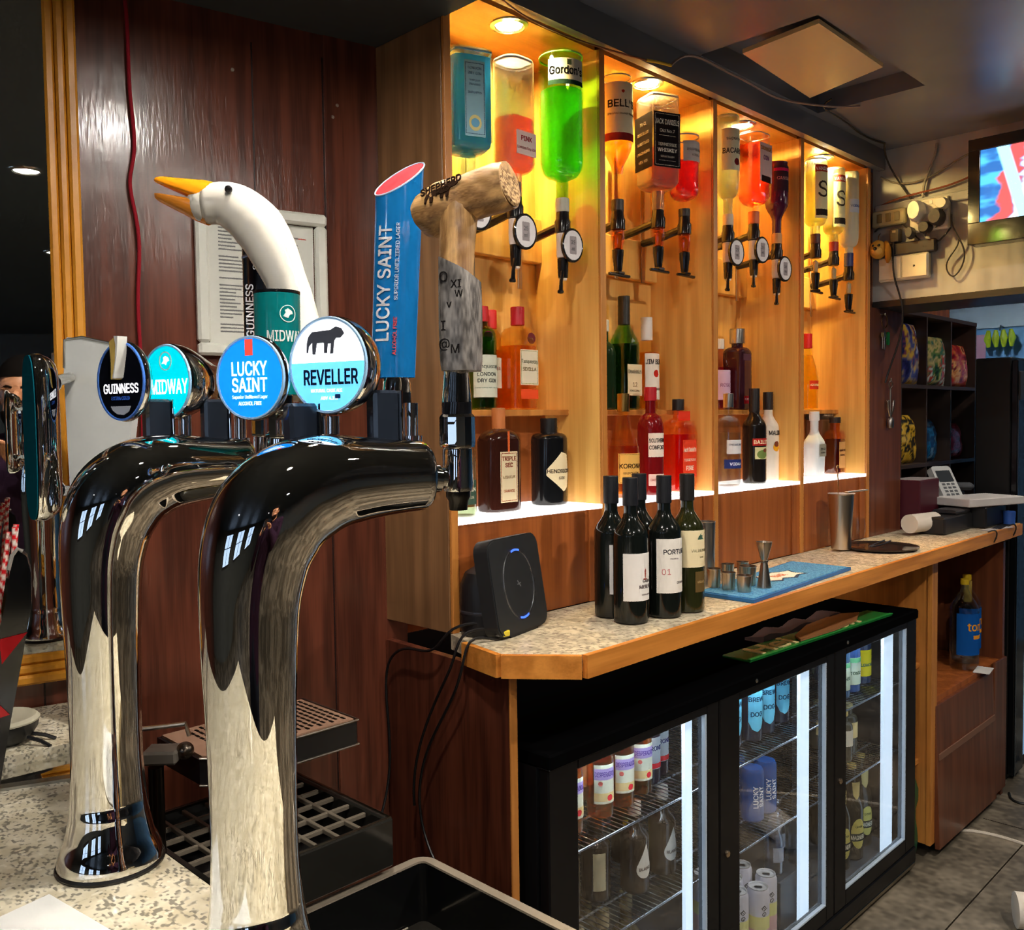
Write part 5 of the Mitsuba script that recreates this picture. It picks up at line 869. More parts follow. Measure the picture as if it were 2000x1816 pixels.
solo('desk_phone', 'dark grey handset lying behind the white carton', 'phone', [(xf(box(-.03, .03, -.07, .07, 0, .03, .012), rotz(.5, (3.90, 1.33, Z + .12))), (70, 72, 76)), (box(3.86, 3.94, 1.30, 1.37, Z, Z + .12, .01), (46, 46, 50))], 'paint')
wc = thing('carton', 'white flat carton resting on the black till unit', 'box')
CM = rotz(-.36, (3.72, 1.185, Z + .083)); part(wc, 'lid', [(box(-.15, .15, -.085, .085, 0, .030, .003), (208, 204, 200))], 'paint', CM); part(wc, 'end_label', [(box(.1502, .151, -.05, .05, .006, .024), (150, 146, 140))], 'paint', CM)
solo('till_unit', 'black till unit under the white carton', 'till', [(box(3.63, 3.86, 1.125, 1.28, Z, Z + .081, .006), (20, 20, 22))], 'paint')
for i, (x, y, rz, c, lab) in enumerate(((3.66, 1.10, -.2, (200, 198, 196), 'white sheet of paper poking over the worktop edge'), (3.73, 1.108, .1, (46, 48, 54), 'dark folded leaflet on top of the white sheet'))):
    solo('leaflet', lab, 'paper', [(xf(box(-.09, .09, -.02, .012, 0, .0012), rotz(rz, (x, y, Z + .0004 + .0014 * i))), c)], 'matte')
solo('blue_pen_pot', 'small dark pot with a blue top by the end of the worktop', 'pot', [(mv(lathe([(.0005, 0), (.02, 0), (.022, .05), (.02, .052), (.0005, .05)], 20), 3.83, 1.105, Z), (50, 90, 170))], 'paint')

# ------------------------------------------------------------------ on the pillar and the end wall
PY = Y0 - .0022
for i, (x, z, lab) in enumerate(((3.232, 1.842, 'small bright hook holding the key ring on the dark pillar'), (3.288, 1.615, 'small hook holding the corkscrew on the dark pillar'))):
    solo('wall_hook', lab, 'hook', [(tube([(x, PY + .001, z), (x, PY - .012, z), (x, PY - .016, z - .006), (x, PY - .016, z + .004)], .0018, 6), (200, 190, 170))], 'metal')
kr = thing('key_ring', 'bunch of keys with a green tag hanging on the dark pillar', 'keys')
t_ = np.linspace(0, 2 * PI, 33); part(kr, 'ring', [(tube(np.c_[3.232 + .024 * np.cos(t_), np.full(33, PY - .014), 1.816 + .024 * np.sin(t_)], .0016, 6, False), (186, 150, 100))], 'metal')
for i, (x, dz, a) in enumerate(((3.218, -.012, .15), (3.236, -.014, -.1), (3.228, -.008, 0.05))):
    part(kr, 'key', [(xf(prism(rrect(.016, .018, .006), -.001, .001), mat((1, 0, 0), (0, 0, 1), (0, -1, 0), (x, PY - .012 - .002 * i, 1.780 + dz))), (196, 186, 150)), (cbox(x + a * .02, PY - .012 - .002 * i, 1.752 + dz, .005, .002, .04), (186, 180, 170))], 'metal')
part(kr, 'tag', [(xf(prism(rrect(.022, .046, .008), -.002, .002), mat((1, 0, .0), (0, 0, 1), (0, -1, 0), (3.262, PY - .014, 1.758))), (30, 120, 50))], 'gloss', label='green plastic tag')
cs = thing('corkscrew', 'steel wing corkscrew hanging on the dark pillar', 'corkscrew'); cx, cz = 3.288, 1.598
part(cs, 'head', [(tube(np.c_[cx + .014 * np.cos(t_), np.full(33, PY - .013), cz - .002 + .012 * np.sin(t_)], .003, 6, False), (186, 176, 164))], 'metal')
part(cs, 'shaft', [(cyl((cx, PY - .013, cz - .014), (cx, PY - .013, cz - .135), .0034, 10), (186, 176, 164))], 'metal')
for s in (-1, 1): part(cs, 'wing', [(tube([(cx + .006 * s, PY - .013, cz - .115), (cx + .022 * s, PY - .014, cz - .09), (cx + .024 * s, PY - .014, cz - .065)], [.003, .004, .005], 8), (180, 170, 160)), (ball((cx + .024 * s, PY - .014, cz - .062), .006, 1), (190, 180, 170))], 'metal')
part(cs, 'collar', [(mv(lathe([(.009, -.158), (.012, -.150), (.012, -.128), (.006, -.118)], 20), cx, PY - .0135, cz), (190, 180, 170))], 'metal')
XW = 3.2
def on_wall(name, lab, cat, y0, y1, z0, z1, d, c, group=None, bsdf='paint', off=0.0, more=()):
    k = thing(name, lab, cat, group); part(k, 'body', [(box(XW - off - d, XW - off - .0003, y0, y1, z0, z1, .004), c)], bsdf)
    for nm, b, cc in more: part(k, nm, [(box(XW - off - d - b[4], XW - off - d + .0005, b[0], b[1], b[2], b[3], .001), cc)], 'paint')
    return k
on_wall('power_strip', 'grubby white four way extension socket screwed along the end wall', 'socket strip', 1.252, 1.366, 2.137, 2.192, .022, (170, 162, 128), more=[('socket', (1.30 + .03 * i, 1.318 + .03 * i, 2.15, 2.18, .002), (90, 82, 62)) for i in range(-1, 2)])
on_wall('double_socket', 'white double wall socket crowded with plugs', 'socket', 1.110, 1.236, 2.10, 2.205, .024, (206, 196, 180), more=[('switch', (1.16 + .03 * i, 1.172 + .03 * i, 2.185, 2.197, .003), (220, 212, 200)) for i in range(2)])
def round_plug(y, z, r, d, c, lab, sx=1.0):
    k = thing('plug', lab, 'plug', 'plugs on the end wall'); m = lathe([(r, 0), (r, d * .7), (r * .8, d), (.0005, d)], 24, False)
    part(k, 'body', [(xf(m, mat((0, 1, 0), (0, 0, sx), (-1, 0, 0), (XW - .0245, y, z))), c)], 'paint')
    part(k, 'cord_sleeve', [(cyl((XW - .026 - d * .5, y, z - r * .8), (XW - .026 - d * .5, y, z - r * 1.5), .004, 8), (40, 38, 38))], 'paint')
round_plug(1.205, 2.165, .024, .05, (214, 206, 190), 'large white round adaptor plugged in at the middle of the sockets', 1.5)
round_plug(1.125, 2.178, .020, .03, (200, 192, 180), 'white round plug at the right of the double socket')
round_plug(1.140, 2.135, .023, .045, (40, 38, 42), 'black round charger plug on the double socket', 1.2)
round_plug(1.178, 2.108, .020, .035, (30, 30, 32), 'black plug between the white adaptor and the round charger')
round_plug(1.228, 2.098, .014, .03, (60, 58, 58), 'small dark plug with a pale label beside the white adaptor', 1.4)
on_wall('power_supply', 'dark power supply block hanging beneath the extension socket', 'power supply', 1.268, 1.302, 2.075, 2.122, .03, (52, 50, 50), more=[('sticker', (1.280, 1.292, 2.108, 2.116, .001), (206, 190, 140))])
on_wall('dark_unit', 'long dark equipment box fixed below the plugs', 'equipment box', 1.15, 1.345, 2.03, 2.072, .03, (44, 42, 44))
jb = on_wall('junction_box', 'square white junction box with two lids under the sockets', 'junction box', 1.172, 1.340, 1.946, 2.030, .028, (188, 178, 156), more=[('lid', (1.262, 1.336, 1.952, 2.024, .004), (200, 190, 168)), ('lid', (1.176, 1.256, 1.952, 2.024, .004), (206, 196, 174)), ('screw', (1.214, 1.220, 1.985, 1.991, .006), (60, 56, 50))])
tv = thing('television', 'black framed flat television fixed high on the end wall', 'television')
part(tv, 'cabinet', [(box(3.065, 3.13, .30, 1.012, 2.012, 2.335, .006), (14, 15, 17)), (box(3.131, 3.1998, .55, .78, 2.10, 2.26, .004), (30, 30, 32))], 'gloss')
part(tv, 'bezel', [(box(3.060, 3.0655, .30, 1.012, z0, z1, .001), (20, 21, 23)) for z0, z1 in ((2.012, 2.078), (2.299, 2.335))] + [(box(3.060, 3.0655, y0, y1, 2.0785, 2.2985, .001), (20, 21, 23)) for y0, y1 in ((.30, .345), (.978, 1.012))], 'gloss')
def tv_pic(p, n, uv):
    a, b = (0.977 - p.y) / .62, (p.z - 2.079) / .22
    wob = fbm(a * 9, b * 7, 1.0, 3)
    c = mix([.02, .10, .30], [.06, .35, .75], smoothstep(.35, .65, wob))
    band = a * 1.35 + (1 - b) * .12 + (wob - .5) * .12
    c = mix(c, [.50, .07, .07], smoothstep(.17, .20, band) * (1 - smoothstep(.27, .30, band)))
    c = mix(c, [.75, .78, .72], smoothstep(.28, .31, band) * (1 - smoothstep(.45, .5, band)))
    c = mix(c, [.9, .55, .12], smoothstep(.45, .5, band) * smoothstep(.4, .6, wob))
    arm = smoothstep(.035, .02, dr.abs(a - .10 - (1 - b) * .10))
    return mix(c, [.30, .68, .95], arm) * 1.7
scene['television__screen'] = {'type': 'rectangle', 'to_world': T([[0, 0, -1, 3.0648], [-.316, 0, 0, .6615], [0, .1095, 0, 2.1885], [0, 0, 0, 1]]), 'bsdf': {'type': 'ref', 'id': 'matte_black'},
                               'emitter': {'type': 'area', 'radiance': proc(tv_pic), 'sampling_weight': .5}}
labels['television__screen'] = {'label': 'lit screen showing a blurry blue and red picture'}
scene['matte_black'] = two({'type': 'diffuse', 'reflectance': {'type': 'rgb', 'value': [.02, .02, .02]}})
wires = [([(3.10, 1.29, 2.395), (3.16, 1.30, 2.34), (3.19, 1.27, 2.27), (3.19, 1.235, 2.215)], .003, (40, 36, 34), 'dark cable dropping from the ceiling to the extension socket'),
         ([(3.192, 1.155, 2.385), (3.19, 1.165, 2.33), (3.188, 1.185, 2.28), (3.188, 1.196, 2.215)], .0045, (150, 142, 130), 'pale cable running down the end wall to the double socket'),
         ([(3.19, 1.34, 2.31), (3.19, 1.27, 2.275), (3.19, 1.19, 2.275), (3.19, 1.10, 2.31), (3.16, 1.01, 2.325)], .0032, (120, 112, 102), 'sagging pale cable looping across the end wall to the television'),
         ([(3.17, 1.098, 2.14), (3.17, 1.085, 2.08), (3.18, 1.062, 2.02), (3.185, 1.072, 1.965), (3.185, 1.098, 1.94), (3.185, 1.118, 1.97), (3.182, 1.095, 2.02), (3.178, 1.078, 2.06)], .0026, (44, 40, 38), 'thin dark cable making a loop on the end wall below the plugs'),
         ([(3.165, 1.285, 2.075), (3.158, 1.283, 2.0), (3.162, 1.278, 1.95), (3.18, 1.27, 1.90), (3.19, 1.262, 1.84), (3.22, 1.300, 1.70), (3.22, 1.333, 1.60)], .0032, (24, 24, 26), 'black cable hanging from the power block past the junction box'),
         ([(3.19, 1.36, 2.125), (3.185, 1.25, 2.125), (3.185, 1.19, 2.062), (3.185, 1.105, 2.10)], .0028, (30, 28, 28), 'dark cable running below the extension socket'),
         ([(3.192, 1.362, 2.202), (3.186, 1.25, 2.228), (3.186, 1.15, 2.235), (3.19, 1.05, 2.255)], .0035, (120, 62, 44), 'rusty brown conduit above the sockets')]
for p_, r_, c_, l_ in wires: solo('wall_cable', l_, 'cable', [(tube(smooth_path(p_, 6), r_, 7), c_)], 'paint', group='cables on the end wall')
# cables on the ceiling and along the bay tops
for p_, r_, c_, l_ in (([(1.33, 1.325, 2.327), (1.42, 1.345, 2.326), (1.56, 1.348, 2.326), (1.70, 1.330, 2.327), (1.80, 1.315, 2.330)], .0022, (120, 70, 40), 'thin brown wire strung along the top of the bays past the first spotlight'),
                       ([(1.80, 1.315, 2.330), (1.845, 1.31, 2.335), (1.885, 1.305, 2.337)], .0035, (206, 170, 30), 'yellow wire joint hanging at the fascia'),
                       ([(1.885, 1.305, 2.337), (1.99, 1.30, 2.385), (2.10, 1.296, 2.382), (2.22, 1.292, 2.378), (2.38, 1.287, 2.372), (2.50, 1.255, 2.376), (2.60, 1.225, 2.385), (2.68, 1.19, 2.396)], .0032, (130, 110, 104), 'pinkish loose cable drooping under the ceiling hatch'),
                       ([(2.56, 1.22, 2.396), (2.60, 1.262, 2.393), (2.68, 1.27, 2.392), (2.86, 1.29, 2.394), (3.10, 1.29, 2.395)], .0026, (26, 24, 24), 'black cable tacked across the ceiling to the end wall')):
    solo('ceiling_cable', l_, 'cable', [(tube(smooth_path(p_, 6), r_, 7), c_)], 'paint', group='loose wires above the bar')

pd = thing('plush_toy', 'small tan plush dog head hanging beside the last bay below the plugs', 'plush toy'); PC = np.array([3.150, 1.332, 2.055])
part(pd, 'head', [(mv(ball((0, 0, 0), .029, 3, (1, .95, 1.1)), *PC), (190, 140, 60))], 'matte', angle=True); part(pd, 'muzzle', [(mv(ball((0, 0, 0), .017, 3, (1.2, 1.0, .85)), *(PC + [-.024, -.006, -.008])), (206, 160, 84))], 'matte', angle=True)
part(pd, 'nose', [(ball(PC + [-.043, -.008, -.003], .0065, 2), (30, 22, 20))], 'gloss')
for s in (-1, 1): part(pd, 'ear', [(tube(smooth_path([PC + [.004, .024 * s, .022], PC + [-.004, .034 * s, .004], PC + [-.002, .036 * s, -.026], PC + [.002, .032 * s, -.05]], 4), np.interp(np.linspace(0, 1, 13), [0, .4, .8, 1], [.007, .011, .010, .003]), 10), (150, 100, 40))], 'matte', angle=True); part(pd, 'eye', [(ball(PC + [-.0255, .010 * s - .004, .010], .0045, 2), (20, 16, 14))], 'gloss')
part(pd, 'loop', [(tube([PC + [0, 0, .028], PC + [.02, .006, .05], [3.1995, 1.345, 2.118]], .0018, 6), (90, 70, 50))], 'matte')

# ------------------------------------------------------------------ glass fronted bottle fridge
FX = [1.225, 1.812, 2.402, 2.985]; FY, FB, FT = 1.13, 1.60, 0.862
fr = thing('bottle_fridge', 'long black under-counter fridge with three lit glass doors', 'fridge')
FC = (13, 13, 15)
part(fr, 'top', [(box(FX[0], FX[3], FY - .006, FB - .03, FT - .03, FT, .004), (8, 8, 9))], 'matte')
part(fr, 'front_rail', [(box(FX[0], FX[3], FY - .004, FY + .03, .835, FT - .0305, .003), FC)], 'black_plastic')
for x in (FX[0], FX[3] - .025): part(fr, 'side', [(box(x, x + .025, FY + .031, FB - .03, .06, FT - .0305), FC)], 'paint')
part(fr, 'back', [(box(FX[0] + .0255, FX[3] - .0255, FB - .06, FB - .0305, .06, FT - .0305), (40, 48, 56))], 'paint')
part(fr, 'bottom', [(box(FX[0] + .0255, FX[3] - .0255, FY + .031, FB - .061, .06, .085), (60, 66, 74))], 'paint')
part(fr, 'plinth', [(box(FX[0], FX[3], FY + .03, FB - .04, 0.0, .0595), (10, 10, 12))], 'paint')
part(fr, 'kick_strip', [(box(FX[0], FX[3], FY - .002, FY + .029, .020, .034, .002), (150, 140, 120))], 'metal', label='pale metal kick strip')
part(fr, 'bottom_rail', [(box(FX[0], FX[3], FY - .003, FY + .0295, .0345, .084, .003), FC)], 'black_plastic')
for x, z in ((1.95, .815), (2.45, .818)): part(fr, 'rivet', [(mv(xf(lathe([(.006, 0), (.005, .003), (.0005, .004)], 14, False), mat((1, 0, 0), (0, 0, 1), (0, -1, 0))), x + .02, FY - .004, z + .03), (190, 184, 170))], 'metal')
GLASS = [(1.312, 1.760), (1.902, 2.354), (2.476, 2.905)]
for i in range(3):
    x0, x1 = FX[i] + .002, FX[i + 1] - .002; g0, g1 = GLASS[i]
    z0, z1, gz0, gz1 = .085, .834, .130, .812
    dr_ = key_for(f'{fr}__door'); put(dr_, [(box(x0, g0, FY, FY + .026, z0, z1, .003), FC), (box(g1, x1, FY, FY + .026, z0, z1, .003), FC), (box(g0, g1, FY, FY + .026, z0, gz0, .002), FC), (box(g0, g1, FY, FY + .026, gz1, z1, .002), FC)], 'black_plastic')
    part(dr_, 'pane', [(box(g0, g1, FY + .012, FY + .0122, gz0, gz1), (255, 255, 255))], 'pane')
    part(dr_, 'edge_trim', [(box(g1 - .006, g1, FY + .0005, FY + .0115, gz0 + .006, gz1, .001), (176, 190, 206)), (box(g0, g1, FY + .0005, FY + .0115, gz0, gz0 + .006, .001), (176, 190, 206))], 'paint', label='pale door seal')
    lk = part(dr_, 'lock', [(xf(lathe([(.008, 0), (.008, .004), (.006, .006), (.0005, .006)], 18, False), mat((1, 0, 0), (0, 0, 1), (0, -1, 0), ((x0 + .028, x0 + .028, x0 + .03)[i], FY, .46))), (196, 176, 150))], 'metal')
    # lit bar standing inside, behind the right edge of the door
    bx0 = (1.722, 2.268, 2.812)[i]; bx1 = (1.762, 2.330, 2.893)[i]
    part(fr, 'light_bar', [(box(bx0, bx1 - .012, FY + .034, FY + .044, .10, .826), (214, 230, 250))], 'matte', emit=[FRIDGE_POWER * v * .033 for v in (.60, .80, 1.0)] + [1.0], label='tall bluish light bar')
    # ceiling strip of the compartment
    part(fr, 'light_strip', [(box(g0, bx0 - .02, FY + .036, FY + .056, .816, .8312), (240, 246, 255))], 'matte', emit=[FRIDGE_POWER * v for v in (.72, .88, 1.0)] + [1.2])
    xa, xb = (FX[0] + .03, FX[1], FX[2])[i] + .004, (FX[1], FX[2], FX[3] - .03)[i] - .004
    for sz in (.62, .402):
        sh = key_for(f'{fr}__wire_shelf')
        rods = [(cyl((xa, y, sz - .003), (xb, y, sz - .003), .0026, 8), (206, 214, 222)) for y in (FY + .036 + .010, FY + .036 + .10, FB - .075)]
        put(sh, rods, 'metal')
        for j in range(int((xb - xa) / .0165)):
            x = xa + .008 + j * .0165
            part(sh, 'wire', [(tube([(x, FY + .045, sz), (x, FB - .072, sz)], .0013, 5), (206, 214, 222))], 'metal')
    if i < 2: part(fr, 'inner_rack', [(box(FX[i + 1] - .003, FX[i + 1] + .003, FB - .12, FB - .07, .09, .82), (120, 130, 140))], 'paint')
part(fr, 'rack_strip', [(box(2.935, 2.955, FB - .085, FB - .062, .09, .80), (190, 200, 206))], 'paint')
# contents
def fb(lab, x, y, z, kind, H, R, grp, **kw): return bottle('fridge_bottle', lab, (x, y, z + .0016), kind, H, R, group=grp, seg=20, **kw)
def dl(x, d=0): return -PI / 2 - .45
DES = 'beer bottles on the top shelf of the first fridge door'
for i, (x, y) in enumerate(((1.415, 1.245), (1.520, 1.248), (1.596, 1.250), (1.680, 1.262), (1.46, 1.33), (1.56, 1.34))):
    fb(("golden beer bottle with a purple label cut by the first door's left edge", 'golden beer bottle with a purple label, second from the left on the top shelf', 'golden beer bottle with a purple label, third from the left on the top shelf', 'pale golden beer bottle with a purple label, fourth from the left on the top shelf', 'golden beer bottle in the back row, left', 'golden beer bottle in the back row, right')[i], x, y, .62, 'round-beer', .235, .0300, DES,
       glass=(250, 226, 160), liquid=(246, 190, 70), level=.72, cap=((150, 150, 150), .01, .0145, 'metal'), labels_=[dict(z=.078, w=.052, h=.085, c=(224, 226, 206), az=dl(x), lines=[('DESPERADOS', .010, .022, (96, 70, 150), True)], bands=[(.022, .024, .052, (176, 156, 206)), (-.028, .018, .052, (226, 206, 150))], extra=[(poly_plate([(xx + .010, yy - .030) for xx, yy in disc_pts(.007, 14)]), (206, 50, 60)), (poly_plate([(xx - .012, yy + .002) for xx, yy in disc_pts(.005, 12)]), (226, 120, 110))])])
for i, (x, y) in enumerate(((1.745, 1.285), (1.80, 1.300), (1.70, 1.40), (1.79, 1.39))):
    fb(('dark beer bottle with a white and red label behind the light bar', 'dark beer bottle at the right of the first door', 'dark bottle at the back of the top shelf, left', 'dark bottle at the back of the top shelf, right')[i], x, y, .62, 'round-beer', .225, .0300, 'dark beer bottles on the top shelf', solid=(30, 24, 40), cap=((176, 40, 44), .01, .0145),
       labels_=[dict(z=.075, w=.05, h=.075, c=(206, 214, 222), az=dl(x), lines=[('PERONI', .010, .012, (40, 50, 110), True)], bands=[(-.030, .012, .05, (206, 50, 60))])])
for i, (x, y) in enumerate(((1.655, 1.258), (1.768, 1.262), (1.565, 1.300), (1.46, 1.30), (1.75, 1.36))):
    fb(('dark wine bottle with a teardrop label on the middle shelf, left one', 'dark wine bottle with a teardrop label on the middle shelf, right one', 'dark wine bottle with a cream side label behind the teardrop labels', 'dark wine bottle at the left end of the middle shelf', 'dark bottle with a yellow neck tag on the middle shelf')[i], x, y, .402 - .098 * 0, 'round-wine', .205 if i < 2 else .20, .0335, 'wine bottles on the middle fridge shelf', solid=(36, 30, 26), cap=((196, 190, 180) if i < 2 else (40, 40, 60), .03, .0155),
       labels_=[dict(z=.070, w=.05, h=.09, c=(206, 204, 196), az=-PI / 2 - .15, poly=[(.022 * math.sin(t) * (1 - .0), -.012 - .022 * math.cos(t)) for t in np.linspace(-2.2, 2.2, 16)] + [(0.004, .045)], lines=[('BLANC', .007, -.012, (90, 80, 80), True)])] if i < 2 else [dict(z=.07, w=.03, h=.085, c=(176, 168, 140) if i < 4 else (206, 200, 60), az=-PI / 2 - .6)])
fb('clear bottle lying low at the left of the first fridge door', 1.385, 1.255, .085, 'round-std', .24, .036, 'bottles at the bottom of the fridge', glass=(226, 230, 226), liquid=(230, 232, 228), level=.6, cap=((120, 110, 150), .03), labels_=[dict(z=.09, w=.04, h=.09, c=(190, 186, 206), az=dl(0))])
for i, (x, y) in enumerate(((1.50, 1.30), (1.60, 1.31), (1.70, 1.32), (1.55, 1.40), (1.66, 1.41))):
    fb(f'olive brown bottle on the fridge floor, {("first", "second", "third", "back left", "back right")[i]} behind the first door', x, y, .085, 'round-wine', .27, .036, 'bottles at the bottom of the fridge', solid=(84, 78, 52), cap=((160, 150, 120), .04, .0158), labels_=[dict(z=.10, w=.05, h=.07, c=(176, 170, 150), az=dl(0))])
for i, (x, y) in enumerate(((2.165, 1.255), (2.245, 1.262), (2.352, 1.275), (2.085, 1.27), (2.20, 1.35), (2.30, 1.36))):
    fb(('dark bottle with a pale blue shield label, left of the second fridge door', 'dark bottle with a pale blue shield label, second in the second fridge door', 'dark bottle with a pale blue shield label near the light bar of the second door', 'dark bottle with a blue label hidden by the door frame', 'dark beer bottle behind the blue shield labels, left', 'dark beer bottle behind the blue shield labels, right')[i], x, y, .62, 'round-beer', .215, .0310, 'blue labelled beer bottles', solid=(26, 30, 44), cap=((120, 130, 150), .01, .0145),
       labels_=[dict(z=.085, w=.05, h=.11, c=(110, 196, 226), az=dl(0), poly=[(-.024, .052), (.024, .052), (.024, -.030), (.014, -.050), (0, -.058), (-.014, -.050), (-.024, -.030)] if i < 4 else [(-.02, -.02), (.02, -.02), (.02, .02), (-.02, .02)], lines=[('BREW', .012, .030, (20, 60, 90), True), ('DOG', .012, -.010, (20, 60, 90), True)])])
fb('tall green cider bottle between the blue labels and the light bar', 2.362, 1.36, .62, 'round-beer', .22, .029, 'blue labelled beer bottles', solid=(120, 140, 70), cap=((206, 206, 210), .01, .0145))
for i, (x, y) in enumerate(((2.165, 1.25), (2.237, 1.252), (2.205, 1.33))):
    k = thing('drink_can', ('tall dark blue can with white lettering, left one on the middle shelf', 'tall dark blue can with white lettering, right one on the middle shelf', 'dark blue can behind the two front ones')[i], 'can', 'blue cans on the middle fridge shelf')
    part(k, 'body', [(mv(lathe([(.0005, 0), (.026, 0), (.031, .006), (.031, .132), (.0265, .142), (.0005, .142)], 24), x, y, .4036), (18, 66, 130))], 'paint')
    part(k, 'lettering', [(xf(wrap(xf(txt(s, .013, .0004, True), rotz(PI / 2)), .0312, -PI / 2 - .45 + o, .07), mat(o=(x, y, .4036))), (220, 226, 236)) for s, o in (('LUCKY', -.28), ('SAINT', .28))], 'paint')
for i, (x, y) in enumerate(((2.255, 1.235), (2.335, 1.272), (2.352, 1.215))):
    bottle('fridge_bottle', ('small clear tonic bottle standing low in the second door, left', 'small clear tonic bottle in the second door, back', 'small clear tonic bottle nearest the light bar of the second door')[i], (x, y, .227), 'round-beer', .175, .026, glass=(226, 230, 236), liquid=(222, 228, 236), level=.75, cap=((206, 210, 220), .012, .0145, 'metal'), group='small tonic bottles', seg=18, labels_=[dict(z=.06, w=.035, h=.04, c=(150, 156, 170), az=dl(0))])
solo('crate', 'low clear plastic crate under the small tonic bottles', 'crate', [(box(2.215, 2.385, 1.195, 1.31, .0855, .226, .003), (44, 50, 58))], 'paint')
n_ = 0
for i, (x, y) in enumerate(((2.100, 1.195), (2.176, 1.215), (2.085, 1.262), (2.160, 1.280), (2.05, 1.33), (2.12, 1.345), (2.03, 1.215))):
    k = thing('drink_can', ('slim pastel can at the front left of the cluster of cans', 'slim pastel can at the front right of the cluster of cans', 'slim pastel can in the second row, left', 'slim pastel can in the second row, right', 'slim pastel can in the back row, left', 'slim pastel can in the back row, right', 'slim pastel can at the far left against the door frame')[i], 'can', 'slim pastel cans on the fridge floor')
    zb = .0856 + (.012 if i < 2 else .02); H = .165
    part(k, 'body', [(mv(lathe([(.0005, 0), (.024, 0), (.0285, .006), (.0285, .06)], 22, False), x, y, zb), (226, 190, 190)), (mv(lathe([(.0285, .06), (.0285, .095)], 22, False), x, y, zb), (222, 222, 150)), (mv(lathe([(.0285, .095), (.0285, H - .012), (.0245, H - .003)], 22, False), x, y, zb), (204, 206, 220)), (mv(lathe([(.0245, H - .003), (.0255, H), (.023, H - .001), (.022, H - .005), (.0005, H - .005)], 22, False), x, y, zb), (186, 190, 196))], 'paint')
    part(k, 'tab', [(xf(prism(rrect(.012, .02, .005), 0, .0015), rotz(.6, (x, y, zb + H - .0045))), (150, 156, 166))], 'metal')
    part(k, 'lettering', [(xf(wrap(xf(txt(s, .011, .0004, True), rotz(-.9)), .0287, -PI / 2 - .5, z), mat(o=(x, y, zb))), (60, 64, 72)) for s, z in (('Ei', .118), ('G', .103))], 'paint')
solo('crate', 'low white shelf tray under the cluster of slim cans', 'tray', [(box(1.97, 2.21, 1.17, 1.40, .0855, .0965, .003), (150, 158, 168))], 'paint')
for i, (x, y, c, lc) in enumerate(((2.765, 1.255, (40, 70, 120), (206, 226, 206)), (2.880, 1.270, (30, 44, 70), (226, 206, 40)), (2.68, 1.25, (50, 80, 110), (206, 226, 206)), (2.82, 1.36, (40, 60, 90), (190, 200, 190)), (2.885, 1.40, (190, 200, 170), (200, 200, 180)))):
    fb(('dark blue bottle with a pale green label behind the third fridge door', 'dark bottle with a bright yellow label on the top shelf of the third fridge door', 'dark blue bottle cut by the left edge of the third door', 'dark blue bottle behind the front pair of the third door', 'pale clear bottle beside the light bar of the third door')[i], x, y, .62, 'round-soda', .205, .034, 'mixer bottles in the third door', solid=c, cap=((200, 206, 220), .014, .0145), labels_=[dict(z=.068, w=.062, h=.085, c=lc, az=dl(0), lines=[('TONIC' if i != 1 else 'LEMON', .009, -.006, (70, 100, 80), True)], bands=[(.034, .014, .062, (120, 206, 150))] if i in (0, 2) else [])])
for i, (x, y) in enumerate(((2.740, 1.262), (2.825, 1.285), (2.79, 1.37))):
    fb(('small bottle with a cream label on the middle shelf of the third door, left', 'small bottle with an amber label on the middle shelf of the third door, right', 'small bottle at the back of the middle shelf of the third door')[i], x, y, .402, 'round-short', .155, .029, 'small mixers in the third door', solid=(60, 60, 50), cap=((206, 190, 120), .014, .0148), labels_=[dict(z=.075, w=.05, h=.05, c=(216, 196, 140) if i else (220, 214, 196), az=dl(0))])
for i, (x, y) in enumerate(((2.775, 1.250), (2.885, 1.270), (2.68, 1.25), (2.80, 1.36), (2.89, 1.38))):
    fb(('brown cider bottle with an oval gold label, front of the third door', 'brown cider bottle with an oval gold label, right of the front one', 'brown cider bottle cut by the left edge of the third door', 'brown cider bottle in the back row, left', 'brown cider bottle in the back row, right')[i], x, y, .0855, 'round-beer', .295, .036, 'cider bottles on the fridge floor', solid=(38, 34, 24), cap=((196, 170, 90), .012, .0145),
       labels_=[dict(z=.085, w=.056, h=.10, c=(206, 196, 110), az=dl(0), poly=[(.026 * math.cos(t), .048 * math.sin(t)) for t in np.linspace(0, 2 * PI, 20)[:-1]], bands=[(-.012, .024, .052, (40, 50, 44))], lines=[('MAGNERS', .013, -.012, (236, 232, 210), True), ('CIDER', .006, .022, (70, 80, 50))]),
                dict(z=.215, w=.036, h=.055, c=(206, 190, 130), az=dl(0), name='neck_label', poly=[(-.016, .03), (.016, .03), (.012, -.012), (0, -.028), (-.012, -.012)])])
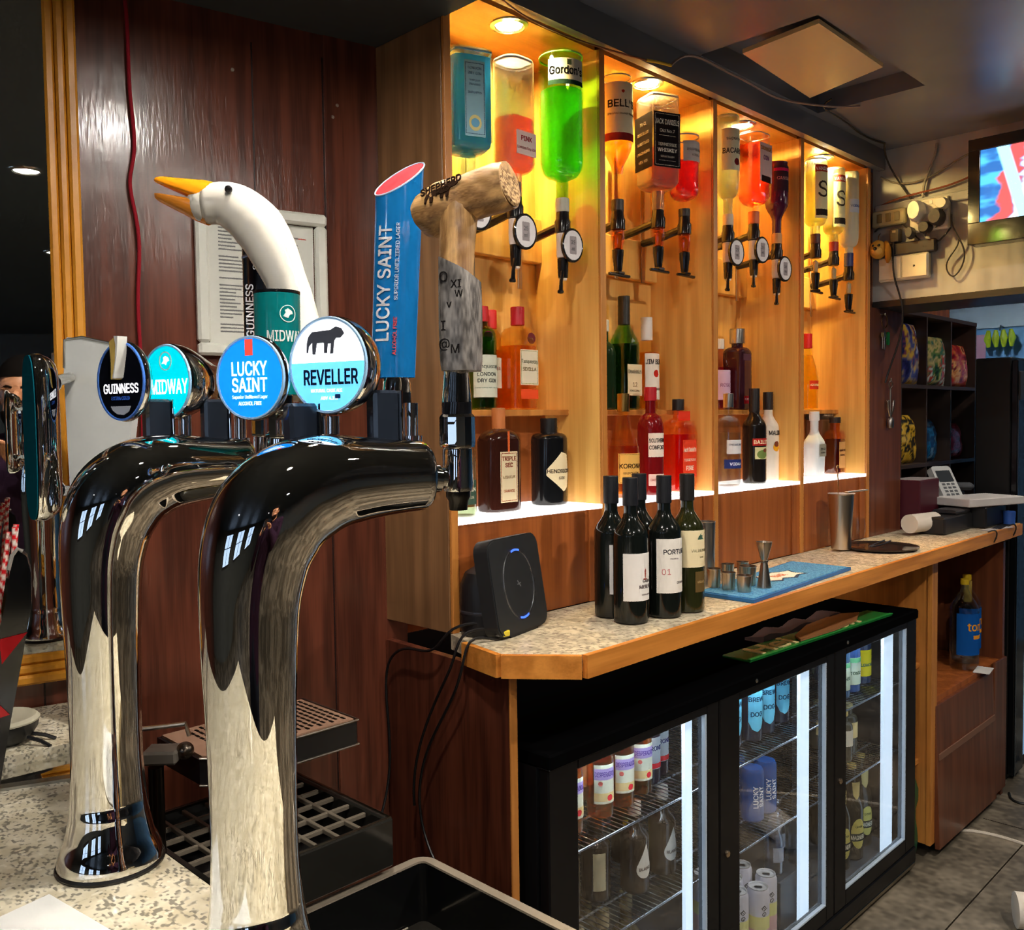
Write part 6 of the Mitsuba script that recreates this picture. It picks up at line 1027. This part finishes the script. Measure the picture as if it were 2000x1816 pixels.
# green bar runner with cardboard on the fridge top
gm = thing('bar_runner', 'green rubber bar runner with cream raised letters on the fridge top', 'bar mat')
GM = mat((.9987, -.0512, 0), (.0512, .9987, 0), (0, 0, 1), (2.445, 1.206, FT + .0004))
part(gm, 'base', [(box(-.40, .385, -.042, .042, 0, .007, .002), (24, 110, 44))], 'paint', GM); part(gm, 'border', [(box(-.40, .385, -.044, -.034, .0072, .009), (34, 140, 60))], 'paint', GM)
part(gm, 'lettering', [(xf(txt('Hei', .060, .003, True), mat((1.5, 0, 0), (0, 1, 0), (0, 0, 1), (-.235, 0, .0072))), (226, 214, 150)), (xf(txt('ken', .055, .003, True), mat((1.5, 0, 0), (0, 1, 0), (0, 0, 1), (.12, 0, .0072))), (226, 214, 150))], 'paint', GM)
solo('cardboard', 'torn piece of brown cardboard lying on the green bar runner', 'cardboard', [(xf(prism([(-.17, -.035), (.02, -.038), (.17, -.022), (.27, .02), (.20, .06), (.0, .045), (-.14, .0)], 0, .006), rotz(-.05, (2.47, 1.205, FT + .011))), (150, 100, 64))], 'paint')
solo('cloth', 'crumpled pale grey cloth pushed behind the cardboard', 'cloth', [(xf(loft([np.c_[np.array([.0, .0, .0, .0]) + x, [-.03, .03, .03, -.03], [0, 0, .012 + .008 * math.sin(x * 40), .016 + .006 * math.cos(x * 33)]] for x in np.linspace(-.22, .22, 14)]), rotz(-.03, (2.47, 1.285, FT + .0006))), (120, 104, 104))], 'matte')

# ------------------------------------------------------------------ right end: rack, cupboards, tall fridge, room beyond
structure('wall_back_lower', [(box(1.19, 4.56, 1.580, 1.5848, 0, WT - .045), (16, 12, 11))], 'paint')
rkk = thing('snack_rack', 'dark wooden pigeonhole rack of crisp packets on the back wall past the pillar', 'rack')
RC = (58, 44, 38)
for z in (1.287, 1.610, 1.905): part(rkk, 'shelf', [(box(3.42, 4.515, 1.448, 1.584, z - .016, z, .001), RC)], 'paint')
for x in (3.655, 3.920, 4.197, 4.508): part(rkk, 'divider', [(box(x - .006, x + .006, 1.450, 1.584, WT + .0005, 1.889), RC)], 'paint')
part(rkk, 'back_board', [(box(3.42, 4.515, 1.5795, 1.5845, WT, 1.905), (38, 28, 24))], 'paint')
def crisp(base, lab, x, y, z, w, h, t, pal, seed, rot=0.0, lean=0.0, group=None):
    k = thing(base, lab, 'crisp packet', group); nu, nv = 22, 26; rng = np.random.default_rng(seed)
    us, vs = np.meshgrid(np.linspace(-1, 1, nu), np.linspace(-1, 1, nv)); P = np.stack([us * 1.5, vs * 2.0, np.full_like(us, seed * 1.7)], -1)
    n1, n2 = meshkit.fbm(P, 3, seed), meshkit.fbm(P * 1.4 + 9, 3, seed + 5)
    bul = np.clip((1 - us ** 4) * (1 - np.abs(vs) ** 3), 0, 1) ** .6
    front = np.stack([us * w / 2 * (1 - .05 * bul), -(t / 2) * bul * (.7 + .6 * n1), (vs + 1) * h / 2], -1).reshape(-1, 3)
    back = np.stack([us * w / 2 * (1 - .05 * bul), (t / 2) * bul, (vs + 1) * h / 2], -1).reshape(-1, 3)
    F = []
    for i in range(nv - 1):
        for j in range(nu - 1):
            a = i * nu + j; F += [(a, a + 1, a + nu + 1), (a, a + nu + 1, a + nu)]
    F = np.array(F); N = nu * nv
    sel = np.clip((n2.ravel() - .25) / .50 * len(pal), 0, len(pal) - 1).astype(int); col = lin(np.array(pal, float)[sel])
    v = np.vstack([front, back]); f = np.vstack([F, F[:, ::-1] + N]); c = np.vstack([col, col])
    c_, s_ = math.cos(lean), math.sin(lean); v = np.c_[v[:, 0], v[:, 1] * c_ + v[:, 2] * s_, -v[:, 1] * s_ + v[:, 2] * c_]
    M = rotz(rot, (x, y, z)); v = v @ M[:3, :3].T + M[:3, 3]
    scene[k] = mikit.ply((v, f), 'foil', smooth=True, color=c); return k
scene['foil'] = two({'type': 'principled', 'base_color': V(), 'roughness': 0.22, 'specular': 0.8, 'metallic': 0.25})
BL = [(30, 30, 80), (44, 44, 110), (70, 70, 130), (150, 130, 110), (206, 160, 50), (120, 60, 80), (34, 34, 90), (170, 180, 210)]
GR = [(24, 36, 24), (40, 80, 44), (90, 120, 50), (190, 170, 110), (150, 140, 90), (60, 110, 90), (160, 60, 50), (190, 200, 190)]
RD = [(110, 20, 30), (160, 30, 40), (190, 60, 50), (206, 120, 60), (230, 170, 110), (120, 16, 40), (200, 70, 80)]
YE = [(30, 26, 20), (206, 160, 40), (226, 180, 60), (40, 34, 24), (190, 140, 40), (230, 190, 90)]
CY = [(10, 60, 110), (20, 110, 170), (40, 150, 210), (16, 80, 140), (130, 180, 210)]
PK = [(140, 16, 50), (190, 30, 70), (220, 60, 100), (120, 14, 40), (230, 120, 130)]
zt = 1.6105; zl = 1.2875
for a in ((3.79, 1.482, zt, .235, .25, .060, BL, 11, .05, .05, 'purple blue crisp packet in front in the top left compartment'), (3.78, 1.550, zt, .24, .272, .05, BL, 12, 0, .03, 'purple blue crisp packet at the back of the top left compartment'),
          (4.06, 1.482, zt, .245, .21, .060, GR, 13, -.05, .05, 'green crisp packet in front in the top middle compartment'), (4.06, 1.550, zt, .25, .27, .05, GR, 14, 0, .03, 'green crisp packet at the back of the top middle compartment'),
          (4.35, 1.482, zt, .27, .19, .060, RD, 15, .04, .06, 'red crisp packet in front in the top right compartment'), (4.35, 1.550, zt, .27, .265, .05, RD, 16, 0, .03, 'red crisp packet at the back of the top right compartment'),
          (3.80, 1.505, zl, .24, .20, .08, YE, 17, -.03, .10, 'yellow and black crisp packet in the lower left compartment'), (4.06, 1.510, zl, .235, .18, .08, CY, 18, .03, .10, 'bright blue crisp packet in the lower middle compartment'),
          (4.35, 1.505, zl, .25, .16, .08, PK, 19, 0, .12, 'pink red crisp packet in the lower right compartment'), (3.53, 1.52, 1.6105, .19, .25, .06, BL, 20, 0, .03, 'purple blue crisp packet beside the pillar')):
    crisp('crisp_packet', a[10], *a[:8], a[8], a[9], 'crisp packets in the rack')
tf = thing('tall_fridge', 'tall black fridge at the far right past the end of the worktop', 'fridge')
part(tf, 'body', [(box(3.995, 4.62, 1.152, 1.285, 0, 1.712, .004), (10, 11, 13))], 'paint')
part(tf, 'door_frame', [(box(4.0, 4.125, 1.128, 1.1515, .02, 1.70, .003), (14, 16, 19))], 'gloss'); part(tf, 'edge_strip', [(box(4.000, 4.012, 1.124, 1.1278, .02, 1.56, .001), (90, 104, 116))], 'metal')
part(tf, 'hinge_cover', [(box(3.999, 4.10, 1.118, 1.1275, 1.54, 1.655, .003), (40, 42, 44))], 'paint'); part(tf, 'lit_door', [(box(4.128, 4.60, 1.140, 1.1515, .06, 1.555), (120, 150, 180))], 'matte', emit=[.10, .17, .26, .4], label='bluish lit glass door')
structure('trim_3', [(box(4.52, 6.6, 3.38, 3.4, 0, CEIL), (104, 150, 190))], 'paint')
structure('trim_4', [(box(6.585, 6.5995, 1.2, 3.4, 2.06, CEIL), (190, 200, 206))], 'paint')
downlight(5.7, 1.9, CEIL, 0.05, 520, COOL, 'ceiling lamp of the pale blue room beyond the bar', None, 1.0)
solo('wall_notice', 'small pink notice pinned on the pale blue wall beyond the rack', 'notice', [(box(6.590, 6.5995, 2.06, 2.13, 1.86, 2.02), (206, 150, 170))], 'matte')
bn = thing('fruit_net', 'greenish yellow bunch hanging from a hook in the pale blue room', 'fruit')
for i in range(4): part(bn, 'fruit', [(tube([(6.52, 1.935 + .045 * i - .05, 2.035), (6.50, 1.93 + .050 * i - .06, 1.98), (6.52, 1.93 + .046 * i - .05, 1.93)], [.012, .024, .012], 10), (150, 160, 30))], 'paint')
part(bn, 'hook', [(tube([(6.5985, 1.95, 2.06), (6.53, 1.95, 2.065), (6.515, 1.95, 2.035)], .004, 6), (30, 40, 44))], 'paint')
# cupboards under the worktop
cu = thing('under_counter_unit', 'brown open fronted cupboard unit under the right end of the worktop', 'cupboard')
part(cu, 'left_side', [(box(3.090, 3.112, 1.134, 1.579, .05, WT - .043), (160, 90, 40))], 'wood_edge2'); part(cu, 'front_post', [(box(3.084, 3.132, 1.118, 1.1335, .05, WT - .043, .001), (170, 100, 44))], 'wood_edge2')
part(cu, 'right_side', [(box(3.822, 3.846, 1.122, 1.579, .0, WT - .043), (70, 38, 30))], 'wood_pillar'); part(cu, 'shelf', [(box(3.1125, 3.8215, 1.130, 1.579, .515, .535), (120, 76, 50))], 'wood_front')
part(cu, 'partition', [(box(3.545, 3.557, 1.35, 1.579, .5355, WT - .043), (70, 38, 30))], 'wood_pillar'); part(cu, 'back_board', [(box(3.1125, 3.8215, 1.572, 1.579, .535, WT - .043), (50, 28, 22))], 'wood_pillar')
part(cu, 'right_stile', [(box(3.705, 3.846, 1.112, 1.1215, .03, .545, .002), (90, 54, 42))], 'wood_pillar')
DM = mat((1, 0, 0), (0, math.cos(.035), math.sin(-.035)), (0, math.sin(.035), math.cos(.035)), (0, 1.1175, .03))
dk = key_for(f'{cu}__door'); put(dk, [(box(3.118, 3.700, -.018, -.001, 0, .485, .002), (80, 44, 34))], 'wood_pillar', DM); part(dk, 'batten', [(box(3.128, 3.694, -.0235, -.0182, .300, .322, .001), (120, 84, 66))], 'paint', DM)
for z in (.66, .335): part(cu, 'side_shelf', [(box(3.012, 3.0895, 1.16, 1.5, z - .016, z, .001), (190, 130, 80))], 'wood_edge2')
solo('green_bag', 'green plastic bag squeezed between the black fridge and the cupboard', 'bag', [(loft([np.c_[[3.012, 3.076, 3.080, 3.010], [1.165, 1.160, 1.33, 1.34], np.full(4, z)] + np.array([.004 * math.sin(z * 60), .006 * math.cos(z * 44), 0]) for z in np.linspace(.001, .27, 9)]), (20, 80, 50))], 'gloss')
for i, (x, y) in enumerate(((3.600, 1.188), (3.705, 1.215))):
    bottle('soda_bottle', ('large clear soda bottle with a blue label, left one in the cupboard', 'large clear soda bottle with a blue label and yellow cap, right one in the cupboard')[i], (x, y, .5356), 'round-soda', .335, .050, glass=(240, 243, 244), cap=((206, 170, 30), .02, .0155), group='soda bottles in the cupboard', seg=26,
           labels_=[dict(z=.135, w=.13, h=.155, c=(24, 84, 160), az=-PI / 2 - .5, lines=[('tonic', .030, .03, (226, 150, 50), True, .02)], bands=[(-.01, .014, .05, (226, 150, 50), .02)])])
bottle('soda_bottle', 'black bottle with gold foil neck behind the two soda bottles', (3.772, 1.235, .5356), 'round-wine', .30, .038, solid=(18, 18, 18), cap=((200, 170, 80), .10, .0160), labels_=[dict(z=.075, w=.05, h=.075, c=(150, 130, 60), az=-PI / 2 - .4, poly=[(.024 * math.cos(t), .036 * math.sin(t)) for t in np.linspace(0, 2 * PI, 18)[:-1]], bands=[(0, .01, .05, (30, 30, 26))])])
solo('price_card', 'folded white card lying at the foot of the soda bottles', 'card', [(xf(box(-.05, .05, -.035, .02, 0, .002), rotz(.15, (3.60, 1.128, .537)))  , (214, 210, 204))], 'matte')
for p_, r_, c_, l_ in (([(3.38, 1.13, .004), (3.42, 1.05, .004), (3.42, .93, .004), (3.30, .62, .004), (3.1, .3, .004)], .006, (206, 196, 180), 'white cable lying across the stone floor'), ([(3.85, 1.10, .004), (3.78, 1.03, .004), (3.86, .97, .004), (4.05, 1.0, .004), (4.3, 1.06, .004)], .005, (24, 24, 22), 'black cable looping over the floor by the tall fridge'),
                       ([(3.52, 1.085, WT + .002), (3.535, 1.062, WT + .004), (3.542, 1.069, WT - .03), (3.552, 1.11, WT - .06), (3.56, 1.2, WT - .05)], .0025, (30, 26, 24), 'thin black wire draped over the worktop edge, left one'), ([(3.74, 1.085, WT + .002), (3.765, 1.064, WT + .004), (3.772, 1.072, WT - .03), (3.78, 1.11, WT - .06), (3.79, 1.2, WT - .05)], .0025, (30, 26, 24), 'thin black wire draped over the worktop edge, right one')):
    solo('loose_cable', l_, 'cable', [(tube(smooth_path(p_, 6), r_, 7), c_)], 'paint', group='loose cables by the cupboards')
solo('paper_roll', 'white roll lying on the floor at the bottom right corner', 'roll', [(tube([(2.845, .792, .052), (2.94, .62, .052)], .05, 28), (206, 200, 192))], 'matte')

# ------------------------------------------------------------------ the photographer, seen in the mirror
def person():
    import manifold3d as m3
    sph = lambda p, r: m3.Manifold.sphere(r, 18).translate(tuple(float(v) for v in p))
    bone = lambda a, ra, b, rb: m3.Manifold.batch_hull([sph(a, ra), sph(b, rb)])
    def ell(c, r, s): return m3.Manifold.sphere(r, 28).scale(s).translate(tuple(float(v) for v in c))
    k = thing('person', 'bearded dark haired person in a dark plum jumper reflected in the mirror', 'person')
    o = np.array([.055, -.25, 0]); q = lambda x, y, z: np.array([o[0] + x, o[1] + y, z])
    Nk, Ch, Wa, Pe = q(0, -.02, 1.45), q(0, -.01, 1.28), q(0, 0, 1.08), q(0, -.01, .93)
    Ls, Rs = q(-.19, -.02, 1.40), q(.19, -.02, 1.40)
    Le, Re = q(-.25, .07, 1.16), q(.22, .08, 1.15); Lw, Rw = np.array([-.105, -.035, 1.335]), np.array([.075, -.125, 1.335])
    up_ = [m3.Manifold.batch_hull([sph(Ch + [-.11, 0, .03], .085), sph(Ch + [.11, 0, .03], .085), sph(Wa + [-.09, 0, 0], .085), sph(Wa + [.09, 0, 0], .085)]), m3.Manifold.batch_hull([sph(Ls + [.02, 0, -.02], .062), sph(Rs + [-.02, 0, -.02], .062), sph(Ch + [-.10, 0, 0], .085), sph(Ch + [.10, 0, 0], .085)]),
           m3.Manifold.batch_hull([sph(Nk + [0, 0, -.03], .058), sph(Ls + [.05, 0, .01], .045), sph(Rs + [-.05, 0, .01], .045)]), m3.Manifold.batch_hull([sph(Wa + [-.085, 0, 0], .085), sph(Wa + [.085, 0, 0], .085), sph(Pe + [-.085, 0, 0], .09), sph(Pe + [.085, 0, 0], .09)]),
           bone(Ls, .058, Le, .045), bone(Le, .045, Lw, .033), bone(Rs, .058, Re, .045), bone(Re, .045, Rw, .033)]
    def soft(parts, ln=.016, it=12):
        u = parts[0]
        for p in parts[1:]: u = u + p
        u = u.refine_to_length(ln); g = u.to_mesh(); t = trimesh.Trimesh(g.vert_properties[:, :3], g.tri_verts, process=True); trimesh.smoothing.filter_taubin(t, iterations=it); return t
    H = q(.0, .0, 1.60); face = q(0, .075, 1.595)
    skin = [ell(H + [0, 0, .015], .098, (.80, .98, 1.12)), ell(H + [0, .030, -.055], .070, (.88, .95, 1.0)), bone(H + [0, -.03, -.06], .055, Nk + [0, 0, -.02], .056), ell(H + [0, .103, -.010], .016, (.75, 1.0, 1.5)), ell(H + [-.030, .078, .022], .022, (1.1, .5, .45)), ell(H + [.030, .078, .022], .022, (1.1, .5, .45)),
            ell(H + [-.081, -.01, -.0], .03, (.35, .7, 1.1)), ell(H + [.081, -.01, -.0], .03, (.35, .7, 1.1)), ell(H + [0, .086, -.062], .026, (1.0, .5, .35))]
    def hand(w, d, upd, sd):
        d, upd = np.array(d, float), np.array(upd, float); d /= np.linalg.norm(d); upd /= np.linalg.norm(upd); sv = np.cross(d, upd) * sd
        pc = w + d * .05; L = [m3.Manifold.batch_hull([sph(w, .026), sph(pc + sv * .028 + d * .03, .013), sph(pc - sv * .028 + d * .03, .013)])]
        for i, f in enumerate((-.030, -.010, .010, .029)):
            b0 = pc + sv * f + d * .034; l1 = (.034, .042, .040, .032)[i]; b1 = b0 + d * l1 * .8 + upd * l1 * .45; b2 = b1 + d * l1 * .2 + upd * l1 * .75
            L += [bone(b0, .0090, b1, .0082), bone(b1, .0082, b2, .0070)]
        t0 = w + d * .035 + sv * .030; L += [bone(t0, .012, t0 + sv * .022 + d * .022 + upd * .012, .010), bone(t0 + sv * .022 + d * .022 + upd * .012, .010, t0 + sv * .018 + d * .05 + upd * .025, .0085)]; return L
    skin += hand(Lw, (.40, .05, .62), (.6, -.6, .1), 1) + hand(Rw, (-.32, .34, .62), (-.3, .6, .1), -1)
    legs = [m3.Manifold.batch_hull([sph(Pe + [-.085, 0, -.02], .098), sph(Pe + [.085, 0, -.02], .098), sph(Pe + [0, 0, .05], .11)])]
    for s in (-1, 1): legs += [bone(Pe + [.09 * s, 0, -.05], .092, q(.105 * s, .02, .50), .060), bone(q(.105 * s, .02, .50), .060, q(.11 * s, -.02, .10), .044)]
    body = soft(skin + [bone(q(.09 * s, 0, .9), .07, q(.105 * s, .0, .12), .04) for s in (-1, 1)] + [bone(Nk, .05, Wa, .07)] + [bone(Ls, .04, Le, .035) + bone(Le, .035, Lw, .026), bone(Rs, .04, Re, .035) + bone(Re, .035, Rw, .026)], .006, 6)
    part(k, 'body', [(body, (176, 120, 88))], 'paint', angle=True)
    part(k, 'jumper', [(soft(up_), (40, 26, 40))], 'matte', angle=True, label='dark plum jumper'); part(k, 'trousers', [(soft(legs), (22, 24, 32))], 'matte', angle=True)
    hair = ell(H + [0, -.012, .040], .103, (.86, 1.0, 1.06)) - m3.Manifold.cube((.4, .3, .3), True).translate(tuple(H + [0, .185, -.085])) - m3.Manifold.cube((.4, .2, .3), True).translate(tuple(H + [0, .05, -.15]))
    part(k, 'hair', [(soft([hair], .012, 8), (18, 15, 14))], 'matte', angle=True, label='short dark hair')
    beard = (ell(H + [0, .034, -.065], .073, (.92, .98, 1.02)) - m3.Manifold.cube((.3, .3, .1), True).translate(tuple(H + [0, .05, -.005])) - ell(H + [0, .105, -.066], .016, (1.2, 1.0, .35)))
    part(k, 'beard', [(soft([beard], .008, 5), (30, 23, 20))], 'matte', angle=True, label='short dark beard')
    for s in (-1, 1):
        part(k, 'eye', [(ball(H + [.031 * s, .0830, .008], .0105, 2), (206, 200, 194)), (ball(H + [.031 * s, .0895, .008], .0055, 2), (24, 18, 16))], 'gloss'); part(k, 'eyebrow', [(tube([H + [.014 * s, .094, .025], H + [.032 * s, .0925, .031], H + [.050 * s, .080, .025]], [.0035, .004, .002], 8), (20, 16, 14))], 'matte')
        sh = q(.115 * s, .05, 0); part(k, 'shoe', [(box(sh[0] - .045, sh[0] + .045, sh[1] - .13, sh[1] + .14, .0005, .085, .03), (24, 22, 22))], 'paint')
    part(k, 'lips', [(tube([H + [-.020, .094, -.066], H + [0, .101, -.065], H + [.020, .094, -.066]], [.002, .0045, .002], 8), (140, 84, 74))], 'matte')
    return k
person()
ph2 = thing('mobile_phone', 'black mobile phone held up by the person in the mirror', 'phone')
PHM = mat(rt, up, -fw, CAM - fw * .020 + rt * -.005 - up * .05)
part(ph2, 'body', [(prism(rrect(.074, .150, .010), -.004, .004), (16, 16, 18))], 'gloss', PHM)
part(ph2, 'screen', [(prism(rrect(.068, .140, .008), .0042, .0046), (30, 34, 40))], 'gloss', PHM)
dl_ = thing('dome_lamp', 'dark dome pendant hanging in the room behind the camera, seen in the mirror', 'pendant lamp')
DP = (-.30, -3.05, 1.86)
part(dl_, 'shade', [(mv(lathe([(.03, .13), (.08, .125), (.16, .08), (.20, .0), (.196, .0), (.155, .076), (.03, .12)], 36, False), *DP), (18, 20, 24))], 'gloss'); part(dl_, 'cord', [(cyl((DP[0], DP[1], DP[2] + .12), (DP[0], DP[1], LOW - .001), .005, 8), (20, 20, 20))], 'paint')
for i in range(3): part(dl_, 'bulb', [(ball((DP[0] - .06 + .06 * i, DP[1], DP[2] + .035), .014, 2), (255, 240, 210))], 'matte', emit=[14, 13, 11, .2])
